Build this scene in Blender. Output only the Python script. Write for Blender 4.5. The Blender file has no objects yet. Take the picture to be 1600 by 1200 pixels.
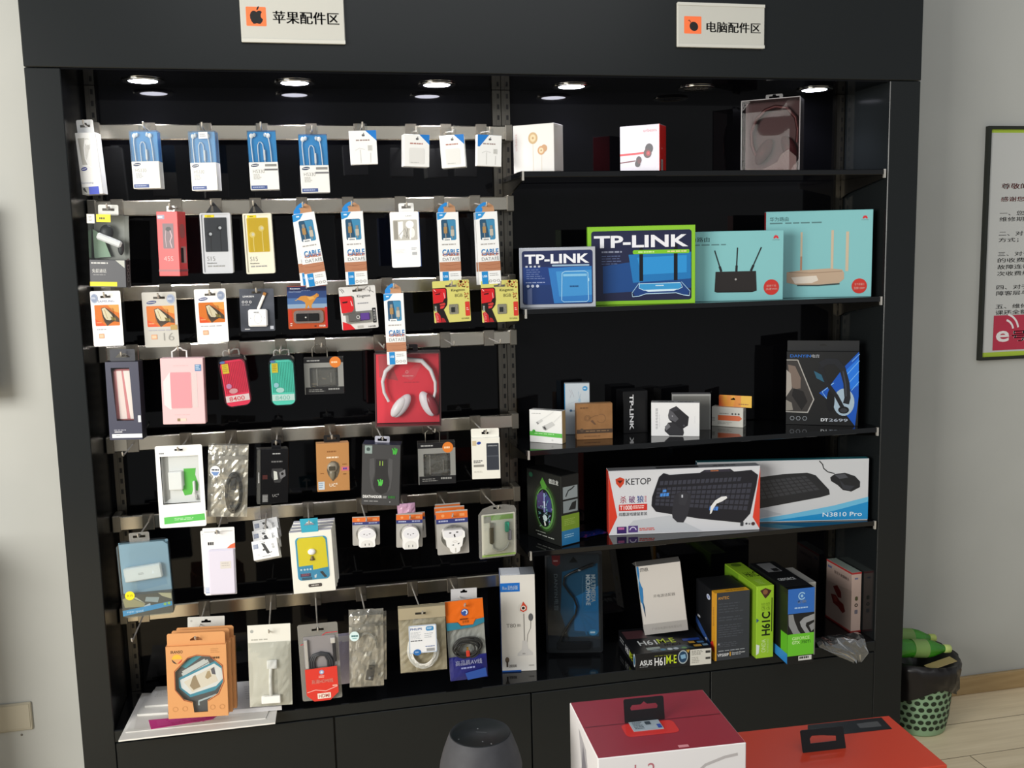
import bpy, math, random
from mathutils import Vector, Matrix
from mathutils.geometry import tessellate_polygon

random.seed(7)
SC = bpy.context.scene
COL = SC.collection

# ---------------------------------------------------------------- camera
FPX, PITCH, YAW, ROLL = 1535.7, 0.13516, 0.21373, -0.02296
DIST, EYE = 2.75, 1.675
_fwd = Vector((math.sin(YAW) * math.cos(PITCH), math.cos(YAW) * math.cos(PITCH), -math.sin(PITCH)))
_rt = Vector((math.cos(YAW), -math.sin(YAW), 0))
_up = _rt.cross(_fwd)
RT = _rt * math.cos(ROLL) + _up * math.sin(ROLL)
UP = -_rt * math.sin(ROLL) + _up * math.cos(ROLL)
FW = _fwd
CAM = Vector((0, -DIST, EYE))
cd = bpy.data.cameras.new('camera')
cam = bpy.data.objects.new('camera', cd)
COL.objects.link(cam)
cd.sensor_width = 36
cd.lens = 36 * FPX / 1600
cd.clip_start = 0.02
cam.matrix_world = Matrix(((RT.x, UP.x, -FW.x, CAM.x), (RT.y, UP.y, -FW.y, CAM.y), (RT.z, UP.z, -FW.z, CAM.z), (0, 0, 0, 1)))
SC.camera = cam

# ---------------------------------------------------------------- world, daylight, exposure
wd = bpy.data.worlds.new('shop_daylight')
SC.world = wd
wd.use_nodes = True
wd.node_tree.nodes['Background'].inputs[0].default_value = (0.95, 0.98, 1.0, 1)
wd.node_tree.nodes['Background'].inputs[1].default_value = 0.34


def area(name, loc, target, sx, sy, power, col):
    l = bpy.data.lights.new(name, 'AREA')
    l.shape = 'RECTANGLE'
    l.size, l.size_y, l.energy, l.color = sx, sy, power, col
    o = bpy.data.objects.new(name, l)
    COL.objects.link(o)
    o.location = loc
    o.rotation_euler = (Vector(target) - Vector(loc)).to_track_quat('-Z', 'Y').to_euler()
    return o


area('shop_window_daylight', (-3.3, -3.3, 2.0), (0.3, 0.2, 1.1), 2.4, 2.0, 240, (1.0, 0.975, 0.92))
area('shop_ceiling_light', (0.8, -2.9, 3.5), (0.8, -1.2, 0.5), 3.0, 2.2, 28, (0.97, 0.98, 1.0))
SC.view_settings.view_transform = 'Standard'
SC.view_settings.look = 'None'
SC.view_settings.gamma = 1
SC.view_settings.use_curve_mapping = False
SC.view_settings.exposure = 0.0


# ---------------------------------------------------------------- pixel helpers: a ray met with a real plane
def ray(u, v):
    return RT * ((u - 800) / FPX) + UP * ((600 - v) / FPX) + FW


def P(u, v, Y):
    k = ray(u, v)
    return CAM + k * ((Y + DIST) / k.y)


def Zp(u, v, z):
    k = ray(u, v)
    return CAM + k * ((z - EYE) / k.z)


# ---------------------------------------------------------------- materials
def lin(h):
    h = h.lstrip('#')
    o = []
    for i in (0, 2, 4):
        c = int(h[i:i + 2], 16) / 255
        o.append(c / 12.92 if c <= 0.04045 else ((c + 0.055) / 1.055) ** 2.4)
    return (*o, 1)


_M = {}


def M(h, r=0.45, m=0.0, s=0.4):
    k = (h, r, m, s)
    if k in _M:
        return _M[k]
    a = bpy.data.materials.new('surface_' + h.lstrip('#'))
    a.use_nodes = True
    b = a.node_tree.nodes['Principled BSDF']
    b.inputs['Base Color'].default_value = lin(h)
    b.inputs['Roughness'].default_value = r
    b.inputs['Metallic'].default_value = m
    b.inputs['Specular IOR Level'].default_value = s
    _M[k] = a
    return a


def noisy(name, h1, h2, scale, r=0.5, s=0.4, bump=0.0, stretch=(1, 1, 1), detail=4):
    a = bpy.data.materials.new(name)
    a.use_nodes = True
    t = a.node_tree
    b = t.nodes['Principled BSDF']
    tc = t.nodes.new('ShaderNodeTexCoord')
    mp = t.nodes.new('ShaderNodeMapping')
    mp.inputs['Scale'].default_value = stretch
    nz = t.nodes.new('ShaderNodeTexNoise')
    nz.inputs['Scale'].default_value = scale
    nz.inputs['Detail'].default_value = detail
    cr = t.nodes.new('ShaderNodeValToRGB')
    cr.color_ramp.elements[0].position = 0.3
    cr.color_ramp.elements[1].position = 0.7
    cr.color_ramp.elements[0].color = lin(h1)
    cr.color_ramp.elements[1].color = lin(h2)
    t.links.new(tc.outputs['Object'], mp.inputs['Vector'])
    t.links.new(mp.outputs['Vector'], nz.inputs['Vector'])
    t.links.new(nz.outputs['Fac'], cr.inputs['Fac'])
    t.links.new(cr.outputs['Color'], b.inputs['Base Color'])
    b.inputs['Roughness'].default_value = r
    b.inputs['Specular IOR Level'].default_value = s
    if bump:
        bp = t.nodes.new('ShaderNodeBump')
        bp.inputs['Strength'].default_value = bump
        bp.inputs['Distance'].default_value = 0.002
        t.links.new(nz.outputs['Fac'], bp.inputs['Height'])
        t.links.new(bp.outputs['Normal'], b.inputs['Normal'])
    return a


def clearmat(name, tint, gloss=0.08, haze=0.0, hazecol='#d8d8d4', rough=0.06, bump=0.0):
    a = bpy.data.materials.new(name)
    a.use_nodes = True
    t = a.node_tree
    t.nodes.remove(t.nodes['Principled BSDF'])
    out = t.nodes['Material Output']
    tr = t.nodes.new('ShaderNodeBsdfTransparent')
    tr.inputs[0].default_value = lin(tint)
    df = t.nodes.new('ShaderNodeBsdfDiffuse')
    df.inputs[0].default_value = lin(hazecol)
    gl = t.nodes.new('ShaderNodeBsdfGlossy')
    gl.inputs['Roughness'].default_value = rough
    m1 = t.nodes.new('ShaderNodeMixShader')
    m1.inputs[0].default_value = haze
    t.links.new(tr.outputs[0], m1.inputs[1])
    t.links.new(df.outputs[0], m1.inputs[2])
    lw = t.nodes.new('ShaderNodeLayerWeight')
    lw.inputs[0].default_value = 0.25
    ad = t.nodes.new('ShaderNodeMath')
    ad.operation = 'MULTIPLY_ADD'
    ad.inputs[1].default_value = 0.6
    ad.inputs[2].default_value = gloss
    t.links.new(lw.outputs['Fresnel'], ad.inputs[0])
    m2 = t.nodes.new('ShaderNodeMixShader')
    t.links.new(ad.outputs[0], m2.inputs[0])
    t.links.new(m1.outputs[0], m2.inputs[1])
    t.links.new(gl.outputs[0], m2.inputs[2])
    if bump:
        tc = t.nodes.new('ShaderNodeTexCoord')
        nz = t.nodes.new('ShaderNodeTexNoise')
        nz.inputs['Scale'].default_value = 38
        bp = t.nodes.new('ShaderNodeBump')
        bp.inputs['Strength'].default_value = bump
        bp.inputs['Distance'].default_value = 0.01
        t.links.new(tc.outputs['Object'], nz.inputs['Vector'])
        t.links.new(nz.outputs['Fac'], bp.inputs['Height'])
        t.links.new(bp.outputs['Normal'], gl.inputs['Normal'])
    t.links.new(m2.outputs[0], out.inputs[0])
    return a


def glow(name, h, st):
    a = bpy.data.materials.new(name)
    a.use_nodes = True
    b = a.node_tree.nodes['Principled BSDF']
    b.inputs['Base Color'].default_value = lin(h)
    b.inputs['Emission Color'].default_value = lin(h)
    b.inputs['Emission Strength'].default_value = st
    return a


CLEAR = clearmat('clear_plastic', '#f4f6f6', 0.05)
CLEARB = clearmat('clear_bag_film', '#f0f0ee', 0.10, 0.06, '#d8d8d0', 0.12, 0.6)
CLOUD = clearmat('cloudy_blister', '#e8e8e8', 0.05, 0.35, '#b8b6b0', 0.15)
BLUECLEAR = clearmat('bluish_clear_plastic', '#eaf2f5', 0.05, 0.06, '#b4c2c8')
GREENBOT = clearmat('green_bottle_plastic', '#8fe268', 0.05, 0.35, '#5cc83c', 0.1)
CHROME = M('#cfcbc2', 0.14, 1.0)
RAILM = M('#d6cebe', 0.22, 1.0)
STEEL = M('#6b675f', 0.3, 1.0)
DARK = M('#101112', 0.4)
WASHED = clearmat('washed_clear_plastic', '#f4f6f6', 0.05, 0.16, '#cfdde4')  # clear plastic; pale haze colour imitates light washing over two lids
FOIL = noisy('silver_foil', '#b5b1a6', '#e2ded4', 26, 0.3, 0.5, 1.0)
FOIL.node_tree.nodes['Principled BSDF'].inputs['Metallic'].default_value = 0.5
CABF = M('#1a1d1e', 0.26, 0, 0.3)
CABI = M('#070709', 0.05, 0, 0.22)
SHELFM = M('#0b0c0e', 0.06, 0, 0.5)


# ---------------------------------------------------------------- mesh builder
class MB:
    def __init__(s):
        s.v, s.f, s.mi, s.sm, s.mats = [], [], [], [], []

    def add(s, vs, fs, mat, smooth=False):
        if isinstance(mat, str):
            mat = M(mat)
        if mat not in s.mats:
            s.mats.append(mat)
        k = s.mats.index(mat)
        b = len(s.v)
        s.v += [Vector(p) for p in vs]
        for q in fs:
            s.f.append([b + i for i in q])
            s.mi.append(k)
            s.sm.append(smooth)
        return s

    def box(s, x0, x1, y0, y1, z0, z1, mat, front=None, side=None, top=None):
        vs = [(x, y, z) for x in (x0, x1) for y in (y0, y1) for z in (z0, z1)]
        s.add(vs, [(0, 4, 5, 1)], front or mat)
        s.add(vs, [(2, 3, 7, 6)], mat)
        s.add(vs, [(0, 1, 3, 2), (4, 6, 7, 5)], side or mat)
        s.add(vs, [(1, 5, 7, 3), (0, 2, 6, 4)], top or mat)
        return s

    def rbox(s, x0, x1, y0, y1, z0, z1, c, mat, front=None, side=None, top=None):
        """box with chamfered edges"""
        X, Y, Z = (x0, x1), (y0, y1), (z0, z1)
        idx, vs = {}, []
        for i in (0, 1):
            for j in (0, 1):
                for k in (0, 1):
                    a, b, d = X[i], Y[j], Z[k]
                    ia, jb, kd = (c if i == 0 else -c), (c if j == 0 else -c), (c if k == 0 else -c)
                    idx[i, j, k, 0] = len(vs); vs.append((a, b + jb, d + kd))
                    idx[i, j, k, 1] = len(vs); vs.append((a + ia, b, d + kd))
                    idx[i, j, k, 2] = len(vs); vs.append((a + ia, b + jb, d))
        I = idx
        s.add(vs, [[I[0, 0, 0, 1], I[1, 0, 0, 1], I[1, 0, 1, 1], I[0, 0, 1, 1]]], front or mat)
        s.add(vs, [[I[0, 1, 0, 1], I[0, 1, 1, 1], I[1, 1, 1, 1], I[1, 1, 0, 1]]], mat)
        s.add(vs, [[I[0, 0, 0, 0], I[0, 0, 1, 0], I[0, 1, 1, 0], I[0, 1, 0, 0]], [I[1, 0, 0, 0], I[1, 1, 0, 0], I[1, 1, 1, 0], I[1, 0, 1, 0]]], side or mat)
        s.add(vs, [[I[0, 0, 1, 2], I[1, 0, 1, 2], I[1, 1, 1, 2], I[0, 1, 1, 2]], [I[0, 0, 0, 2], I[0, 1, 0, 2], I[1, 1, 0, 2], I[1, 0, 0, 2]]], top or mat)
        e = []
        for a in (0, 1):
            for b in (0, 1):
                e.append([I[0, a, b, 1], I[1, a, b, 1], I[1, a, b, 2], I[0, a, b, 2]])
                e.append([I[a, 0, b, 0], I[a, 1, b, 0], I[a, 1, b, 2], I[a, 0, b, 2]])
                e.append([I[a, b, 0, 0], I[a, b, 1, 0], I[a, b, 1, 1], I[a, b, 0, 1]])
                for d in (0, 1):
                    e.append([I[a, b, d, 0], I[a, b, d, 1], I[a, b, d, 2]])
        return s.add(vs, e, mat)

    def prism(s, outer, y0, y1, mat, holes=(), side=None):
        """x-z outline (with holes) extruded along y"""
        loops = [list(outer)] + [list(h) for h in holes]
        tri = tessellate_polygon([[Vector((p[0], p[1], 0)) for p in L] for L in loops])
        flat = [p for L in loops for p in L]
        s.add([(p[0], y0, p[1]) for p in flat], tri, mat)
        if mat in (CLEAR, CLEARB) and y1 - y0 < 0.0011 and not holes:
            return s                                   # a film is one sheet
        s.add([(p[0], y1, p[1]) for p in flat], tri, mat)
        for L in loops:
            n = len(L)
            s.add([(p[0], y0, p[1]) for p in L] + [(p[0], y1, p[1]) for p in L],
                  [(i, (i + 1) % n, n + (i + 1) % n, n + i) for i in range(n)], side or mat)
        return s

    def tube(s, pts, r, mat, n=8, cap=True, closed=False):
        pts = [Vector(p) for p in pts]
        rr = r if isinstance(r, (list, tuple)) else [r] * len(pts)
        vs, fs = [], []
        N = len(pts)
        ref = None
        for i, p in enumerate(pts):
            a = pts[(i - 1) % N] if (i or closed) else p
            b = pts[(i + 1) % N] if (i < N - 1 or closed) else p
            t = (b - a).normalized()
            if ref is None:
                ref = Vector((0, 0, 1)) if abs(t.z) < 0.9 else Vector((1, 0, 0))
            e1 = (ref - t * ref.dot(t)).normalized()
            ref = e1
            e2 = t.cross(e1)
            for k in range(n):
                q = 2 * math.pi * k / n
                vs.append(p + (e1 * math.cos(q) + e2 * math.sin(q)) * rr[i])
        for i in range(N if closed else N - 1):
            j = (i + 1) % N
            for k in range(n):
                fs.append((i * n + k, i * n + (k + 1) % n, j * n + (k + 1) % n, j * n + k))
        s.add(vs, fs, mat, True)
        if cap and not closed:
            s.add(vs[:n], [list(range(n))], mat)
            s.add(vs[-n:], [list(range(n))], mat)
        return s

    def lathe(s, prof, mat, c=(0, 0, 0), n=40, smooth=True, jitter=None):
        vs, fs = [], []
        for i, (r, z) in enumerate(prof):
            for k in range(n):
                q = 2 * math.pi * k / n
                rr = r + (jitter(i, k) if jitter else 0)
                vs.append((c[0] + rr * math.cos(q), c[1] + rr * math.sin(q), c[2] + z))
        for i in range(len(prof) - 1):
            for k in range(n):
                fs.append((i * n + k, i * n + (k + 1) % n, (i + 1) * n + (k + 1) % n, (i + 1) * n + k))
        return s.add(vs, fs, mat, smooth)

    def ell(s, c, rx, ry, rz, mat, n=20, m=12, rot=None):
        vs, fs = [], []
        for i in range(m + 1):
            a = math.pi * i / m
            for k in range(n):
                q = 2 * math.pi * k / n
                p = Vector((rx * math.sin(a) * math.cos(q), ry * math.sin(a) * math.sin(q), rz * math.cos(a)))
                if rot:
                    p = rot @ p
                vs.append(p + Vector(c))
        for i in range(m):
            for k in range(n):
                fs.append((i * n + k, i * n + (k + 1) % n, (i + 1) * n + (k + 1) % n, (i + 1) * n + k))
        return s.add(vs, fs, mat, True)

    def sheet(s, w, h, y, bulge, wr, mat, nx=12, nz=16, seed=1, edge=0.02):
        """a wrinkled, bulging film from x -w/2..w/2, z 0..h"""
        rnd = random.Random(seed)
        vs, fs = [], []
        for j in range(nz + 1):
            for i in range(nx + 1):
                u, v = i / nx, j / nz
                b = (math.sin(math.pi * u) ** 0.6 if 0 < u < 1 else 0) * (math.sin(math.pi * v) ** 0.5 if 0 < v < 1 else 0)
                yy = y + bulge * b + (rnd.random() - 0.5) * wr * (1 if 0 < u < 1 else 0.3)
                vs.append(((u - 0.5) * w, yy, v * h))
        for j in range(nz):
            for i in range(nx):
                a = j * (nx + 1) + i
                fs.append((a, a + 1, a + nx + 2, a + nx + 1))
        return s.add(vs, fs, mat, False)

    def build(s, name, parent=None, mw=None):
        me = bpy.data.meshes.new(name)
        me.from_pydata([tuple(p) for p in s.v], [], s.f)
        for a in s.mats:
            me.materials.append(a)
        me.polygons.foreach_set('material_index', s.mi)
        me.polygons.foreach_set('use_smooth', s.sm)
        me.update()
        o = bpy.data.objects.new(name, me)
        COL.objects.link(o)
        if parent is not None:
            o.parent = parent
        if mw is not None:
            o.matrix_world = mw
        return o


def rrect(x0, x1, z0, z1, r, n=5):
    o = []
    for cx, cz, a in ((x1 - r, z1 - r, 0), (x0 + r, z1 - r, 90), (x0 + r, z0 + r, 180), (x1 - r, z0 + r, 270)):
        for i in range(n + 1):
            q = math.radians(a + 90 * i / n)
            o.append((cx + r * math.cos(q), cz + r * math.sin(q)))
    return o


def circ(cx, cz, rx, rz, n=24, a0=0, a1=360):
    return [(cx + rx * math.cos(math.radians(a0 + (a1 - a0) * i / n)), cz + rz * math.sin(math.radians(a0 + (a1 - a0) * i / n))) for i in range(n if a1 - a0 == 360 else n + 1)]


_T = {}


def text_mesh(txt, bold=0.0):
    k = (txt, bold)
    if k in _T:
        return _T[k]
    c = bpy.data.curves.new('lettering', 'FONT')
    c.body = txt
    c.resolution_u = 3
    cjk = any(ord(q) > 0x2e80 for q in txt)
    c.offset = 0 if cjk else bold
    o = bpy.data.objects.new('lettering', c)
    COL.objects.link(o)
    dg = bpy.context.evaluated_depsgraph_get()
    ev = o.evaluated_get(dg)
    me = ev.to_mesh()
    vs = [(v.co.x, v.co.y) for v in me.vertices]
    fs = [list(p.vertices) for p in me.polygons]
    ev.to_mesh_clear()
    bpy.data.objects.remove(o)
    bpy.data.curves.remove(c)
    if not vs:
        vs, fs = [(0, 0), (1, 1)], []
    x0, x1 = min(p[0] for p in vs), max(p[0] for p in vs)
    y0, y1 = min(p[1] for p in vs), max(p[1] for p in vs)
    vs = [((x - x0) / max(x1 - x0, 1e-6), (y - y0) / max(y1 - y0, 1e-6)) for x, y in vs]
    if cjk and bold > 0:
        g = bold * 0.9 / max(x1 - x0, 1e-6)
        n = len(vs)
        vs = [(x + dx * g, y) for dx in (-1, 0, 1) for x, y in vs]
        fs = [[i + n * q for i in f] for q in range(3) for f in fs]
    _T[k] = (vs, fs)
    return _T[k]


class Pr:
    """printing on one flat face: (u right, v down) in 0..1"""

    def __init__(s, mb, O, U, V, N, r=0.4):
        s.mb, s.O, s.U, s.V, s.N, s.k, s.rough = mb, Vector(O), Vector(U), Vector(V), Vector(N), 0, r

    def at(s, u, v, off=None):
        return s.O + s.U * u + s.V * v + s.N * (0.0002 + 0.00005 * s.k if off is None else off)

    def mat(s, h):
        return M(h, s.rough) if isinstance(h, str) else h

    def poly(s, pts, h):
        s.k += 1
        tri = tessellate_polygon([[Vector((p[0] * s.U.length, p[1] * s.V.length, 0)) for p in pts]])
        s.mb.add([s.at(*p) for p in pts], tri, s.mat(h))

    def r(s, u0, v0, u1, v1, h, rad=0.0):
        if rad:
            a = s.U.length / s.V.length
            s.poly([(p[0], p[1] * a) for p in rrect(u0, u1, v0 / a, v1 / a, rad)], h)
        else:
            s.k += 1
            s.mb.add([s.at(u0, v0), s.at(u1, v0), s.at(u1, v1), s.at(u0, v1)], [(0, 1, 2, 3)], s.mat(h))

    def e(s, cu, cv, ru, rv=None, h='#000000', n=22, rot=0):
        rv = rv if rv is not None else ru * s.U.length / s.V.length
        if rot:
            a = s.U.length / s.V.length
            q = math.radians(rot)
            pts = [(cu + (x * math.cos(q) - y / a * math.sin(q)), cv + (x * a * math.sin(q) + y * math.cos(q))) for x, y in circ(0, 0, ru, rv, n)]
        else:
            pts = circ(cu, cv, ru, rv, n)
        s.poly(pts, h)

    def ring(s, cu, cv, ru, wd, h, a0=0, a1=360, n=24, rv=None):
        a = s.U.length / s.V.length
        rv = rv or ru * a
        s.l([(cu + ru * math.cos(math.radians(a0 + (a1 - a0) * i / n)), cv + rv * math.sin(math.radians(a0 + (a1 - a0) * i / n))) for i in range(n + 1)], wd, h)

    def l(s, pts, wd, h):
        """stroke, width as a fraction of the face's width"""
        s.k += 1
        W = wd * s.U.length / 2
        q = [s.at(*p) for p in pts]
        N = s.N.normalized()
        vs = []
        for i, p in enumerate(q):
            t = (q[min(i + 1, len(q) - 1)] - q[max(i - 1, 0)])
            if t.length < 1e-9:
                t = s.U.copy()
            n = N.cross(t.normalized())
            vs += [p + n * W, p - n * W]
        s.mb.add(vs, [(2 * i, 2 * i + 1, 2 * i + 3, 2 * i + 2) for i in range(len(q) - 1)], s.mat(h))

    def t(s, txt, u0, v0, u1, v1, h, bold=0.0, slant=0.0, cut=None):
        s.k += 1
        vs, fs = text_mesh(txt, bold)
        s.mb.add([s.at(u0 + (x + slant * y) * (u1 - u0), v1 + y * (v0 - v1)) for x, y in vs], fs, s.mat(h))

    def tv(s, txt, u0, v0, u1, v1, h, bold=0.0, up=False):
        """text turned a quarter: reading downwards (or upwards)"""
        s.k += 1
        vs, fs = text_mesh(txt, bold)
        if up:
            s.mb.add([s.at(u0 + (1 - y) * (u1 - u0), v1 + x * (v0 - v1)) for x, y in vs], fs, s.mat(h))
        else:
            s.mb.add([s.at(u0 + y * (u1 - u0), v0 + x * (v1 - v0)) for x, y in vs], fs, s.mat(h))

    def bars(s, u0, v0, u1, v1, n, h, fill=0.45):
        """rows of print too small to read"""
        rnd = random.Random(int(u0 * 997 + v0 * 1013 + n))
        st = (v1 - v0) / n
        for i in range(n):
            u = u0
            e = u1 - (u1 - u0) * rnd.random() * 0.3
            while u < e - 0.01:
                w = min((u1 - u0) * (0.1 + 0.2 * rnd.random()), e - u)
                s.r(u, v0 + st * i, u + w * 0.82, v0 + st * (i + fill), h)
                s.k -= 1
                u += w
        s.k += 1

    def grid(s, quad, nu, nv, h, gu=0.18, gv=0.2, skip=()):
        """cells of a bilinear quad: keys of a keyboard"""
        s.k += 1
        A, B, C, D = [Vector(p) for p in quad]
        vs, fs = [], []
        for j in range(nv):
            for i in range(nu):
                if (i, j) in skip:
                    continue
                for a, b in ((gu / 2, gv / 2), (1 - gu / 2, gv / 2), (1 - gu / 2, 1 - gv / 2), (gu / 2, 1 - gv / 2)):
                    x, y = (i + a) / nu, (j + b) / nv
                    p = (A * (1 - x) + B * x) * (1 - y) + (D * (1 - x) + C * x) * y
                    vs.append(s.at(p.x, p.y))
                fs.append([len(vs) - 4 + q for q in range(4)])
        s.mb.add(vs, fs, s.mat(h))


# ---------------------------------------------------------------- things
def tag(o, label=None, cat=None, group=None, kind=None):
    if label: o['label'] = label
    if cat: o['category'] = cat
    if group: o['group'] = group
    if kind: o['kind'] = kind
    return o


class Th:
    def __init__(s, name, label, cat, mw, w=0, h=0, group=None):
        o = bpy.data.objects.new(name, None)
        o.empty_display_size = 0.02
        COL.objects.link(o)
        o.matrix_world = mw
        tag(o, label, cat, group)
        s.o, s.mw, s.w, s.h, s.label = o, mw, w, h, label

    def part(s, name, mb, label=None, parent=None):
        c = mb.build(name, parent or s.o)
        if label: c['label'] = label
        return c

    def F(s, mb, y=0.0, r=0.4, w=None, h=None):
        w, h = w or s.w, h or s.h
        return Pr(mb, (-w / 2, y, h), (w, 0, 0), (0, 0, -h), (0, -1, 0), r)

    def R(s, mb, d, r=0.4):
        return Pr(mb, (s.w / 2, 0, s.h), (0, d, 0), (0, 0, -s.h), (1, 0, 0), r)

    def L(s, mb, d, r=0.4):
        return Pr(mb, (-s.w / 2, d, s.h), (0, -d, 0), (0, 0, -s.h), (-1, 0, 0), r)

    def T(s, mb, d, r=0.4):
        return Pr(mb, (-s.w / 2, d, s.h), (s.w, 0, 0), (0, -d, 0), (0, 0, 1), r)

    def x(s, u): return (u - 0.5) * s.w
    def z(s, v): return (1 - v) * s.h


def pose(c, Y, yaw=0, pitch=0):
    q = [(c[0], c[1]), (c[2], c[3]), (c[4], c[5]), (c[6], c[7])]
    C = P(sum(p[0] for p in q) / 4, sum(p[1] for p in q) / 4, Y)
    n = Matrix.Rotation(math.radians(yaw), 3, 'Z') @ Matrix.Rotation(math.radians(pitch), 3, 'X') @ Vector((0, -1, 0))
    Q = []
    for u, v in q:
        k = ray(u, v)
        Q.append(CAM + k * ((C - CAM).dot(n) / k.dot(n)))
    a = ((Q[1] - Q[0]) + (Q[2] - Q[3])).normalized()
    b = ((Q[0] - Q[3]) + (Q[1] - Q[2])).normalized()
    x = (a + (-n).cross(b)).normalized()
    y = -n
    z = x.cross(y)
    w = ((Q[1] - Q[0]).length + (Q[2] - Q[3]).length) / 2
    h = ((Q[0] - Q[3]).length + (Q[1] - Q[2]).length) / 2
    o = (Q[0] + Q[1] + Q[2] + Q[3]) / 4 - z * h / 2
    return Matrix(((x.x, y.x, z.x, o.x), (x.y, y.y, z.y, o.y), (x.z, y.z, z.z, o.z), (0, 0, 0, 1))), w, h


def hang(name, label, cat, c, Y, yaw=0, pitch=0, group=None):
    mw, w, h = pose(c, Y, yaw, pitch)
    return Th(name, label, cat, mw, w, h, group)


def upright(name, label, cat, o, x, w, h, group=None):
    """a thing standing at o with front edge direction x"""
    x = Vector((x.x, x.y, 0)).normalized()
    y = Vector((-x.y, x.x, 0))
    mw = Matrix(((x.x, y.x, 0, o.x), (x.y, y.y, 0, o.y), (0, 0, 1, o.z), (0, 0, 0, 1)))
    return Th(name, label, cat, mw, w, h, group)


def stand(name, label, cat, bl, br, top, zs, group=None):
    """front bottom edge read on the shelf top zs; height from the pixel row of its top left corner"""
    a, b = Zp(*bl, zs), Zp(*br, zs)
    x = (b - a).normalized()
    n = Vector((x.y, -x.x, 0))
    k = ray(*top)
    t = CAM + k * ((a - CAM).dot(n) / k.dot(n))
    return upright(name, label, cat, (a + b) / 2, x, (b - a).length, t.z - zs, group)


def stand2(name, label, cat, c, Y, yaw, zs, group=None):
    """yaw and distance given; the top edge fixes the height above the shelf top zs"""
    mw, w, h = pose(c, Y, yaw)
    o = mw.translation.copy()
    x = mw.col[0].to_3d()
    h = o.z + h - zs
    o.z = zs
    return upright(name, label, cat, o, x, w, h, group)


# rails: front faces at RY, centres at these heights
RY = 0.185
RZ = [None, 2.022, 1.815, 1.579, 1.411, 1.150, 0.919, 0.643]


def hook(what, X, ytip, zt, rail, plate=True):
    """peg hook clipped on a rail"""
    zr = RZ[rail] if rail else zt
    o = Matrix.Translation((X, RY - 0.0015, zr))
    t = Th('display_hook', what, 'hook', o, group='chrome hooks on the display rails')
    m = MB()
    m.rbox(-0.016, 0.016, -0.003, 0.001, -0.023, 0.023, 0.001, M('#a79f92', 0.2, 0.9))
    m.box(-0.016, 0.016, -0.003, 0.012, 0.0225, 0.0245, M('#a79f92', 0.2, 0.9))
    t.part('mounting_plate', m)
    m = MB()
    L = ytip - RY
    dz = zt - zr
    m.tube([(0, -0.002, 0), (0, L * 0.5, dz * 0.5), (0, L, dz), (0, L - 0.006, dz + 0.004), (0, L - 0.009, dz + 0.012)], 0.0023, M('#d2cec6', 0.25, 0.55), 8)
    t.part('prong', m)
    return t


def hook_for(th, nick, rail, lx, ly, lz, reach=0.012):
    p = th.mw @ Vector((lx, ly, lz))
    hook('chrome hook carrying the ' + nick, p.x, p.y - reach, p.z, rail)


def tab(th, x0, x1, z0, z1, y, mat, hole=None, name='hang_tab', t=0.0008, rad=0.004, kind='slot'):
    """flat hanging tab with a real hole; returns hole top"""
    m = MB()
    cx = (x0 + x1) / 2
    hw, hz = hole or ((x1 - x0) * 0.3, z0 + (z1 - z0) * 0.58)
    hh = 0.0042
    if kind == 'slot':
        hl = [(cx - hw, hz - hh), (cx + hw, hz - hh), (cx + hw, hz + hh * 0.6), (cx + 0.006, hz + hh * 0.6), (cx + 0.004, hz + hh * 1.8), (cx - 0.004, hz + hh * 1.8), (cx - 0.006, hz + hh * 0.6), (cx - hw, hz + hh * 0.6)]
    else:
        hl = [(cx - hw, hz - hh), (cx + hw, hz - hh), (cx + hw * 0.45, hz + hh * 1.6), (cx - hw * 0.45, hz + hh * 1.6)]
    m.prism(rrect(x0, x1, z0, z1, min(rad, (x1 - x0) * 0.3, (z1 - z0) * 0.45)), y, y + t, mat, [hl])
    th.part(name, m)
    return cx, y, hz + hh * 0.2


def slotcard(th, t, mat, rad, hu=0.5, hv=0.1, hw=0.16, hole=True, m=None):
    """thin card with rounded corners and a slot"""
    m = m or MB()
    w, h = th.w, th.h
    cx, cz = th.x(hu), th.z(hv)
    q = hw * w
    hl = [(cx - q, cz - 0.003), (cx + q, cz - 0.003), (cx + q, cz + 0.003), (cx + 0.005, cz + 0.003), (cx + 0.003, cz + 0.007), (cx - 0.003, cz + 0.007), (cx - 0.005, cz + 0.003), (cx - q, cz + 0.003)]
    m.prism(rrect(-w / 2, w / 2, 0, h, rad), 0, t, mat, [hl] if hole else [])
    return m, (cx, t / 2, cz + 0.001)

# ================================================================ the setting
def struct(name, m):
    o = m.build(name)
    o['kind'] = 'structure'
    return o


WALLY = 0.29
PLASTER = noisy('wall_plaster', '#b5b6b1', '#bbbcb7', 3, 0.75, 0.25)
m = MB()
m.box(-4.5, 5.5, WALLY, WALLY + 0.1, 0, 3.3, PLASTER)
struct('wall_back', m)
WOOD = noisy('floor_boards', '#e2cfac', '#f4e2c0', 5, 0.28, 0.4, 0.05, (0.7, 9, 1), 6)
m = MB()
m.box(-4.5, 5.5, -3.5, WALLY, -0.05, 0, WOOD)
fp = Pr(m, (-4.5, -3.5, 0), (10, 0, 0), (0, 3.79, 0), (0, 0, 1))
for i in range(19):
    fp.r(0, i / 19, 1, i / 19 + 0.0007, '#6b5c45'); fp.k = 0
    for j in range(9):
        u = (j + (0.37 * i) % 1) / 9
        fp.r(u, i / 19, u + 0.0003, (i + 1) / 19, '#6b5c45'); fp.k = 0
struct('floor', m)
BASEB = noisy('baseboard_wood', '#a58a60', '#b59a70', 6, 0.35, 0.4, 0, (1, 8, 12))
m = MB()
m.rbox(1.9, 5.5, WALLY - 0.014, WALLY, 0, 0.07, 0.003, BASEB)
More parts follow.
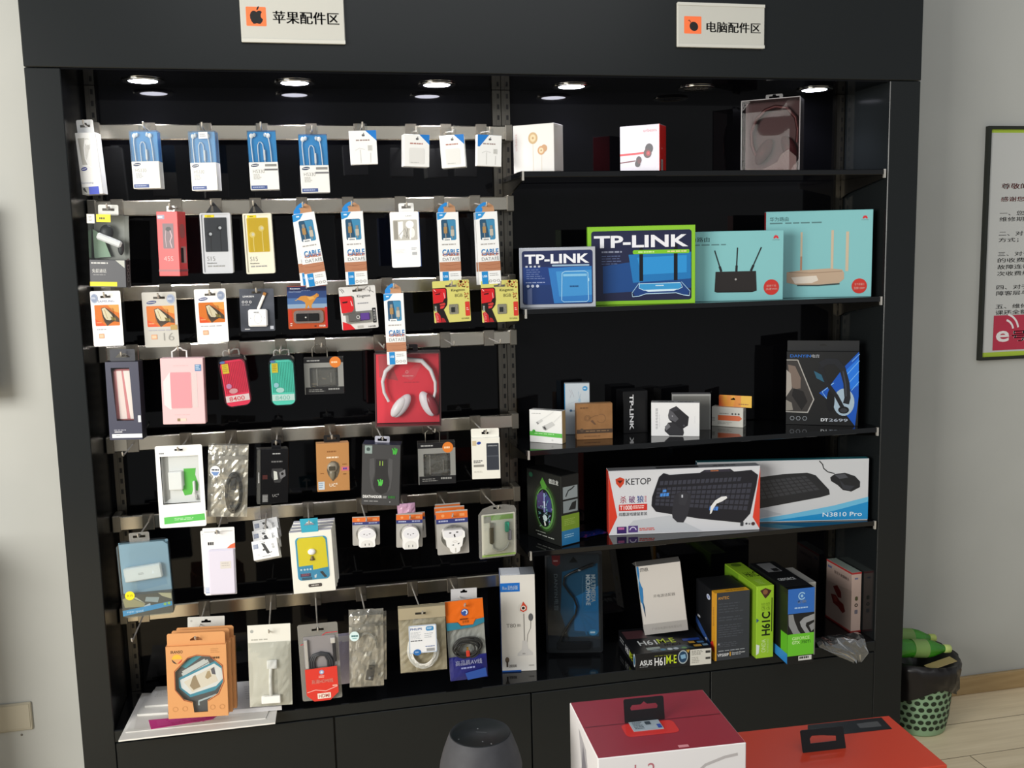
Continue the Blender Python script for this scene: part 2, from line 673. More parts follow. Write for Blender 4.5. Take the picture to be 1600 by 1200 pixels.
m.rbox(-4.5, -0.64, WALLY - 0.014, WALLY, 0, 0.07, 0.003, BASEB)
struct('baseboard_back', m)

# ---------------------------------------------------------------- display cabinet
XL0, XL1, XR0, XR1, CEIL = -0.637, -0.552, 1.790, 1.894, 2.159
cab = Th('display_cabinet', 'built-in glossy black shop display cabinet with grey frame filling the wall', 'display cabinet', Matrix.Translation((0.62, 0, 0)))
cx0 = 0.62


def cpart(name, fn, label=None):
    m = MB()
    fn(m)
    m.v = [p - Vector((cx0, 0, 0)) for p in m.v]
    return cab.part(name, m, label)


cpart('header_panel', lambda m: m.rbox(XL0, XR1, -0.002, 0.285, CEIL, 2.95, 0.002, CABF))
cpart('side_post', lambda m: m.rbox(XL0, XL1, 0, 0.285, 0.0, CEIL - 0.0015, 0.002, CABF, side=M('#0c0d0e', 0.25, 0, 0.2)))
cpart('side_post', lambda m: m.rbox(XR0, XR1, 0, 0.285, 0.0, CEIL - 0.0015, 0.002, CABF, side=M('#1b1e1f', 0.12)))
cpart('back_panel', lambda m: m.box(XL1, XR0, 0.26, 0.284, 0.345, CEIL - 0.001, CABI))
cpart('ceiling_panel', lambda m: m.box(XL1, XR0, 0.004, 0.26, CEIL - 0.004, CEIL - 0.0005, CABI))
cpart('bottom_shelf', lambda m: m.rbox(XL1, XR0, -0.004, 0.2598, 0.349, 0.384, 0.002, SHELFM, front=CABF))
cpart('plinth', lambda m: m.box(XL1, XR0, 0.03, 0.28, 0, 0.07, CABF))
for a, b in ((XL1, 0.046), (0.046, 0.634), (0.634, 1.215), (1.215, XR0)):
    cpart('cupboard_door', lambda m: m.rbox(a + 0.002, b - 0.002, -0.002, 0.02, 0.072, 0.345, 0.0015, CABF))

cpart('cupboard_carcass', lambda m: m.box(XL1, XR0, 0.021, 0.28, 0.07, 0.3485, DARK))


def slotted(x):
    def fn(m):
        m.box(x - 0.013, x + 0.013, 0.245, 0.26, 0.385, CEIL - 0.005, STEEL)
        p = Pr(m, (x - 0.013, 0.245, CEIL - 0.005), (0.026, 0, 0), (0, 0, -(CEIL - 0.39)), (0, -1, 0))
        p.r(0.40, 0, 0.44, 1, '#3c3a35')
        for i in range(56):
            v = (i + 0.3) / 56
            p.r(0.55, v, 0.82, v + 0.008, '#141312'); p.k = 1
    return fn


for x in (-0.53, 0.622, 0.65, 1.772):
    cpart('slotted_upright', slotted(x), 'steel upright strip with rows of slots')

# ---------------------------------------------------------------- downlights in the cabinet ceiling
spots = [(-0.3755, 'first', 1), (0.027, 'second', 1), (0.4285, 'third', 1), (0.832, 'fourth', 1), (1.2285, 'fifth', 0), (1.625, 'sixth', 1)]
EMIT = glow('led_lens_lit', '#f0f0ff', 42)
LENS = M('#8f8d88', 0.2, 0.3)
for i, (x, nth, on) in enumerate(spots):
    lab = {0: 'lit round chrome downlight nearest the left post of the cabinet', 1: 'lit round downlight above the tilted blue earphone boxes', 2: 'lit round downlight above the white cards by the middle upright', 3: 'lit round downlight above the white box of gold earphones',
           4: 'unlit round chrome downlight, the only dark one in the cabinet ceiling', 5: 'lit round downlight above the black headphone box at right'}[i]
    t = Th('downlight', lab, 'ceiling light', Matrix.Translation((x, 0.155, CEIL - 0.004)), group='downlights of the cabinet')
    m = MB()
    m.lathe([(0.036, 0.0), (0.056, 0.0), (0.056, -0.003), (0.052, -0.005), (0.04, -0.004), (0.036, 0.0)], CHROME, n=40)
    t.part('trim_ring', m)
    m = MB()
    m.lathe([(0.0, -0.0025), (0.038, -0.0025)], EMIT if on else LENS, n=32)
    if not on:
        for k in range(12):
            q = k * 2.399
            r = 0.009 * math.sqrt(k + 0.5)
            m.add([(r * math.cos(q) + 0.0035 * math.cos(a * 1.0472), r * math.sin(q) + 0.0035 * math.sin(a * 1.0472), -0.003) for a in range(6)], [tuple(range(6))], '#3d3b37')
    t.part('lens', m, 'glowing white lens' if on else 'dark lens with dotted LEDs')
    if on:
        l = bpy.data.lights.new('downlight_beam', 'SPOT')
        l.energy = 7 if i < 3 else 4.5
        l.spot_size = math.radians(125)
        l.spot_blend = 0.6
        l.shadow_soft_size = 0.03
        l.color = (0.95, 0.96, 1.0) if i in (0, 2) else (0.84, 0.84, 1.0)
        lo = bpy.data.objects.new('downlight_beam', l)
        COL.objects.link(lo)
        lo.location = (x, 0.155, CEIL - 0.012)

# ---------------------------------------------------------------- rails
rl = ['top rail', 'second rail from the top', 'third rail from the top', 'middle rail', 'third rail from the bottom', 'second rail from the bottom', 'bottom rail']
for i in range(1, 8):
    t = Th('display_rail', 'polished metal display rail, ' + rl[i - 1] + ' of the seven in the left bay', 'rail', Matrix.Translation((0.05, RY, RZ[i])), group='chrome rails of the left bay')
    m = MB()
    m.rbox(-0.590, 0.593, 0, 0.022, -0.021, 0.021, 0.003, RAILM)
    t.part('bar', m)
    for x in (-0.588, 0.595):
        m = MB()
        m.rbox(x - 0.011, x + 0.011, -0.004, 0.0585, -0.024, 0.024, 0.002, M('#8b867b', 0.3, 0.8))
        t.part('end_bracket', m)

# ---------------------------------------------------------------- shelves of the right bay
SH = [1.895, 1.506, 1.092, 0.787]
for z, lab in zip(SH, ('highest glossy black shelf, under the earphone boxes', 'second black shelf from the top, under the router boxes', 'third black shelf from the top, under the small adapter boxes', 'lowest loose black shelf, under the keyboard boxes')):
    t = Th('display_shelf', lab, 'shelf', Matrix.Translation((1.207, 0, z)), group='black shelves of the right bay')
    m = MB()
    m.rbox(-0.572, 0.579, 0.0, 0.242, -0.016, 0, 0.0015, SHELFM)
    t.part('panel', m)
    for x in (-0.565, 0.572):
        m = MB()
        yz = [(0.005, -0.0165), (0.243, -0.0165), (0.243, -0.075), (0.2, -0.06), (0.005, -0.026)]
        n = len(yz)
        for k in (-0.0025, 0.0025):
            m.add([(x + k, a, b) for a, b in yz], [tuple(range(n))], STEEL)
        m.add([(x - 0.0025, a, b) for a, b in yz] + [(x + 0.0025, a, b) for a, b in yz], [(q, (q + 1) % n, n + (q + 1) % n, n + q) for q in range(n)], STEEL)
        br = t.part('bracket', m)
        m = MB()
        m.box(x - 0.0028, x + 0.0028, -0.003, 0.0045, -0.026, 0.0005, M('#d2cec6', 0.25, 0.55))
        t.part('front_clip', m, 'bright metal clip at the shelf edge', br)

# ---------------------------------------------------------------- signs on the header


def sign(lab, c, txt, kind):
    a, b = P(*c[0], -0.012), P(*c[1], -0.012)
    w, h = abs(b.x - a.x), abs(a.z - b.z)
    t = Th('hanging_sign', lab, 'sign', Matrix.Translation(((a.x + b.x) / 2, -0.012, min(a.z, b.z))), w, h)
    m = MB()
    m.rbox(-w / 2, w / 2, 0, 0.0095, 0, h, 0.002, M('#c6c5bc', 0.35))
    p = t.F(m)
    if kind == 'apple':
        p.r(0.055, 0.30, 0.245, 0.68, '#ff7b45', 0.01)
        ap = [(0, -.42), (.12, -.5), (.3, -.52), (.46, -.42), (.36, -.25), (.34, -.05), (.4, .08), (.52, .18), (.44, .38), (.28, .56), (.14, .55), (0, .5), (-.14, .55), (-.28, .56), (-.44, .36), (-.54, .1), (-.55, -.15), (-.46, -.38), (-.3, -.5), (-.12, -.49)]
        p.poly([(0.155 + x * 0.115, 0.50 + y * 0.245) for x, y in ap], '#141414')
        p.poly([(0.155 + x * 0.1, 0.50 + y * 0.24) for x, y in ((0, -.55), (.03, -.72), (.14, -.85), (.26, -.9), (.24, -.75), (.14, -.6))], '#141414')
        p.t(txt, 0.31, 0.37, 0.945, 0.62, '#161616', 0.026)
    else:
        p.r(0.075, 0.31, 0.27, 0.70, '#ff7b45', 0.01)
        p.e(0.185, 0.535, 0.05, 0.10, '#1d1a17', rot=35)
        p.l([(0.15, 0.45), (0.135, 0.40), (0.12, 0.41)], 0.008, '#1d1a17')
        p.t(txt, 0.33, 0.42, 0.95, 0.66, '#161616', 0.026)
    t.part('board', m)
    m = MB()
    m.rbox(-w / 2, w / 2, -0.002, 0, 0.0, h * 0.075, 0.0006, M('#cfcec5', 0.3))
    t.part('lower_edge', m)
    m = MB()
    m.rbox(-w / 2, w / 2, -0.002, 0, h * 0.93, h, 0.0006, M('#cfcec5', 0.3))
    t.part('upper_edge', m)


sign('white sign with orange apple square on the header, left of the two', [(373, -14), (540, 69)], '苹果配件区', 'apple')
sign('white sign with orange computer mouse square on the header, right of the two', [(1058.5, 3), (1194.5, 76)], '电脑配件区', 'mouse')

# ---------------------------------------------------------------- poster on the wall at right
a, b = P(1544, 197, WALLY - 0.012), P(1536, 563, WALLY - 0.012)
pw, ph = 0.62, a.z - b.z
t = Th('wall_poster', 'white framed notice with red and black Chinese text on the right wall', 'poster', Matrix.Translation((a.x + pw / 2, WALLY - 0.014, b.z)), pw, ph)
m = MB()
m.prism([(-pw / 2, 0), (pw / 2, 0), (pw / 2, ph), (-pw / 2, ph)], -0.004, 0.0135, M('#23261f', 0.35), [[(-pw / 2 + 0.011, 0.011), (-pw / 2 + 0.011, ph - 0.011), (pw / 2 - 0.011, ph - 0.011), (pw / 2 - 0.011, 0.011)]])
t.part('frame', m)
m = MB()
m.box(-pw / 2 + 0.011, pw / 2 - 0.011, 0.004, 0.012, 0.011, ph - 0.011, M('#c4c5c2', 0.4))
p = Pr(m, (-pw / 2 + 0.011, 0.004, ph - 0.011), (pw - 0.022, 0, 0), (0, 0, -(ph - 0.022)), (0, -1, 0))
p.r(0, 0, 1, 0.014, '#a8c23c'); p.r(0, 0.98, 1, 1, '#a8c23c')
p.t('尊敬的顾客', 0.09, 0.232, 0.40, 0.256, '#a8453f', 0.02)
p.t('感谢您选择我们', 0.09, 0.290, 0.46, 0.311, '#a8453f', 0.02)
for tx, v, u1 in (('一、您在送修', .352, .42), ('维修期间数据', .378, .42), ('二、对于您送', .441, .42), ('方式；', .470, .22), ('三、对于享受', .531, .42), ('的收费维修、', .559, .42), ('故障连带引起', .589, .42), ('次收费维修的', .618, .42),
                   ('四、对于您送', .679, .42), ('障客层与原来', .706, .42), ('五、维修机在', .765, .42), ('课还全额维修', .792, .42)):
    p.t(tx, 0.085, v, u1, v + 0.020, '#3b3b3b', 0.004)
p.r(0.075, 0.815, 0.9, 0.972, '#b8324a')
p.t('e', 0.095, 0.885, 0.185, 0.935, '#e8e4e4', 0.02)
p.t('号店', 0.20, 0.885, 0.42, 0.935, '#e8e4e4', 0.02)
p.ring(0.145, 0.885, 0.10, 0.012, '#e8e4e4', -75, -10); p.ring(0.145, 0.885, 0.065, 0.012, '#e8e4e4', -75, -10)
t.part('notice_sheet', m)

# ---------------------------------------------------------------- screen and socket on the wall at left
a, b = P(1, 318, 0.2), P(1, 628, 0.2)
t = Th('wall_screen', 'dark flat screen on the left wall, only its edge in view', 'screen', Matrix.Translation((b.x - 0.475, 0.2, b.z)))
m = MB()
m.rbox(-0.45, 0.45, 0, 0.06, 0, a.z - b.z, 0.004, M('#131315', 0.3))
t.part('housing', m)
m = MB()
m.box(-0.43, 0.43, -0.001, 0.0, 0.03, a.z - b.z - 0.03, M('#050506', 0.08))
t.part('display', m)
m = MB()
m.box(-0.1, 0.1, 0.06, 0.09, 0.1, a.z - b.z - 0.1, DARK)
t.part('wall_mount', m)
a, b = P(48, 1097, WALLY - 0.008), P(52, 1140, WALLY - 0.008)
t = Th('wall_socket', 'cream blank socket plate low on the left wall', 'socket', Matrix.Translation((a.x - 0.06, WALLY - 0.008, b.z)))
m = MB()
hh = a.z - b.z
m.rbox(-0.06, 0.06, 0, 0.008, 0, hh, 0.003, M('#b2ab98', 0.4))
t.part('plate', m)
m = MB()
m.rbox(-0.054, 0.054, -0.0015, 0, 0.008, hh - 0.005, 0.001, M('#b7b09d', 0.4))
t.part('cover', m)
m = MB()
sm = P(34, 1148, WALLY)
m.ell((0, 0, 0), 0.0035, 0.0015, 0.0035, '#6f6a60', 12, 8)
tag(m.build('wall_plug', None, Matrix.Translation((sm.x, WALLY - 0.0008, sm.z))), 'small grey wall plug just below the cream socket plate', 'wall plug')

# ================================================================ goods hanging in the left bay
def earbud_print(p, col='#f4f4f2', sh='#c9cdd0'):
    """white in-ear set laid out in a box window"""
    for u, s in ((0.17, 1), (0.66, -1)):
        p.e(u, 0.085, 0.085, 0.05, sh)
        p.e(u - 0.01, 0.08, 0.075, 0.043, col)
        p.e(u + 0.1 * s, 0.065, 0.05, 0.035, '#dfe4e6')
    p.l([(0.13, 0.1), (0.12, 0.2), (0.13, 0.32), (0.15, 0.52)], 0.035, col)
    p.l([(0.72, 0.1), (0.76, 0.22), (0.78, 0.36), (0.79, 0.52)], 0.035, col)
    p.l([(0.35, 0.53), (0.34, 0.36), (0.345, 0.24), (0.40, 0.19), (0.46, 0.19), (0.52, 0.23), (0.54, 0.36), (0.56, 0.53)], 0.03, col)
    p.l([(0.535, 0.32), (0.56, 0.5)], 0.075, col)


def earphones(t, y, col='#f4f4f2'):
    W = M(col, 0.35)
    m = MB()
    X = lambda pts: [(t.x(a), y, t.z(b)) for a, b in pts]
    m.tube(X([(0.14, 0.1), (0.12, 0.2), (0.13, 0.32), (0.15, 0.525)]), 0.0014, W, 6)
    m.tube(X([(0.72, 0.1), (0.76, 0.22), (0.78, 0.36), (0.79, 0.525)]), 0.0014, W, 6)
    m.tube(X([(0.35, 0.525), (0.34, 0.36), (0.345, 0.24), (0.40, 0.19), (0.46, 0.19), (0.52, 0.23), (0.54, 0.36), (0.56, 0.525)]), 0.0012, W, 6)
    m.rbox(t.x(0.52), t.x(0.59), y - 0.003, y + 0.003, t.z(0.5), t.z(0.32), 0.001, W)
    e = t.part('earphones', m, 'white in-ear phones')
    for u, s_ in ((0.17, 1), (0.70, -1)):
        m = MB()
        m.ell((t.x(u - 0.02 * s_), y, t.z(0.085)), t.w * 0.075, 0.0035, t.h * 0.042, W, 16, 10)
        m.ell((t.x(u + 0.08 * s_), y, t.z(0.07)), t.w * 0.055, 0.004, t.h * 0.036, M('#d6dbde', 0.3), 16, 10)
        t.part('ear_bud', m, None, e)


# --- top rail
t = hang('earphone_box', 'slim white earphone box with small blue corner, leaning, leftmost on the top rail', 'package', (115.3, 207.9, 148.5, 206.3, 161.9, 303.1, 130.4, 303.8), 0.05, -4)
m = MB()
m.rbox(-t.w / 2, t.w / 2, 0, 0.05, 0, t.h, 0.001, M('#f3f3f1', 0.4))
p = t.F(m)
p.poly([(0.1, 0.09), (0.42, 0.085), (0.4, 0.28), (0.42, 0.52), (0.18, 0.52)], '#b9b7b0')
p.poly([(0.42, 0.085), (0.62, 0.10), (0.66, 0.2), (0.45, 0.42), (0.38, 0.33)], '#dcdbd7')
p.l([(0.45, 0.12), (0.36, 0.25), (0.36, 0.42), (0.46, 0.53), (0.62, 0.57)], 0.05, '#fbfbfa')
p.e(0.55, 0.16, 0.12, 0.05, '#f8f8f6'); p.e(0.56, 0.24, 0.08, 0.04, '#cfceca')
p.e(0.24, 0.585, 0.15, 0.03, '#1e2f8c', rot=-10); p.l([(0.13, 0.588), (0.35, 0.580)], 0.025, '#ffffff')
p.t('Samsung', 0.02, 0.795, 0.6, 0.835, '#9aa0b5')
p.r(0.0, 0.875, 0.34, 1, '#a9a9a4'); p.poly([(0.05, 0.9), (0.16, 0.89), (0.24, 0.97), (0.12, 0.95)], '#2a2c2e')
p.r(0.34, 0.875, 0.82, 1, '#4256c8')
t.part('carton', m)
hx = tab(t, -0.024, 0.018, t.h - 0.001, t.h + 0.035, 0.02, M('#f3f3f1', 0.4))
hook_for(t, 'slim leaning white earphone box', 1, *hx)

for k, (c, stick, lab, yaw) in enumerate([
    ((200, 203.8, 244.5, 203.8, 251, 293.8, 209.5, 295), 0, 'blue and white earphone box with clear top, first of four on the top rail', -6),
    ((292.5, 205, 335, 203.8, 339.5, 297, 300.8, 298), 1, 'blue and white earphone box with a small sticker near its top edge', -10),
    ((384.5, 203.8, 430.5, 203.8, 437, 296, 392.5, 297), 2, 'blue and white earphone box with grey sticker, third of four on the top rail', 0),
    ((466, 210, 511, 208.8, 515.8, 300.5, 470.8, 301.5), 2, 'blue and white earphone box with grey sticker, nearest the white cards', 0)]):
    t = hang('earphone_box', lab, 'package', c, 0.06, yaw, group='blue and white earphone boxes on the top rail')
    d = 0.045
    m = MB()
    zs = t.z(0.53)
    m.rbox(-t.w / 2, t.w / 2, 0.001, d, 0, zs, 0.001, M('#efeee9', 0.4))
    m.box(-t.w / 2 + 0.001, t.w / 2 - 0.001, d - 0.004, d, zs, t.h - 0.001, M('#3f8fc4', 0.4))
    m.box(-t.w / 2 + 0.001, t.w / 2 - 0.001, 0.012, 0.013, zs - 0.004, t.h * 0.985, M('#3a92d0', 0.35))
    p = Pr(m, (-t.w / 2, 0.012, t.h), (t.w, 0, 0), (0, 0, -t.h), (0, -1, 0))
    p = t.F(m, 0.001)
    p.e(0.2, 0.583, 0.14, 0.027, '#3a4560', rot=-8); p.l([(0.09, 0.586), (0.31, 0.578)], 0.02, '#efeee9')
    p.t('HS330', 0.12, 0.655, 0.52, 0.715, '#8f8f8c', -0.006)
    p.bars(0.13, 0.735, 0.42, 0.83, 4, '#a7a6a1')
    p.r(0.03, 0.925, 0.58, 0.985, '#4a5d92'); p.bars(0.08, 0.945, 0.5, 0.965, 1, '#b8c0d8', 0.8)
    if stick == 1:
        p = t.F(m, 0.0); p.r(0.4, 0.02, 0.75, 0.13, '#e9e9e6'); p.bars(0.45, 0.05, 0.7, 0.11, 2, '#777b83')
    if stick == 2:
        p.r(0.55, 0.565, 0.95, 0.605, '#8b8b88'); p.r(0.52, 0.645, 0.98, 0.675, '#77777a')
    t.part('carton', m)
    m = MB()
    m.box(-t.w / 2, t.w / 2, 0.0002, d, zs, t.h, WASHED if k < 2 else CLEAR)
    t.part('clear_lid', m, 'clear plastic lid')
    earphones(t, 0.0075)
    hx = tab(t, -0.016, 0.016, t.h - 0.006, t.h + 0.022, d * 0.5, CLEAR, (0.009, t.h + 0.010))
    hook_for(t, ['first', 'second', 'third', 'fourth'][k] + ' blue and white earphone box', 1, *hx)

for k, (c, kind, lab, yaw) in enumerate([
    ((544, 204, 588, 203.8, 590, 255.8, 548.8, 258), 0, 'thin white earphone box with blue corner, leftmost of four small white boxes', -3),
    ((631, 209.5, 672, 210.5, 670, 260.8, 631, 260), 1, 'small white box with blue corner and red line of print, second of four', 5),
    ((684.5, 212.5, 725, 209.5, 727.5, 260.8, 692, 262.5), 1, 'small tilted white charger box with blue right corner, third of four', -14),
    ((746, 210, 784.5, 212, 783, 260, 745, 259.5), 2, 'small white box with blue left corner beside the middle upright', 5)]):
    t = hang('accessory_box', lab, 'package', c, 0.06, yaw, group='small white boxes at the right of the top rail')
    d = 0.035 if kind == 1 else 0.02
    m = MB()
    m.rbox(-t.w / 2, t.w / 2, 0, d, 0, t.h, 0.001, M('#f1f1ee', 0.4))
    p = t.F(m)
    if kind == 2:
        p.poly([(0.02, 0), (0.48, 0), (0.1, 0.38), (0.02, 0.38)], '#1876c8')
    else:
        p.poly([(0.6, 0), (1, 0), (1, 0.31)], '#1876c8')
    u = 0.52
    p.e(u - 0.02, 0.14, 0.035, 0.035, '#5f6062'); p.e(u + 0.02, 0.14, 0.035, 0.035, '#5f6062'); p.e(u + 0.02, 0.085, 0.015, 0.02, '#5f6062', rot=40)
    p.bars(0.24, 0.265, 0.85, 0.315, 1, '#9a8580' if kind != 1 else '#b0776c', 0.8)
    if kind == 1:
        p.r(0.2, 0.42, 0.8, 0.92, '#e2e1dd', 0.06); p.bars(0.26, 0.86, 0.72, 0.9, 1, '#a9a8a4')
    else:
        p.l([(0.2, 0.58), (0.35, 0.52), (0.55, 0.56)], 0.02, '#cfcecb'); p.l([(0.38, 0.56), (0.38, 0.95)], 0.025, '#d3d2ce'); p.l([(0.75, 0.66), (0.74, 0.95)], 0.025, '#d3d2ce')
        p.r(0.66, 0.44, 0.82, 0.6, '#d0cfca'); p.bars(0.67, 0.45, 0.81, 0.59, 4, '#b0afaa')
    t.part('carton', m)
    hx = tab(t, -0.014, 0.014, t.h - 0.001, t.h + 0.02, d * 0.5, CLEAR, (0.008, t.h + 0.009))
    hook_for(t, ['first', 'second', 'third', 'fourth'][k] + ' small white box with blue corner', 1, *hx)

# --- second rail
t = hang('headset_box', 'grey box with clear top holding a white single-ear headset and yellow label', 'package', (136, 335, 194, 335, 197, 450, 141.5, 448), 0.02, -6)
d = 0.05
m = MB()
zs = t.z(0.62)
m.rbox(-t.w / 2, t.w / 2, 0, d, 0, zs, 0.001, M('#55565a', 0.45), side=M('#2c2d30', 0.45))
m.box(-t.w / 2 + 0.001, t.w / 2 - 0.001, d - 0.003, d, zs, t.h - 0.001, M('#8f9089', 0.4))
p = t.F(m)
p.poly([(0.72, 0.625), (0.97, 0.625), (0.97, 0.73)], '#b9bab2')
p.bars(0.05, 0.655, 0.66, 0.68, 1, '#c9c9c6', 0.8)
p.t('免提通话', 0.07, 0.745, 0.46, 0.80, '#f2f2ef', 0.02); p.bars(0.1, 0.82, 0.55, 0.85, 1, '#8a8a8a')
p.r(0.0, 0.925, 0.75, 0.985, '#e8d81c')
p = t.R(m, d)
for i in range(4): p.ring(0.5, 0.68 + i * 0.085, 0.28, 0.07, '#8d8d8d')
t.part('carton', m)
m = MB()
m.box(-t.w / 2, t.w / 2, 0.0005, d, zs, t.h, CLEAR)
p = t.F(m, -0.0003)
p.r(-0.02, 0.0, 0.19, 0.125, '#e6e4dc'); p.bars(0.03, 0.03, 0.14, 0.1, 4, '#8d8a80')
p.r(0.24, 0.0, 0.63, 0.105, '#f0df1f'); p.bars(0.32, 0.04, 0.55, 0.07, 1, '#4d4a20', 0.9)
t.part('clear_lid', m, 'clear plastic lid with yellow label')
m = MB()
m.rbox(-0.033, 0.033, 0.012, 0.024, -0.009, 0.009, 0.004, M('#f2f2f2', 0.35))
q = Matrix.Translation((t.x(0.52), 0, t.z(0.35))) @ Matrix.Rotation(math.radians(22), 4, 'Y')
m.v = [q @ p_ for p_ in m.v]
m.ell((t.x(0.42), 0.028, t.z(0.24)), 0.018, 0.01, 0.02, '#2e3032'); m.ell((t.x(0.8), 0.03, t.z(0.45)), 0.008, 0.008, 0.02, '#3a3b3c')
m.prism([(t.x(0.02), t.z(0.2)), (t.x(0.28), t.z(0.28)), (t.x(0.5), t.z(0.58)), (t.x(0.04), t.z(0.6))], 0.034, 0.036, M('#8fae90', 0.3))
t.part('headset', m, 'white stick headset')
hx = tab(t, t.x(0.22), t.x(0.78), t.h - 0.002, t.h + 0.026, 0.025, M('#d9d8d2', 0.4))
hook_for(t, 'grey box of the white headset', 2, *hx)

t = hang('earphone_box', 'tall coral red earphone box with a narrow grey window', 'package', (243, 331, 277, 330, 281, 432, 250, 431), 0.03, -22)
d = 0.045
m = MB()
m.rbox(-t.w / 2, t.w / 2, 0, d, 0, t.h, 0.001, M('#dd4f50', 0.4), top=M('#7c2729', 0.4))
p = t.F(m)
p.r(0.03, 0.05, 0.38, 0.115, '#8c8fa3'); p.bars(0.07, 0.07, 0.33, 0.1, 1, '#e3e3ea', 0.9)
p.r(0.26, 0.18, 0.8, 0.575, '#8b5a60', 0.03); p.r(0.28, 0.19, 0.78, 0.565, '#6e5b60', 0.03)
p.e(0.55, 0.27, 0.13, 0.035, '#2c2a2c'); p.l([(0.42, 0.29), (0.38, 0.4), (0.42, 0.55)], 0.03, '#b39aa0'); p.l([(0.62, 0.29), (0.7, 0.38), (0.6, 0.46), (0.68, 0.56)], 0.04, '#c4a5ab')
p.t('45S', 0.27, 0.69, 0.72, 0.765, '#e9b0ae', -0.006)
p.r(0, 0.895, 1, 0.93, '#9a5a5d')
p = t.R(m, d)
p.r(0.2, 0.19, 0.8, 0.41, '#b0615f', 0.25); p.r(0.3, 0.54, 0.85, 0.80, '#b98a85', 0.04); p.r(0.22, 0.56, 0.55, 0.79, '#2c2a2a', 0.04)
p.r(0, 0.895, 1, 0.93, '#9a5a5d')
t.part('carton', m)
hx = tab(t, -0.012, 0.012, t.h - 0.001, t.h + 0.016, d * 0.5, CLEAR, (0.007, t.h + 0.008))
hook_for(t, 'coral red earphone box', 2, *hx)

for c, wc, fc, bud, lab, nick in (((311, 333, 359, 332.4, 365, 427, 317.6, 427.6), '#33353a', '#c8cace', '#222327', 'white-framed earphone box with a black window, strap above', 'white-framed box with black window'),
                                  ((378, 333.6, 422, 333, 431.3, 427, 385.6, 428), '#d9b51a', '#e6e1cd', '#efd877', 'cream-framed earphone box with a bright yellow window', 'box with yellow window')):
    t = hang('earphone_box', lab, 'package', c, 0.02, -3)
    d = 0.03
    w, h = t.w, t.h
    m = MB()
    m.prism(rrect(-w / 2, w / 2, 0, h, 0.004), 0.003, d, M(fc, 0.4))
    m.prism(rrect(-w / 2, w / 2, 0, h, 0.004), 0, 0.003, M(fc, 0.35), [rrect(-w / 2 + 0.004, w / 2 - 0.004, 0.004, h - 0.004, 0.003)])
    p = t.F(m, 0.003)
    p.r(0.13, 0.075, 0.87, 0.64, wc, 0.03)
    for u, v in ((0.3, 0.35), (0.62, 0.25)):
        p.e(u, v, 0.1, 0.05, bud); p.e(u + 0.02, v - 0.005, 0.05, 0.025, fc); p.l([(u + 0.03, v + 0.03), (u + 0.02, v + 0.15), (u + 0.03, 0.63)], 0.035, bud)
    p.r(0.16, 0.03, 0.47, 0.072, '#e6cf14'); p.bars(0.24, 0.045, 0.4, 0.06, 1, '#6b6213', 0.9)
    p.t('S15', 0.16, 0.715, 0.42, 0.79, '#8a8a88', -0.006); p.t('Earphone', 0.16, 0.815, 0.47, 0.84, '#4c4c4c', 0.01); p.bars(0.17, 0.865, 0.84, 0.89, 1, '#9a9a98', 0.9)
    t.part('carton', m)
    m = MB()
    m.prism(rrect(t.x(0.13), t.x(0.87), t.z(0.64), t.z(0.075), 0.004), -0.001, 0.0, CLEAR)
    t.part('window', m)
    m = MB()
    x0, x1, xm, zt = t.x(0.17), t.x(0.76), t.x(0.45), h + 0.03
    m.prism([(x0, h - 0.001), (x1, h - 0.001), (xm, zt)], d * 0.5, d * 0.5 + 0.0012, M('#17171a', 0.5), [[(x0 + 0.014, h + 0.004), (x0 + 0.022, h + 0.004), (xm - 0.002, zt - 0.009), (xm - 0.006, zt - 0.012)]])
    t.part('hanging_strap', m, 'black triangular strap')
    hook_for(t, nick, 2, xm - 0.004, d * 0.5, zt - 0.008)


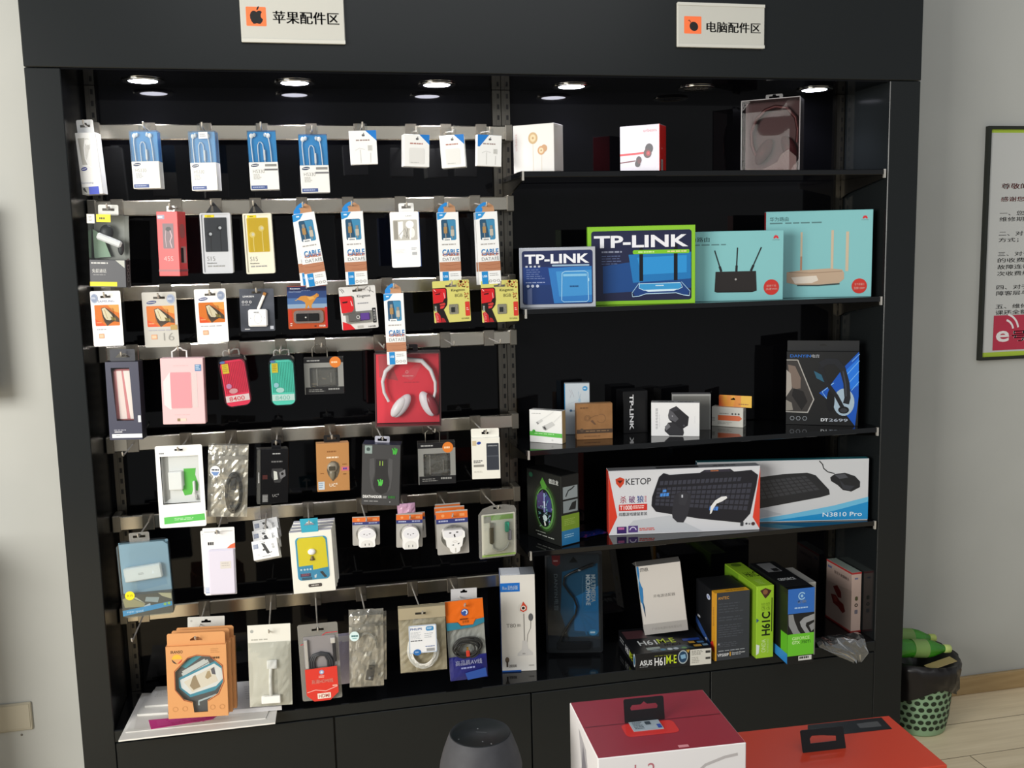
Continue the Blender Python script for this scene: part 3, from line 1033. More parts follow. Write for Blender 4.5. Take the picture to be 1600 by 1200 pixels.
def cable_pack(c, Y, lab, nick, rail, group, yaw=-2, carry=True, gold=True):
    t = hang('cable_box', lab, 'package', c, Y, yaw, group=group)
    d, w, h = 0.014, t.w, t.h
    m = MB()
    m.rbox(-w / 2, w / 2, 0, d, 0, h, 0.0008, M('#edeeed', 0.4), side=M('#d3d4d2', 0.4))
    p = t.F(m)
    p.r(0.17, 0.10, 0.85, 0.385, '#27506e', 0.08); p.poly([(0.45, 0.105), (0.85, 0.11), (0.85, 0.37), (0.78, 0.385), (0.6, 0.385)], '#3f86ae')
    p.poly([(0, 0.005), (0.46, 0.005), (0.28, 0.075), (0.04, 0.1), (0, 0.1)], '#2e8fd0'); p.bars(0.12, 0.03, 0.3, 0.05, 1, '#e9f2f8', 0.9)
    p.r(0.24, 0.355, 0.6, 0.40, '#f0f0ee'); p.bars(0.3, 0.372, 0.55, 0.388, 1, '#55606a', 0.9)
    p.bars(0.16, 0.435, 0.86, 0.455, 1, '#a9a4a0', 0.8)
    p.t('CABLE', 0.16, 0.51, 0.95, 0.59, '#1d78b8', 0.03)
    p.r(0.16, 0.556, 0.95, 0.562, '#c8a99c'); p.t('CABLE', 0.16, 0.57, 0.95, 0.605, '#a8583c', 0.03)
    p.t('DATA线', 0.16, 0.615, 0.95, 0.675, '#8f9294', -0.008)
    p.r(0, 0.685, 1, 0.815, '#b27a5b'); p.l([(0.1, 0.72), (0.5, 0.735), (0.95, 0.72)], 0.02, '#9b6448'); p.l([(0.3, 0.78), (0.7, 0.79), (1, 0.775)], 0.02, '#9b6448')
    p.r(0.12, 0.82, 0.4, 0.995, '#1f86c8'); p.t('USB', 0.16, 0.87, 0.36, 0.9, '#d5e8f5', 0.02)
    p.bars(0.48, 0.85, 0.9, 0.9, 2, '#9c9c9a', 0.3)
    for u in (0.5, 0.68, 0.86): p.ring(u, 0.955, 0.055, 0.02, '#a09c98')
    t.part('carton', m)
    m = MB()
    for u, v0, col in ((0.36, 0.2, '#c9a06a'), (0.68, 0.24, '#e0d6c4')):
        m.rbox(t.x(u) - 0.005, t.x(u) + 0.005, -0.0016, -0.0003, t.z(v0 + 0.09), t.z(v0), 0.0005, M(col, 0.25, 0.5))
        m.box(t.x(u) - 0.0036, t.x(u) + 0.0036, -0.0014, -0.0003, t.z(v0), t.z(v0 - 0.05), M('#b9b6ae', 0.25, 0.7))
        m.box(t.x(u) - 0.0015, t.x(u) + 0.0015, -0.0012, -0.0003, t.z(0.36), t.z(v0 + 0.09), M('#8d8d8a', 0.4))
    t.part('plug', m, 'gold USB plugs in the window')
    m = MB()
    z0 = h - 0.002
    oc = [(t.x(0.06), z0), (t.x(0.08), z0 + 0.012), (t.x(0.22), z0 + 0.022), (t.x(0.42), z0 + 0.029), (t.x(0.62), z0 + 0.028), (t.x(0.86), z0 + 0.018), (t.x(0.9), z0)]
    cx, hz = t.x(0.5), z0 + 0.016
    m.prism(oc, d * 0.6, d * 0.6 + 0.0008, M('#b88a66', 0.45), [[(cx - 0.008, hz), (cx + 0.008, hz), (cx + 0.003, hz + 0.006), (cx - 0.003, hz + 0.006)]])
    pp = Pr(m, (-w / 2, d * 0.6, h + 0.028), (w, 0, 0), (0, 0, -0.03), (0, -1, 0))
    pp.poly([(0.06, 1), (0.08, 0.6), (0.22, 0.26), (0.42, 0.03), (0.62, 0.07), (0.55, 0.2), (0.3, 0.5), (0.36, 0.6), (0.32, 1)], '#1f82cc')
    t.part('hang_tab', m, 'blue and tan arched hanging flap')
    if carry:
        hook_for(t, nick, rail, cx, d * 0.6, hz + 0.002)
    return t


G2 = 'white and blue data cable boxes'
cable_pack((457.5, 335, 491, 330.5, 512, 444, 480, 449.5), 0.0, 'front tilted white data cable box with blue flap beside the yellow earphone box', 'tilted data cable boxes', 2, G2)
cable_pack((456.2, 336.5, 489.5, 333, 504.5, 444.5, 470.5, 446.5), 0.03, 'rear data cable box mostly hidden behind the tilted cable box', '', 2, G2, carry=False)
cable_pack((531, 331, 565, 330, 577, 444.5, 542.5, 445), 0.01, 'single white data cable box with blue flap, second column from the yellow earphone box', 'second column data cable box', 2, G2)
cable_pack((683, 332.5, 716, 330.5, 721.5, 444, 688, 445), 0.02, 'white data cable box right of the shiny white earphone box', 'data cable box right of the white earphone box', 2, G2)
cable_pack((742.8, 332, 777.5, 329.5, 783, 443, 749.5, 445), 0.01, 'front data cable box nearest the middle upright on the second rail', 'data cable boxes by the middle upright', 2, G2)
cable_pack((740.5, 332.2, 775, 331.2, 780, 444, 746, 445), 0.035, 'rear data cable box peeking out at left behind the one by the middle upright', '', 2, G2, carry=False)

t = hang('earphone_box', 'bright white earphone box with blue side hanging between the data cable boxes', 'package', (607.5, 331, 652.5, 331, 658.8, 417, 613.8, 418), 0.03, -6)
d = 0.03
m = MB()
m.prism(rrect(-t.w / 2, t.w / 2, 0, t.h, 0.005), 0, 0.003, M('#f5f5f3', 0.35))
m.box(-t.w / 2 + 0.001, t.w / 2 + 0.002, 0.003, d, 0.001, t.h - 0.001, M('#4a6cb4', 0.35))
p = t.F(m)
p.r(0.1, 0.145, 0.93, 0.51, '#c2bfb6', 0.04); p.r(0.12, 0.16, 0.26, 0.49, '#9a968c')
p.poly([(0.28, 0.18), (0.45, 0.17), (0.44, 0.4), (0.36, 0.5), (0.27, 0.4)], '#f4f4f1'); p.e(0.68, 0.23, 0.14, 0.07, '#f8f8f6'); p.e(0.75, 0.38, 0.1, 0.09, '#eeece7')
p.l([(0.46, 0.42), (0.55, 0.47), (0.6, 0.3)], 0.02, '#7d7a74'); p.l([(0.3, 0.42), (0.5, 0.3), (0.62, 0.48)], 0.02, '#8d8a84'); p.l([(0.72, 0.3), (0.68, 0.5)], 0.05, '#fafaf8')
p.t('LED', 0.55, 0.065, 0.75, 0.085, '#8a8f9c')
p.bars(0.7, 0.65, 0.88, 0.7, 2, '#9fa3ad'); p.r(0.72, 0.73, 0.88, 0.78, '#b5b6b8'); p.bars(0.12, 0.68, 0.5, 0.75, 3, '#e3e3e0')
t.part('carton', m)
hx = tab(t, t.x(0.32), t.x(0.85), t.h - 0.001, t.h + 0.024, 0.008, M('#f0efeb', 0.4))
hook_for(t, 'bright white earphone box', 2, *hx)


# --- third rail
def memory_card(c, lab, nick, base, name, big=None, Y=0.0, word=False, yaw=-2):
    t = hang('memory_card_pack', lab, 'package', c, Y, yaw, group='white memory card packs with orange picture')
    m, hx = slotcard(t, 0.0012, M(base, 0.4), 0.004, 0.5, 0.105, 0.17)
    p = t.F(m)
    p.r(0.11, 0.25, 0.92, 0.63, '#cf6f22', 0.03)
    p.poly([(0.11, 0.5), (0.3, 0.56), (0.46, 0.63), (0.14, 0.63), (0.11, 0.61)], '#d8501f')
    p.poly([(0.55, 0.25), (0.92, 0.25), (0.92, 0.4), (0.7, 0.36)], '#e09a4a')
    p.poly([(0.33, 0.31), (0.45, 0.29), (0.55, 0.33), (0.78, 0.43), (0.9, 0.5), (0.91, 0.57), (0.72, 0.55), (0.58, 0.6), (0.5, 0.635), (0.42, 0.56), (0.36, 0.45)], '#4a3a2a')
    p.poly([(0.35, 0.32), (0.45, 0.30), (0.52, 0.34), (0.66, 0.43), (0.72, 0.5), (0.6, 0.53), (0.48, 0.52), (0.41, 0.46)], '#f0e4c2')
    p.poly([(0.62, 0.46), (0.78, 0.49), (0.8, 0.54), (0.66, 0.53)], '#8a7a3c'); p.l([(0.44, 0.34), (0.52, 0.5)], 0.012, '#b08a4a')
    p.bars(0.15, 0.56, 0.34, 0.6, 1, '#f0a070')
    if word:
        p.t('SAMSUNG', 0.24, 0.165, 0.78, 0.205, '#7380a8'); u = 0.13
    else:
        p.e(0.27, 0.185, 0.145, 0.03, '#3c4a7c', rot=-8); p.l([(0.16, 0.188), (0.38, 0.18)], 0.02, base); u = 0.84
    p.e(u, 0.13, 0.12, 0.085, '#8b97b0'); p.bars(u - 0.09, 0.11, u + 0.09, 0.15, 2, '#dfe3ea'); p.ring(u, 0.13, 0.105, 0.012, '#b9c3d6', rv=0.075)
    p.bars(0.14, 0.685, 0.5 if word else 0.9, 0.705, 1, '#a8a6b0', 0.8)
    p.r(0.2, 0.77, 0.37, 0.855, '#d79a72'); p.r(0.22, 0.785, 0.35, 0.84, '#e8c0a0')
    if big:
        p.t(big, 0.56, 0.745, 0.86, 0.885, '#9b9992', -0.012); p.r(0.78, 0.60, 0.98, 0.69, '#b5975a')
    t.part('card', m)
    m = MB()
    m.prism(rrect(t.x(0.36), t.x(0.72), t.z(0.56), t.z(0.31), 0.004), -0.0035, 0.0, CLEAR)
    t.part('blister', m)
    hook_for(t, nick, 3, *hx)


memory_card((140, 455, 187, 454.4, 194.4, 540, 147, 541.6), 'white memory card pack with grey sticker at top left, leftmost on the third rail', 'leftmost white memory card pack', '#f2f1ee', '', word=True)
memory_card((220, 457, 274, 455.6, 281, 542, 228, 542.4), 'white memory card pack, shade in its colour, marked 16 with an orange picture', 'memory card pack marked 16', '#c3c0b8', '', big='16', Y=0.04, yaw=-5)  # a white card whose shade is put into the base colour
memory_card((302.4, 452.4, 352, 450.4, 358, 534, 309, 535.6), 'white memory card pack with round sticker at top right beside the dark card', 'white memory card pack with right sticker', '#f2f1ee', '')

t = hang('adapter_card', 'dark grey blister card holding a small square white adapter', 'package', (373, 451, 426, 451, 431.4, 517.6, 377, 517), 0.01, -3)
m, hx = slotcard(t, 0.001, noisy('dark_card_print', '#24272e', '#5d616c', 9, 0.35), 0.003, 0.5, 0.09, 0.14)
p = t.F(m)
p.t('LINKSEN', 0.1, 0.16, 0.42, 0.2, '#e6e6e8', 0.02)
for u in (0.1, 0.2, 0.31): p.ring(u, 0.31, 0.03, 0.012, '#e6e6e8')
p.bars(0.06, 0.37, 0.4, 0.39, 1, '#a6a6ac', 0.8); p.bars(0.12, 0.94, 0.32, 0.96, 1, '#d9d9dc', 0.9); p.r(0.86, 0.88, 0.96, 0.96, '#b9bcc6')
t.part('card', m)
m = MB()
m.rbox(t.x(0.24), t.x(0.8), -0.012, 0.0, t.z(0.89), t.z(0.48), 0.004, M('#f6f6f6', 0.3))
p = Pr(m, (t.x(0.24), -0.012, t.z(0.48)), (t.x(0.8) - t.x(0.24), 0, 0), (0, 0, t.z(0.89) - t.z(0.48)), (0, -1, 0))
p.ring(0.5, 0.52, 0.2, 0.02, '#c2c2c4', rv=0.3); p.bars(0.3, 0.15, 0.6, 0.2, 1, '#55585e', 0.9); p.e(0.13, 0.5, 0.02, None, '#888a90'); p.e(0.85, 0.5, 0.02, None, '#888a90')
t.part('adapter', m, 'square white adapter')
m = MB()
m.rbox(-0.004, 0.004, -0.006, 0, -0.02, 0.022, 0.0015, M('#f2ede6', 0.3))
m.box(-0.004, 0.004, -0.006, 0, 0.022, 0.03, M('#a4713a', 0.3))
q = Matrix.Translation((t.x(0.62), 0, t.z(0.33))) @ Matrix.Rotation(math.radians(24), 4, 'Y')
m.v = [q @ p_ for p_ in m.v]
t.part('cable_stub', m, 'short white cable')
hook_for(t, 'dark card of the square adapter', 3, *hx)

t = hang('usb_stick_pack', 'orange and blue blister card with running big cat and black USB stick', 'package', (448, 447.5, 509.5, 446, 512.5, 512.5, 451, 514.5), 0.03)
m, hx = slotcard(t, 0.001, M('#b24a22', 0.4), 0.003, 0.5, 0.05, 0.12)
p = t.F(m)
p.r(0.0, 0.01, 1, 0.12, '#20294f'); p.r(0, 0.12, 1, 0.28, '#2f4678'); p.r(0, 0.28, 1, 0.42, '#4a6da0'); p.r(0, 0.42, 1, 0.52, '#8aa3bd'); p.r(0, 0.52, 1, 0.56, '#a5562f')
p.r(0.94, 0.5, 1, 0.97, '#c0282a'); p.r(0.02, 0.55, 0.1, 0.85, '#c43a26')
p.t('Kingston', 0.08, 0.04, 0.33, 0.085, '#dfe4f0', 0.02); p.t('DataTraveler', 0.05, 0.11, 0.36, 0.15, '#9fb0d0'); p.bars(0.36, 0.1, 0.66, 0.14, 1, '#6e7fa6')
cat = [(0.24, 0.31), (0.34, 0.235), (0.46, 0.225), (0.58, 0.25), (0.68, 0.22), (0.75, 0.175), (0.80, 0.20), (0.80, 0.25), (0.74, 0.275), (0.70, 0.33), (0.64, 0.40), (0.60, 0.47), (0.62, 0.52), (0.55, 0.515), (0.53, 0.44), (0.49, 0.52), (0.43, 0.53), (0.46, 0.46), (0.44, 0.38), (0.36, 0.34), (0.31, 0.33)]
p.poly(cat, '#c98a3c'); p.l([(0.27, 0.29), (0.23, 0.33), (0.19, 0.33)], 0.02, '#c2a06a'); p.poly([(0.5, 0.25), (0.66, 0.25), (0.7, 0.3), (0.56, 0.33)], '#dca656'); p.e(0.775, 0.215, 0.012, None, '#5a3a18')
p.bars(0.05, 0.86, 0.12, 0.95, 2, '#f0e0d8'); p.t('32GB', 0.78, 0.92, 0.94, 0.96, '#f2e6de', 0.02); p.bars(0.66, 0.93, 0.72, 0.96, 1, '#2a201c', 0.9)
t.part('card', m)
m = MB()
m.prism(rrect(t.x(0.14), t.x(0.9), t.z(0.87), t.z(0.57), 0.009), -0.004, 0, CLOUD)
t.part('blister', m)
m = MB()
m.rbox(t.x(0.20), t.x(0.78), -0.009, -0.004, t.z(0.82), t.z(0.64), 0.002, M('#1b1b1c', 0.3))
p = Pr(m, (t.x(0.2), -0.009, t.z(0.64)), (t.x(0.78) - t.x(0.2), 0, 0), (0, 0, t.z(0.82) - t.z(0.64)), (0, -1, 0))
p.e(0.42, 0.5, 0.035, None, '#c9c9c4'); p.r(0.5, 0.0, 0.55, 1, '#2c2c2d')
t.part('usb_stick', m, 'black USB stick')
hook_for(t, 'blister card of the black USB stick', 3, *hx)


def redface(p, s=1.0, top=0.22):
    """stylised red face profile printed at the left edge"""
    p.poly([(0.0, top), (0.34, top), (0.38, top + 0.03), (0.39, top + 0.3), (0.37, top + 0.42), (0.3, top + 0.5), (0.27, top + 0.53), (0.0, top + 0.53)], '#1d1414')
    p.poly([(0.0, top + 0.02), (0.33, top + 0.02), (0.355, top + 0.06), (0.35, top + 0.24), (0.29, top + 0.28), (0.26, top + 0.34), (0.0, top + 0.37)], '#d11f25')
    p.poly([(0.17, top + 0.38), (0.3, top + 0.355), (0.33, top + 0.39), (0.3, top + 0.42), (0.18, top + 0.42)], '#c23a34')
    p.poly([(0.18, top + 0.44), (0.31, top + 0.43), (0.26, top + 0.49), (0.18, top + 0.5)], '#d8383a')
    p.poly([(0.06, top + 0.14), (0.2, top + 0.12), (0.2, top + 0.155), (0.08, top + 0.165)], '#3a0c10'); p.l([(0.02, top + 0.11), (0.12, top + 0.09), (0.24, top + 0.1)], 0.012, '#7a1015')
    p.l([(0.3, top + 0.12), (0.315, top + 0.25)], 0.018, '#f0b0b0'); p.l([(0.03, top + 0.03), (0.08, top + 0.08)], 0.015, '#f6d0d0')


t = hang('usb_stick_pack', 'white blister card with red face print and purple swivel USB stick', 'package', (527.5, 448.8, 585, 445.8, 592.5, 512, 536, 515.5), 0.03)
m, hx = slotcard(t, 0.001, M('#dddbd8', 0.4), 0.004, 0.5, 0.10, 0.13)
p = t.F(m)
p.poly([(0.0, 0.21), (0.34, 0.21), (0.4, 0.24), (0.41, 0.6), (0.3, 0.66), (0.06, 0.66)], '#6e6660')
p.poly([(0.0, 0.22), (0.32, 0.22), (0.36, 0.27), (0.37, 0.52), (0.3, 0.6), (0.03, 0.6)], '#d62228'); p.poly([(0.06, 0.34), (0.22, 0.33), (0.2, 0.37), (0.08, 0.375)], '#3a0c10'); p.l([(0.3, 0.33), (0.33, 0.45)], 0.025, '#f3b8b8')
p.poly([(0.03, 0.8), (0.24, 0.88), (0.36, 1), (0.02, 1)], '#d62228')
p.t('Kingston', 0.48, 0.2, 0.84, 0.285, '#3a3a3a', 0.008); p.bars(0.48, 0.39, 0.84, 0.43, 1, '#9b9b9f', 0.7)
for a_ in ((0.02, 0.04, 0.1, 0.14), (0.06, 0.03, 0.14, 0.12), (0.5, 0.04, 0.72, 0.1), (0.6, 0.1, 0.8, 0.02), (0.78, 0.1, 0.95, 0.17), (0.85, 0.04, 0.83, 0.16)):
    p.l([(a_[0], a_[1]), ((a_[0] + a_[2]) / 2 + 0.02, (a_[1] + a_[3]) / 2), (a_[2], a_[3])], 0.012, '#55504c')
p.r(0.86, 0.53, 0.96, 0.88, '#2a2a2c', 0.02); p.tv('USB2.0', 0.885, 0.57, 0.94, 0.84, '#dcdcdc', 0.0, True)
p.t('16GB', 0.72, 0.94, 0.92, 0.98, '#444444', 0.01); p.r(0.42, 0.92, 0.58, 0.98, '#b9b6b0')
t.part('card', m)
m = MB()
m.prism(rrect(t.x(0.12), t.x(0.9), t.z(0.86), t.z(0.58), 0.009), -0.004, 0, CLEARB)
t.part('blister', m)
m = MB()
m.rbox(t.x(0.2), t.x(0.78), -0.009, -0.004, t.z(0.8), t.z(0.63), 0.002, M('#5d3f8e', 0.3))
stick_ = t.part('usb_stick', m, 'purple USB stick')
m = MB()
m.rbox(t.x(0.2), t.x(0.52), -0.0105, -0.003, t.z(0.81), t.z(0.62), 0.001, M('#8f8c88', 0.25, 0.8))
p = Pr(m, (t.x(0.2), -0.0105, t.z(0.62)), (t.x(0.52) - t.x(0.2), 0, 0), (0, 0, t.z(0.81) - t.z(0.62)), (0, -1, 0))
p.ring(0.8, 0.5, 0.13, 0.04, '#e3e2e0')
t.part('swivel_cover', m, 'grey metal swivel cover', stick_)
hook_for(t, 'card of the purple USB stick', 3, *hx)

cable_pack((600, 459.5, 631, 457.5, 635.5, 568.8, 604.5, 570.5), -0.02, 'lone data cable box hanging low from the third rail over the red headphone box', 'lone low data cable box', 3, G2, yaw=-8)

for c, lab, nick in (((675, 440.5, 732.5, 436, 736, 502, 679, 504.5), 'yellow memory card pack marked 8GB with red face, left of the two', 'left yellow 8GB pack'), ((751, 440, 808.8, 436, 811, 502, 753.8, 503.8), 'yellow memory card pack marked 8GB with red face, overlapping the middle upright', 'right yellow 8GB pack')):
    t = hang('memory_card_pack', lab, 'package', c, 0.01, group='yellow 8GB memory card packs')
    m, hx = slotcard(t, 0.001, M('#d3cd72', 0.4), 0.0035, 0.5, 0.13, 0.15)
    p = t.F(m)
    redface(p, 1, 0.165)
    p.poly([(0.1, 0.66), (0.28, 0.7), (0.4, 1), (0.05, 1)], '#1c1414'); p.poly([(0.02, 0.76), (0.1, 0.74), (0.17, 0.82), (0.19, 0.99), (0.06, 0.99)], '#c8242a'); p.poly([(0.2, 0.88), (0.27, 0.9), (0.32, 0.99), (0.2, 0.99)], '#a81f24')
    p.r(0.02, 0.57, 0.09, 0.72, '#39413e'); p.tv('8GB', 0.035, 0.6, 0.08, 0.72, '#d8d8d0')
    p.tv('CLASS 4', 0.06, 0.76, 0.12, 0.98, '#e8a0a0')
    p.t('Kingston', 0.5, 0.205, 0.87, 0.285, '#4c4a30', 0.006); p.t('8GB', 0.59, 0.325, 0.8, 0.405, '#7d7845', 0.0)
    rnd = random.Random(3)
    for i in range(26):
        u, v = 0.7 + 0.28 * rnd.random(), 0.02 + 0.16 * rnd.random()
        p.e(u, v, 0.012 + 0.012 * rnd.random(), None, rnd.choice(['#b8402c', '#8a3a24', '#d0703c', '#6e2a1c']), 7); p.k -= 1
    for i in range(16):
        p.e(0.86 + 0.12 * rnd.random(), 0.3 + 0.16 * rnd.random(), 0.014, None, rnd.choice(['#b8402c', '#c86a3c', '#8a5a2a']), 7); p.k -= 1
    p.k += 2
    p.r(0.86, 0.525, 0.985, 0.87, '#d03a2c', 0.02); p.bars(0.89, 0.67, 0.96, 0.75, 2, '#f0d8d0')
    p.t('SDC4/8GB', 0.74, 0.91, 0.95, 0.945, '#4a4830')
    t.part('card', m)
    m = MB()
    m.rbox(t.x(0.42), t.x(0.67), -0.003, 0, t.z(0.81), t.z(0.57), 0.002, CLOUD)
    t.part('blister', m)
    m = MB()
    m.rbox(t.x(0.47), t.x(0.57), -0.0045, -0.003, t.z(0.76), t.z(0.64), 0.0005, M('#2b2d2b', 0.3))
    t.part('memory_card', m, 'black chip')
    hook_for(t, nick, 3, *hx)

# --- middle rail
t = hang('power_bank_box', 'tall dark navy box with a pink power bank behind its window', 'package', (164, 566, 214, 565, 224.5, 687, 171.5, 687), 0.0, -8)
d = 0.04
m = MB()
w, h = t.w, t.h
win = [(t.x(.16), t.z(.075)), (t.x(.72), t.z(.075)), (t.x(.77), t.z(.755)), (t.x(.25), t.z(.755))]
m.prism([(-w / 2, 0), (w / 2, 0), (w / 2, h), (-w / 2, h)], 0, 0.0012, M('#33354a', 0.4), [win])
m.box(-w / 2, w / 2, d - 0.001, d, 0, h, M('#24252f', 0.4))
m.box(-w / 2, -w / 2 + 0.001, 0.0012, d - 0.001, 0, h, M('#24252f', 0.4)); m.box(w / 2 - 0.001, w / 2, 0.0012, d - 0.001, 0, h, M('#24252f', 0.4))
m.box(-w / 2 + 0.001, w / 2 - 0.001, 0.0012, d - 0.001, h - 0.001, h, M('#2c2e3a', 0.4)); m.box(-w / 2 + 0.001, w / 2 - 0.001, 0.0012, d - 0.001, 0, 0.001, M('#2c2e3a', 0.4))
p = t.F(m)
p.bars(0.15, 0.868, 0.6, 0.883, 1, '#9a9ca8', 0.8); p.bars(0.16, 0.892, 0.42, 0.905, 1, '#e0e0e6', 0.9)
p.r(0.08, 0.925, 0.995, 0.975, '#eceef0'); p.r(0.9, 0.69, 0.985, 0.775, '#f0f0ee'); p.bars(0.2, 0.94, 0.35, 0.96, 1, '#8a8a90')
t.part('carton', m)
m = MB()
m.rbox(t.x(0.14), t.x(0.84), 0.012, 0.03, t.z(0.76), t.z(0.10), 0.005, M('#d98a8c', 0.22))
p = Pr(m, (t.x(0.14), 0.012, t.z(0.10)), (t.x(0.84) - t.x(0.14), 0, 0), (0, 0, t.z(0.76) - t.z(0.10)), (0, -1, 0))
p.poly([(0.2, 0.03), (0.42, 0.03), (0.56, 0.97), (0.24, 0.97)], '#f1dcd6'); p.poly([(0.5, 0.03), (0.84, 0.03), (0.9, 0.97), (0.7, 0.97)], '#f6e8e2')
t.part('power_bank', m, 'pink power bank with pale bands')
m = MB()
m.prism(win, 0.0006, 0.0009, CLEAR)
t.part('window', m)
hx = tab(t, -0.035, 0.03, h - 0.001, h + 0.032, 0.02, M('#2b2d36', 0.4), (0.02, h + 0.014), kind='tri')
hook_for(t, 'dark navy power bank box', 4, *hx)

t = hang('power_bank_box', 'pale pink power bank box with white plastic hanger', 'package', (249, 559.6, 316.5, 559, 322, 662.4, 255.6, 663), 0.02, -5)
m = MB()
m.rbox(-t.w / 2, t.w / 2, 0, 0.03, 0, t.h, 0.0015, M('#e4bfc1', 0.4), side=M('#b98a88', 0.4))
p = t.F(m)
p.poly([(0.05, 0.35), (0.2, 0.22), (0.24, 0.22), (0.25, 0.74), (0.2, 0.78), (0.05, 0.7)], '#ecd9da')
p.r(0.72, 0.22, 0.84, 0.75, '#d6c3c2'); p.r(0.215, 0.215, 0.70, 0.76, '#d89b9f', 0.03); p.r(0.22, 0.22, 0.675, 0.745, '#d9949c', 0.03)
p.bars(0.3, 0.11, 0.68, 0.135, 1, '#d8b4b6'); p.bars(0.28, 0.85, 0.72, 0.875, 1, '#d8b4b6')
p.r(0.8, 0.10, 0.95, 0.2, '#5a83ac'); p.bars(0.82, 0.11, 0.94, 0.19, 3, '#c9dae8')
p.r(0.34, 0.91, 0.41, 0.955, '#8d7a58'); p.r(0.41, 0.91, 0.55, 0.955, '#e6cdbc')
t.part('carton', m)
m = MB()
z0 = t.h
m.tube([(t.x(0.26), 0.015, z0 - 0.002), (t.x(0.26), 0.015, z0 + 0.016), (t.x(0.33), 0.015, z0 + 0.020), (t.x(0.38), 0.015, z0 + 0.026), (t.x(0.46), 0.015, z0 + 0.026), (t.x(0.52), 0.015, z0 + 0.020), (t.x(0.6), 0.015, z0 + 0.018), (t.x(0.6), 0.015, z0 - 0.002)], 0.0022, '#e8e4e2', 8)
t.part('hanger', m, 'white plastic hanger')
hook_for(t, 'pale pink power bank box', 4, t.x(0.42), 0.015, z0 + 0.0215)

for c, col, dark, lab, nick in (((338, 557, 379, 554, 396.5, 632, 354, 638), '#f23056', '#cc2344', 'bright red ribbed power bank in a clear rounded pack marked 8400', 'red 8400 power bank'), ((419.5, 556, 459, 554.5, 463.3, 632.5, 423.5, 635.5), '#5cdcc4', '#3fb8a2', 'turquoise ribbed power bank in a clear rounded pack marked 8400', 'turquoise 8400 power bank')):
    t = hang('power_bank_pack', lab, 'package', c, -0.02, -6, group='clear power bank packs marked 8400')
    w, h = t.w, t.h
    m = MB()
    z1 = t.z(0.10)
    m.prism(rrect(-w * .46, w * .44, 0.002, z1, 0.014), 0.006, 0.026, M(col, 0.3), side=M(dark, 0.3))
    n = 13
    for i in range(n):
        x = -w * .40 + w * .78 * i / (n - 1)
        m.box(x - w * 0.013, x + w * 0.013, 0.0045, 0.0065, t.z(0.74), t.z(0.13), M(dark, 0.3))
    p = t.F(m, 0.0045)
    p.r(0.05, 0.775, 0.93, 0.90, '#ead9d8' if col[1] == 'f' else '#cfe8e2'); p.t('8400', 0.17, 0.80, 0.75, 0.885, '#d8444f' if col[1] == 'f' else '#8fc9bd', 0.01)
    p.r(0.1, 0.155, 0.34, 0.34, '#e3c81c'); p.bars(0.13, 0.18, 0.31, 0.32, 4, '#a98f1a')
    p.e(0.24, 0.59, 0.10, None, '#c887b4' if col[1] == 'f' else '#9fd0dc'); p.e(0.38, 0.69, 0.16, 0.05, '#dba0a4' if col[1] == 'f' else '#b8ddd8'); p.e(0.15, 0.12, 0.1, 0.025, '#5a7ab8')
    t.part('power_bank', m)
    m = MB()
    m.prism(rrect(-w / 2, w / 2, 0, h, 0.02, 7), 0.0, 0.03, CLEAR)
    t.part('clear_pack', m)
    m = MB()
    m.tube([(-w * .3, 0.016, h - 0.002), (-w * .3, 0.016, h + 0.01), (-w * .22, 0.016, h + 0.014), (-w * .05, 0.016, h + 0.009), (w * .1, 0.016, h + 0.014), (w * .28, 0.016, h + 0.013), (w * .3, 0.016, h - 0.002)], 0.0022, CLOUD, 8)
    t.part('hanger', m)
    hook_for(t, nick, 4, -w * .05, 0.016, h + 0.0055)


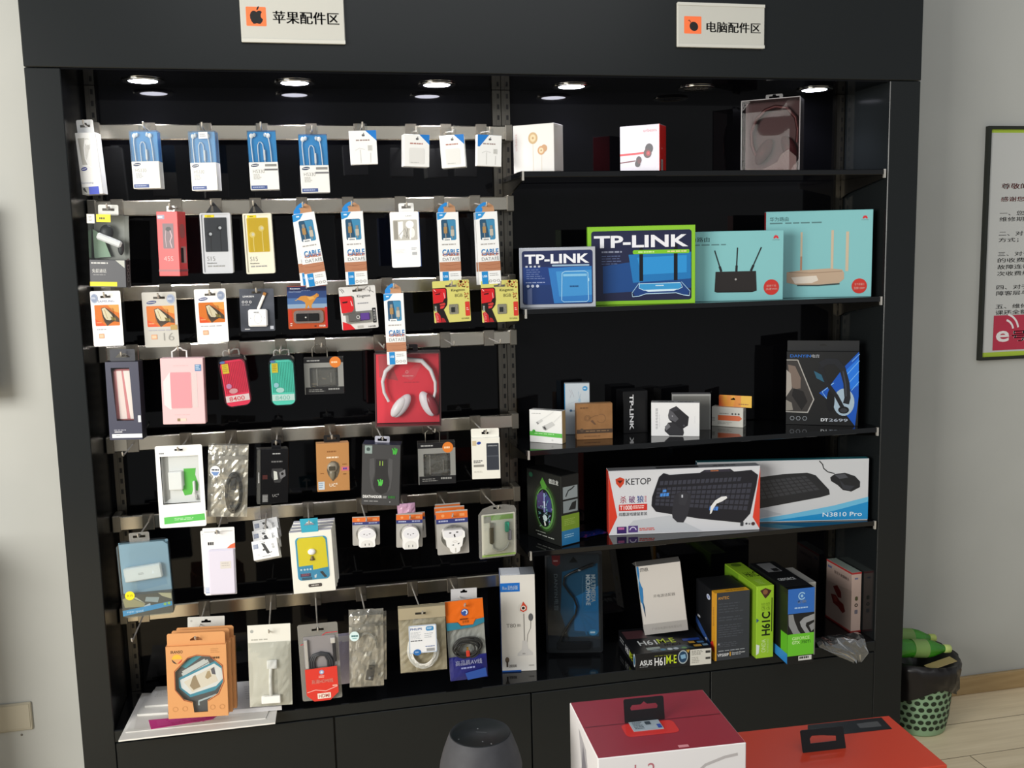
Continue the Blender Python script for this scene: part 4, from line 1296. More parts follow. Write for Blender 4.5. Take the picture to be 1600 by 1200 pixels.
def case_box(c, lab, nick, rail, Y, group):
    t = hang('accessory_case_box', lab, 'package', c, Y, -4, group=group)
    w, h, d = t.w, t.h, 0.04
    m = MB()
    win = rrect(t.x(.14), t.x(.86), t.z(.8), t.z(.26), 0.003)
    m.prism([(-w / 2, 0), (w / 2, 0), (w / 2, h), (-w / 2, h)], 0, 0.001, M('#8a8a86', 0.35), [win])
    p = t.F(m)
    p.r(0, 0, 1, 0.13, '#17171a'); p.bars(0.08, 0.05, 0.45, 0.085, 1, '#a8a8a6', 0.9)
    p.r(0.02, 0.8, 1, 1, '#1a1a1c'); p.bars(0.1, 0.86, 0.55, 0.95, 2, '#7d7d7b'); p.bars(0.6, 0.84, 0.95, 0.89, 1, '#8d8d8b', 0.9)
    p.e(0.8, 0.12, 0.145, None, '#d8792c'); p.bars(0.7, 0.10, 0.9, 0.15, 1, '#f0cfa8', 0.9)
    m.box(-w / 2, w / 2, d - 0.001, d, 0, h, M('#161618', 0.4))
    m.box(-w / 2, -w / 2 + 0.001, 0.001, d - 0.001, 0, h, M('#4d4d4b', 0.3)); m.box(w / 2 - 0.001, w / 2, 0.001, d - 0.001, 0, h, M('#5d5d5a', 0.3))
    m.box(-w / 2 + 0.001, w / 2 - 0.001, 0.001, d - 0.001, h - 0.001, h, M('#161618', 0.4))
    t.part('carton', m)
    m = MB()
    m.prism(win, 0.0003, 0.0006, CLEARB)
    t.part('window', m)
    m = MB()
    m.rbox(t.x(.18), t.x(.82), 0.01, 0.03, t.z(.78), t.z(.3), 0.004, M('#55544f', 0.25))
    m.rbox(t.x(.3), t.x(.34), 0.008, 0.03, t.z(.78), t.z(.3), 0.001, M('#8b8a85', 0.3)); m.rbox(t.x(.66), t.x(.7), 0.008, 0.03, t.z(.7), t.z(.42), 0.001, M('#7b7a75', 0.3))
    t.part('case', m, 'grey hard case inside')
    m = MB()
    m.tube([(t.x(.22), 0.02, h - 0.001), (t.x(.22), 0.02, h + 0.026), (t.x(.3), 0.02, h + 0.034), (t.x(.52), 0.02, h + 0.034), (t.x(.6), 0.02, h + 0.026), (t.x(.6), 0.02, h - 0.001)], 0.0016, STEEL, 8)
    t.part('hanger', m)
    hook_for(t, nick, rail, t.x(.46), 0.02, h + 0.030)


GC = 'black-trimmed clear boxes with an orange dot'
case_box((474, 560, 536, 558.8, 537.5, 614, 477, 617.5), 'black-trimmed clear box with an orange dot beside the turquoise power bank', 'clear box by the turquoise power bank', 4, 0.02, GC)

t = hang('headphone_box', 'red headphone box with white headphones behind a clear front', 'package', (584, 552.5, 686, 551.8, 690, 666, 589, 665), -0.01, -6)
w, h, d = t.w, t.h, 0.075
m = MB()
m.box(-w / 2 + 0.002, w / 2 - 0.002, d * 0.62, d, 0.002, h - 0.002, M('#e83c4c', 0.4))
p = Pr(m, (-w / 2, d * 0.62, h), (w, 0, 0), (0, 0, -h), (0, -1, 0))
p.poly([(0.05, 0.05), (0.2, 0.05), (0.35, 0.4), (0.06, 0.35)], '#bb4d52'); p.poly([(0.4, 0.33), (0.78, 0.08), (0.62, 0.35), (0.55, 0.4)], '#e0505c')
p.ring(0.49, 0.28, 0.02, 0.008, '#e8a0a0'); p.bars(0.42, 0.33, 0.6, 0.345, 1, '#e8a0a0', 0.9); p.bars(0.44, 0.42, 0.72, 0.445, 1, '#c83a46')
t.part('backing_card', m, 'red backing card')
m = MB()
e = 0.0016
for x in (-w / 2, w / 2):
    m.box(x - e, x + e, -e, d, -e, h + e, M('#3a2526', 0.35)) if x > 0 else m.box(x - e, x + e, -e, e, -e, h + e, M('#54393a', 0.35))
for z in (0, h):
    m.box(-w / 2, w / 2, -e, e, z - e, z + e, M('#54393a', 0.35))
m.box(-w / 2, w / 2, e, d, -e, 0, M('#5a2629', 0.4))
m.box(-w / 2, w / 2, e, d, h, h + e, M('#2b2325', 0.4))
t.part('box_edges', m, 'dark box edges')
m = MB()
m.prism([(-w / 2, 0), (w / 2, 0), (w / 2, h), (-w / 2, h)], 0.0, 0.0006, CLEAR)
t.part('window', m, 'clear front sheet')
m = MB()
WH = M('#efecee', 0.3)
pts = [(0.2, 0.68), (0.13, 0.55), (0.11, 0.4), (0.16, 0.26), (0.3, 0.14), (0.5, 0.10), (0.72, 0.12), (0.86, 0.25), (0.93, 0.42), (0.93, 0.55), (0.9, 0.64)]
m.tube([(t.x(a), 0.03, t.z(b)) for a, b in pts], [0.004, 0.0045, 0.005, 0.006, 0.007, 0.007, 0.007, 0.006, 0.005, 0.0045, 0.004], WH, 10)
t.part('headband', m)
for cu, cv, rot, col in ((0.4, 0.74, 35, '#eeeaf0'), (0.80, 0.72, -25, '#eeeaf0')):
    m = MB()
    R = Matrix.Rotation(math.radians(rot), 3, 'Y')
    m.ell((t.x(cu), 0.03, t.z(cv)), w * 0.10, 0.014, h * 0.19, M(col, 0.3), 24, 14, R)
    cup = t.part('ear_cup', m)
    m = MB()
    m.ell((t.x(cu + (0.075 if cu > 0.6 else -0.05)), 0.026, t.z(cv + 0.01)), w * 0.085, 0.014, h * 0.165, M('#8e2a36' if cu > 0.6 else '#f4f2f4', 0.3), 24, 14, R)
    t.part('ear_pad', m, 'dark red inner pad' if cu > 0.6 else 'white pad', cup)
hx = tab(t, -0.03, 0.03, h, h + 0.022, d * 0.5, M('#2b2325', 0.4), (0.016, h + 0.010))
hook_for(t, 'red headphone box', 4, *hx)

# --- third rail from the bottom
t = hang('charger_pack', 'large white card pack with white wall charger and green bottom stripe', 'package', (241.6, 698, 315, 693.6, 323, 822, 250, 825), 0.0, -3)
w, h = t.w, t.h
m = MB()
win = [(t.x(.09), t.z(.13)), (t.x(.91), t.z(.13)), (t.x(.905), t.z(.705)), (t.x(.1), t.z(.715))]
sl = [(-0.011, t.z(.065)), (0.011, t.z(.065)), (0.011, t.z(.045)), (0.004, t.z(.045)), (0, t.z(.03)), (-0.004, t.z(.045)), (-0.011, t.z(.045))]
m.prism(rrect(-w / 2, w / 2, 0, h, 0.005), 0, 0.0015, M('#f4f4f2', 0.4), [win, sl])
m.box(t.x(.09), t.x(.91), 0.016, 0.017, t.z(.715), t.z(.13), M('#ececea', 0.4))
p = t.F(m)
p.bars(0.08, 0.085, 0.2, 0.1, 1, '#77797c', 0.9); p.poly([(0.1, 0.87), (0.97, 0.845), (0.98, 0.925), (0.1, 0.955)], '#5cbf5a'); p.bars(0.32, 0.885, 0.9, 0.92, 2, '#bfe6bd', 0.4)
q = Pr(m, (-w / 2, 0.016, h), (w, 0, 0), (0, 0, -h), (0, -1, 0))
q.poly([(.09, .13), (.24, .13), (.24, .66), (.1, .71)], '#a9a8a4'); q.poly([(0.56, 0.3), (0.82, 0.3), (0.8, 0.38), (0.86, 0.5), (0.84, 0.58), (0.74, 0.56), (0.7, 0.62), (0.55, 0.63), (0.5, 0.55), (0.56, 0.5)], '#5fc24a')
t.part('card', m)
m = MB()
m.rbox(t.x(.24), t.x(.54), 0.002, 0.0155, t.z(.55), t.z(.32), 0.003, M('#f7f7f5', 0.3), top=M('#d2d2cf', 0.3))
t.part('charger', m, 'white wall charger')
m = MB()
m.rbox(t.x(.745), t.x(.80), 0.005, 0.017, t.z(.6), t.z(.45), 0.002, M('#f4f4f2', 0.3))
m.tube([(t.x(.77), 0.011, t.z(.6)), (t.x(.79), 0.011, t.z(.68)), (t.x(.83), 0.011, t.z(.69)), (t.x(.80), 0.011, t.z(.62))], 0.0018, '#e9e9e6', 8)
t.part('plug_cable', m)
m = MB()
m.prism(win, 0.0002, 0.0006, CLEAR)
t.part('window', m)
hook_for(t, 'large white charger pack', 5, 0, 0.001, t.z(.055))


def bag(name, lab, c, Y, yaw=-2, seed=1, back=None, group=None, bulge=-0.012, cat='package'):
    t = hang(name, lab, cat, c, Y, yaw, group=group)
    m = MB()
    m.sheet(t.w, t.h, 0.004, 0.004, 0.0035, back or FOIL, 12, 18, seed)
    t.part('foil_back', m)
    return t


def film(t, seed, bulge=-0.014, z0=0, z1=1, mat=None):
    m = MB()
    m.sheet(t.w * 0.99, t.h * (z1 - z0), -0.001, bulge, 0.002, mat or CLEARB, 10, 14, seed)
    m.v = [Vector((p.x, p.y, p.z + t.h * z0)) for p in m.v]
    t.part('clear_film', m)


def coil(t, cu, cv, ru, rv, r, mat, y, turns=3, name='cable', seed=2, lab=None, a0=0, a1=360):
    rnd = random.Random(seed)
    m = MB()
    for k in range(turns):
        f, g = 1 - 0.07 * k + 0.03 * rnd.random(), 1 - 0.06 * k + 0.03 * rnd.random()
        pts = [(t.x(cu) + ru * t.w * f * math.cos(math.radians(a0 + (a1 - a0) * i / 30)), y + 0.0015 * (rnd.random() - .5) - 0.001 * k, t.z(cv) - rv * t.h * g * math.sin(math.radians(a0 + (a1 - a0) * i / 30))) for i in range(30 if a1 - a0 == 360 else 31)]
        m.tube(pts, r, mat, 7, True, a1 - a0 == 360)
    t.part(name, m, lab)


t = bag('cable_bag', 'silver zip bag with a black USB cable, next to the white charger pack', (326, 693.6, 389, 694.4, 385, 807.6, 323, 808), 0.01, -2, 3)
p_ = MB()
p_.box(-t.w / 2, t.w / 2, -0.001, 0.0, t.z(.21), t.z(.16), M('#a7a39a', 0.3)); p_.box(-t.w / 2, t.w / 2, -0.0015, 0.001, t.z(.012), t.h, M('#55534e', 0.4))
t.part('zip_strip', p_)
coil(t, 0.66, 0.66, 0.19, 0.27, 0.0036, M('#141416', 0.45), -0.003, 3, 'cable', 4, 'black coiled cable')
m = MB()
m.rbox(t.x(.57), t.x(.72), -0.009, -0.003, t.z(.62), t.z(.45), 0.0015, M('#1c1c1e', 0.35)); m.box(t.x(.6), t.x(.69), -0.0085, -0.0035, t.z(.55), t.z(.475), M('#c9b98f', 0.3, 0.5))
m.rbox(t.x(.55), t.x(.66), -0.009, -0.003, t.z(.84), t.z(.76), 0.0015, M('#1c1c1e', 0.35)); m.box(t.x(.5), t.x(.53), -0.006, -0.004, t.z(.78), t.z(.66), M('#e6e4dd', 0.4))
t.part('plug', m)
m = MB()
m.prism(circ(t.x(.2), t.z(.35), 0.0135, 0.0145, 20), -0.0175, -0.0168, M('#e9ebf0', 0.4))
q = Pr(m, (t.x(.2) - 0.0135, -0.0175, t.z(.35) + 0.0145), (0.027, 0, 0), (0, 0, -0.029), (0, -1, 0))
q.bars(0.15, 0.32, 0.9, 0.5, 1, '#3a3e4a', 0.8); q.poly([(0.1, 0.6), (0.9, 0.6), (0.7, 0.92), (0.4, 0.95)], '#6f8fc4')
t.part('sticker', m)
film(t, 5)
hook_for(t, 'silver bag of black cable', 5, t.x(.47), 0.003, t.z(.06))

t = hang('car_charger_box', 'black clear-sided car charger box nearly lost in the dark beside the tan box', 'package', (406, 703, 449, 700, 452, 786, 402, 787), 0.02, 8)
w, h, d = t.w, t.h, 0.035
m = MB()
m.rbox(-w / 2 + 0.006, w / 2, 0, d, 0, h, 0.001, M('#121214', 0.25))
p = Pr(m, (-w / 2 + 0.006, 0, h), (w - 0.006, 0, 0), (0, 0, -h), (0, -1, 0))
p.bars(0.42, 0.08, 0.8, 0.10, 1, '#b9b9b9', 0.9); p.bars(0.38, 0.22, 0.84, 0.25, 1, '#6f6f6f', 0.9); p.poly([(0.4, 0.36), (0.78, 0.36), (0.9, 0.45), (0.7, 0.62), (0.5, 0.62), (0.38, 0.5)], '#3a3a3b'); p.poly([(0.46, 0.4), (0.58, 0.42), (0.62, 0.56), (0.48, 0.57)], '#cfd2cb'); p.poly([(0.66, 0.44), (0.88, 0.38), (0.9, 0.5), (0.72, 0.56)], '#77777a'); p.e(0.78, 0.46, 0.05, None, '#1a1a1a')
p.t('UC⁴', 0.42, 0.82, 0.66, 0.88, '#8f8f8f', 0.01); p.r(0.06, 0.83, 0.26, 0.97, '#6b6b6b'); p.bars(0.07, 0.86, 0.25, 0.97, 4, '#9c9c9c'); p.r(0.06, 0.47, 0.24, 0.55, '#4a2422')
t.part('carton', m)
m = MB()
m.box(-w / 2 - 0.003, -w / 2 + 0.005, -0.001, d, 0, h * 0.99, clearmat('smoky_clear_side', '#b9b9b7', 0.12, 0.35, '#8d8d88'))
q = Pr(m, (-w / 2 - 0.003, -0.001, h), (0.008, 0, 0), (0, 0, -h), (0, -1, 0)); q.tv('CHARGER', 0.25, 0.42, 0.6, 0.62, '#e9e9e9', 0.02)
t.part('clear_side', m, 'clear plastic side')
hx = tab(t, -0.004, 0.022, h - 0.001, h + 0.022, d * 0.5, M('#17171a', 0.3), (0.009, h + 0.011))
hook_for(t, 'black car charger box', 5, *hx)

t = hang('car_charger_box', 'tan card box with grey teardrop charger window and black hang tab', 'package', (493, 693.8, 544.5, 691, 547.5, 767, 497.5, 767.5), 0.03, 2)
m = MB()
d = 0.03
m.rbox(-t.w / 2, t.w / 2, 0, d, 0, t.h, 0.001, M('#b98550', 0.45), top=M('#c9986a', 0.45))
p = t.F(m)
p.bars(0.32, 0.16, 0.66, 0.19, 1, '#8a5a30', 0.9); p.bars(0.3, 0.28, 0.74, 0.315, 1, '#f0dcc0', 0.9)
p.bars(0.1, 0.61, 0.22, 0.63, 1, '#8a5a30', 0.9); p.bars(0.78, 0.44, 0.92, 0.46, 1, '#8a5a30', 0.9); p.bars(0.8, 0.645, 0.92, 0.665, 1, '#6a4424', 0.9)
p.r(0.75, 0.5, 0.985, 0.585, '#d0707c'); p.bars(0.8, 0.52, 0.97, 0.565, 1, '#3a3f9a', 0.9); p.r(0.03, 0.79, 0.22, 0.955, '#c9d3dc'); p.bars(0.05, 0.81, 0.2, 0.94, 3, '#8298ae')
p.t('UC⁴', 0.37, 0.825, 0.62, 0.905, '#f4ead8', 0.012)
p.poly([(0.3, 0.55), (0.34, 0.44), (0.44, 0.375), (0.56, 0.375), (0.66, 0.42), (0.70, 0.5), (0.68, 0.6), (0.62, 0.7), (0.48, 0.795), (0.4, 0.72), (0.33, 0.64)], '#5f5648')
t.part('carton', m)
m = MB()
m.ell((t.x(.48), 0.0, t.z(.5)), t.w * 0.17, 0.008, t.h * 0.11, M('#8f8676', 0.25)); m.ell((t.x(.47), 0.0, t.z(.64)), t.w * 0.10, 0.006, t.h * 0.12, M('#77705f', 0.3))
m.rbox(t.x(.36), t.x(.55), -0.0085, 0, t.z(.56), t.z(.47), 0.001, M('#4c463b', 0.3))
t.part('car_charger', m, 'grey teardrop car charger')
hx = tab(t, t.x(.24), t.x(.74), t.h - 0.001, t.h + 0.021, 0.015, M('#1d1c1c', 0.35))
hook_for(t, 'tan car charger box', 5, *hx)

t = hang('mouse_box', 'dark grey mouse box with green snake emblem hanging from a rail', 'package', (565.5, 693.8, 625.5, 695.5, 624.5, 791, 565, 788), -0.01, -10)
w, h, d = t.w, t.h, 0.06
m = MB()
m.rbox(-w / 2, w / 2, 0, d, 0, h, 0.001, M('#3c3c3d', 0.4), side=M('#1c1c1d', 0.4), top=M('#232846', 0.3))
p = t.F(m)
p.poly([(0.2, 0.24), (0.32, 0.22), (0.34, 0.45), (0.28, 0.6), (0.34, 0.78), (0.26, 0.72), (0.2, 0.5)], '#4b4b4c'); p.poly([(0.8, 0.24), (0.7, 0.22), (0.68, 0.45), (0.74, 0.6), (0.68, 0.78), (0.76, 0.72), (0.8, 0.5)], '#4b4b4c')
p.poly([(0.36, 0.24), (0.66, 0.24), (0.68, 0.5), (0.73, 0.66), (0.66, 0.78), (0.52, 0.82), (0.38, 0.78), (0.3, 0.66), (0.35, 0.5)], '#262627'); p.r(0.46, 0.27, 0.48, 0.345, '#8fae4a'); p.r(0.53, 0.27, 0.55, 0.345, '#8fae4a')


def snakes(p, cu, cv, s, h):
    for a in (-0.9, 0.0, 0.9):
        pts = [(cu + s * (0.25 * math.sin(3 * q + a) + a * q * 0.9), cv + s * 0.62 * (0.9 - 1.6 * q + 0.2 * abs(a))) for q in [i / 8 for i in range(9)]]
        p.l(pts, s * 0.3, h)
    p.e(cu, cv + s * 0.25, s * 0.42, s * 0.27, h)


snakes(p, 0.84, 0.09, 0.10, '#3fa63a'); snakes(p, 0.48, 0.61, 0.10, '#4fb848')
p.r(0.07, 0.02, 0.26, 0.15, '#8a9a96'); p.e(0.16, 0.08, 0.05, None, '#3c4a48')
p.t('DEATHADDER', 0.04, 0.835, 0.54, 0.88, '#f2f2f0', 0.02); p.bars(0.56, 0.845, 0.67, 0.89, 2, '#b9b9b7'); p.bars(0.7, 0.84, 0.92, 0.885, 1, '#2f6a30', 0.9)
p.bars(0.07, 0.925, 0.6, 0.945, 1, '#8b8b8b', 0.8); p.e(0.75, 0.94, 0.015, None, '#a9a9a9')
t.part('carton', m)
hx = tab(t, -0.022, 0.02, h - 0.001, h + 0.018, d * 0.55, M('#b9b9c4', 0.2), (0.013, h + 0.008))
hook_for(t, 'dark grey mouse box', 5, *hx)

case_box((652, 692.5, 711, 691, 712.5, 755, 655, 757.5), 'black-trimmed clear box with an orange dot between mouse box and white battery box', 'clear box by the mouse box', 5, 0.02, GC)

t = hang('battery_box', 'white phone battery box with a dark battery window at right', 'package', (734.5, 685, 780, 683.8, 783, 748.8, 740, 747.5), 0.01, -8)
w, h, d = t.w, t.h, 0.022
m = MB()
m.rbox(-w / 2, w / 2, 0, d, 0, h, 0.0008, M('#e8e6dc', 0.4))
p = t.F(m)
p.r(0.52, 0.13, 0.96, 0.79, '#4c5058', 0.03); p.r(0.54, 0.14, 0.94, 0.43, '#33373f'); p.r(0.54, 0.46, 0.94, 0.77, '#363a42'); p.t('SAMSUNG', 0.57, 0.18, 0.9, 0.205, '#c9ccd0', 0.01)
p.e(0.26, 0.12, 0.075, 0.035, '#26429a', rot=-10); p.r(0.03, 0.06, 0.17, 0.18, '#cbb896')
p.bars(0.06, 0.54, 0.4, 0.62, 2, '#5f5f60', 0.6); p.r(0.06, 0.645, 0.42, 0.70, '#8d8b84'); p.bars(0.07, 0.8, 0.45, 0.85, 2, '#bdbab0')
t.part('carton', m)
hx = tab(t, -w / 2, w / 2 - 0.001, h - 0.001, h + 0.026, d * 0.6, M('#e8e6dc', 0.4), (0.010, h + 0.013))
hook_for(t, 'white phone battery box', 5, *hx)

# --- second rail from the bottom
t = hang('adapter_box', 'bluish clear box with a white adapter bar and yellow dot, lowest at far left', 'package', (184, 852, 262.5, 843.8, 270, 956, 190, 969), -0.01, -2)
w, h, d = t.w, t.h, 0.035
m = MB()
m.box(-w / 2 + 0.002, w / 2 - 0.002, 0.022, 0.024, t.z(.72), t.h - 0.002, M('#8fb0c2', 0.4))
m.box(-w / 2 + 0.002, w / 2 - 0.002, 0.002, 0.024, 0.002, t.z(.70), M('#4e4a40', 0.4))
p = Pr(m, (-w / 2, 0.022, h), (w, 0, 0), (0, 0, -h), (0, -1, 0)); p.poly([(0.28, 0.45), (0.85, 0.4), (0.9, 0.62), (0.3, 0.68)], '#7da4bd')
p = t.F(m, 0.002)
p.poly([(0.02, 0.74), (0.14, 0.72), (0.45, 0.83), (0.42, 0.87), (0.05, 0.86)], '#b3a678'); p.poly([(0.2, 0.73), (0.28, 0.73), (0.46, 0.83)], '#d8d0b0'); p.poly([(0.72, 0.70), (0.98, 0.72), (0.98, 0.8), (0.8, 0.75)], '#c9bd95')
p.poly([(0.48, 0.74), (0.74, 0.76), (0.7, 0.83), (0.45, 0.8)], '#a9b0ae'); p.poly([(0.42, 0.86), (0.55, 0.83), (0.56, 0.88), (0.44, 0.89)], '#cfd4d8')
p.poly([(0.0, 0.9), (0.98, 0.83), (0.98, 0.89), (0.0, 0.975)], '#2f9fd4'); p.t('super speed', 0.08, 0.905, 0.4, 0.945, '#e3f2fa'); p.e(0.84, 0.862, 0.03, None, '#9fd060'); p.e(0.92, 0.856, 0.03, None, '#9fd060')
t.part('printed_insert', m, 'printed insert with blue stripe')
m = MB()
R = Matrix.Rotation(math.radians(-4), 4, 'Y')
m.rbox(-w * 0.37, w * 0.37, 0.003, 0.02, -h * 0.095, h * 0.095, 0.003, M('#f1efea', 0.3))
q = Pr(m, (-w * .37, 0.003, h * .095), (w * .74, 0, 0), (0, 0, -h * .19), (0, -1, 0)); q.bars(0.38, 0.42, 0.58, 0.6, 2, '#b0aeaa'); q.poly([(0.78, 0.35), (0.8, 0.6), (0.74, 0.6)], '#ffffff')
m.v = [Matrix.Translation((t.x(.46), 0, t.z(.42))) @ R @ v for v in m.v]
t.part('adapter', m, 'white adapter bar')
m = MB()
m.prism([(-w / 2, 0.01), (-w / 2 + .01, 0), (w / 2 - .008, 0), (w / 2, 0.008), (w / 2, h - 0.01), (w / 2 - .012, h), (-w / 2 + .006, h), (-w / 2, h - 0.008)], 0, d, BLUECLEAR)
q = t.F(m); q.e(0.17, 0.70, 0.095, None, '#eddc1e'); q.t('R15', 0.12, 0.685, 0.23, 0.715, '#8a7a10', 0.01)
t.part('clear_box', m, 'clear plastic shell with yellow dot')
hx = tab(t, t.x(.24), t.x(.64), h - 0.001, h + 0.025, d * 0.5, CLOUD)
hook_for(t, 'bluish clear adapter box', 6, *hx)

GW = 'white cable packs with orange quarter disc'
for off, dy, lab in ((0, 0.0, 'front white cable pack with orange quarter disc and pale lilac sleeve'), (-2.5, 0.012, 'rear white cable pack edging out at left behind the lilac-sleeved pack')):
    t = hang('cable_pack', lab, 'package', (315 + off, 825 + abs(off) * 2, 364.5 + off, 823.8 + abs(off), 372 + off, 928 + off, 322 + off, 930 + off), 0.0 + dy, -3, group=GW)
    w, h = t.w, t.h
    m, hx = slotcard(t, 0.001, M('#eeedec', 0.4), 0.003, 0.46, 0.075, 0.08)
    p = t.F(m)
    p.poly([(1, 0.235), (0.86, 0.26), (0.74, 0.31), (1, 0.31)], '#e8704a'); p.bars(0.15, 0.21, 0.4, 0.26, 1, '#2c2c2e', 0.9); p.l([(0.05, 0.06), (0.95, 0.055)], 0.012, '#8b8985')
    p.r(0.02, 0.88, 0.22, 0.97, '#b0bcd4'); p.bars(0.03, 0.89, 0.2, 0.96, 3, '#e2e6f0')
    t.part('card', m)
    m = MB()
    m.rbox(t.x(.15), t.x(.995), -0.012, -0.0005, t.z(.985), t.z(.31), 0.004, M('#dcd7e6', 0.3))
    q = Pr(m, (t.x(.15), -0.012, t.z(.31)), (t.x(.995) - t.x(.15), 0, 0), (0, 0, t.z(.985) - t.z(.31)), (0, -1, 0)); q.r(0.45, 0.26, 0.85, 0.42, '#d8d2cc'); q.bars(0.5, 0.29, 0.8, 0.39, 2, '#c0b8b4')
    t.part('sleeve', m, 'pale lilac padded sleeve')
    if not off:
        hook_for(t, 'white packs with orange quarter disc', 6, *hx)

GH = 'small white phone holder boxes'
hb = hang('holder_box', 'front small white phone holder box with a black holder picture', 'package', (390, 845, 431.7, 841.6, 437.4, 870, 399, 874), 0.0, -6, -22, group=GH)
base = hb.mw.copy()
for k in range(3):
    lab = ['front small white phone holder box with a black holder picture', 'middle small white phone holder box between two like it', 'rearmost small white phone holder box, hung nearest the rail'][k]
    if k == 0:
        t = hb
    else:
        mw = Matrix.Translation((0.0, 0.062 * k, 0.013 * k)) @ base
        t = Th('holder_box', lab, 'package', mw, hb.w, hb.h, GH)
    w, h, d = t.w, t.h, 0.05
    m = MB()
    m.rbox(-w / 2, w / 2, 0, d, 0, h, 0.0008, M('#f2f2f0', 0.4))
    p = t.F(m)
    p.poly([(0.38, 0.2), (0.5, 0.22), (0.66, 0.72), (0.54, 0.75)], '#3a3a3a'); p.l([(0.37, 0.2), (0.52, 0.16)], 0.025, '#3a3a3a'); p.l([(0.56, 0.76), (0.74, 0.7)], 0.025, '#3a3a3a'); p.l([(0.4, 0.55), (0.5, 0.5)], 0.07, '#4a4a4a')
    p.r(0.05, 0.18, 0.24, 0.42, '#8a93a8'); p.bars(0.06, 0.2, 0.23, 0.4, 4, '#c3c8d4'); p.bars(0.3, 0.08, 0.6, 0.12, 1, '#9a9a9a'); p.e(0.8, 0.33, 0.05, None, '#c9c9c9'); p.e(0.82, 0.47, 0.05, None, '#c0c0c0'); p.e(0.2, 0.75, 0.04, None, '#dadada'); p.bars(0.35, 0.86, 0.68, 0.92, 1, '#8a8a8a')
    p = t.T(m, d); p.bars(0.15, 0.4, 0.75, 0.7, 2, '#b0b5cc')
    p = t.R(m, d); p.poly([(0.3, 0.3), (0.5, 0.25), (0.7, 0.6), (0.45, 0.7)], '#4a4a4c')
    t.part('carton', m)
    hx = tab(t, -w * 0.25, w * 0.25, h - 0.001, h + 0.020, d - 0.001, M('#ecebe8', 0.4), (w * .15, h + 0.010))
    if k == 2:
        hook_for(t, 'row of small white holder boxes', 6, hx[0], hx[1], hx[2], 0.125)

GY = 'white boxes with a yellow and blue window'
for k in range(4):
    s = 1 - k * 0.02
    c = (453 + k * 1.6, 833.8 - k * 7.5, 519.5 - k * .6, 826 - k * 7.0, 523 - k, 921 - k * 8, 457.7 + k * 1.5, 930 - k * 8)
    lab = ['front white box with yellow and blue window and a white knob', 'second white box back in the stack behind the yellow window', 'third white box back in the stack behind the yellow window', 'rearmost white box of the stack behind the yellow window'][k]
    if k == 0:
        t = hang('phone_lens_box', lab, 'package', c, -0.015, -4, group=GY)
        base, bw, bh = t.mw.copy(), t.w, t.h
    else:
        t = Th('phone_lens_box', lab, 'package', Matrix.Translation((0.004 * k, 0.0255 * k, 0.002 * k)) @ base, bw, bh, GY)
    w, h, d = t.w, t.h, 0.024
    m = MB()
    m.rbox(-w / 2, w / 2, 0, d, 0, h, 0.001, M('#e9e7dc', 0.4), top=M('#c5c4cc', 0.4))
    p = t.F(m)
    p.r(0.13, 0.09, 0.88, 0.79, '#2f9cc8', 0.09)
    p.poly([(.17, .14), (.22, .1), (.78, .1), (.84, .15), (.86, .60), (.5, .63), (.5, .55), (.17, .56)], '#f2e01e')
    p.r(0.19, 0.68, 0.44, 0.735, '#3a3f66'); p.bars(0.22, 0.685, 0.42, 0.73, 2, '#c05a6a'); p.poly([(0.65, 0.67), (0.72, 0.66), (0.82, 0.76), (0.76, 0.77)], '#23303c')
    for u in (0.22, 0.30, 0.37, 0.44): p.e(u, 0.615, 0.025, None, '#d8f0f4')
    p.poly([(0.52, 0.72), (0.58, 0.7), (0.56, 0.76), (0.52, 0.76)], '#e6f0f4'); p.r(0.22, 0.745, 0.46, 0.785, '#22607c')
    p.r(0.36, 0.855, 0.68, 0.91, '#4a4440', 0.03); p.bars(0.43, 0.875, 0.62, 0.89, 1, '#cfcac4', 0.9)
    t.part('carton', m)
    if k == 0:
        m = MB()
        m.ell((t.x(.5), -0.003, t.z(.33)), 0.011, 0.008, 0.009, M('#f2f0ec', 0.25)); m.lathe([(0.003, 0), (0.004, -0.006), (0.0075, -0.011), (0, -0.012)], M('#6a5a3c', 0.3), (t.x(.5), -0.003, t.z(.40)), 14)
        t.part('phone_lens', m, 'round white clip lens')
        m = MB()
        win = rrect(t.x(.13), t.x(.88), t.z(.79), t.z(.09), 0.012)
        m.prism(win, -0.0027, -0.0025, CLEAR)
        t.part('blister', m)
        m = MB()
        m.box(t.x(.3), t.x(.69), -0.0008, -0.0002, t.z(0.012), h, M('#37a3bd', 0.4))
        m.prism([(t.x(.3), h), (t.x(.69), h), (t.x(.7), h + 0.037), (t.x(.28), h + 0.037)], -0.0002, 0.0006, M('#37a3bd', 0.4), [[(t.x(.36), h + 0.018), (t.x(.62), h + 0.018), (t.x(.54), h + 0.027), (t.x(.44), h + 0.027)]])
        t.part('hang_tab', m, 'turquoise hanging strap')
        hook_for(t, 'white boxes with yellow window', 6, t.x(.49), 0.0, h + 0.0245)


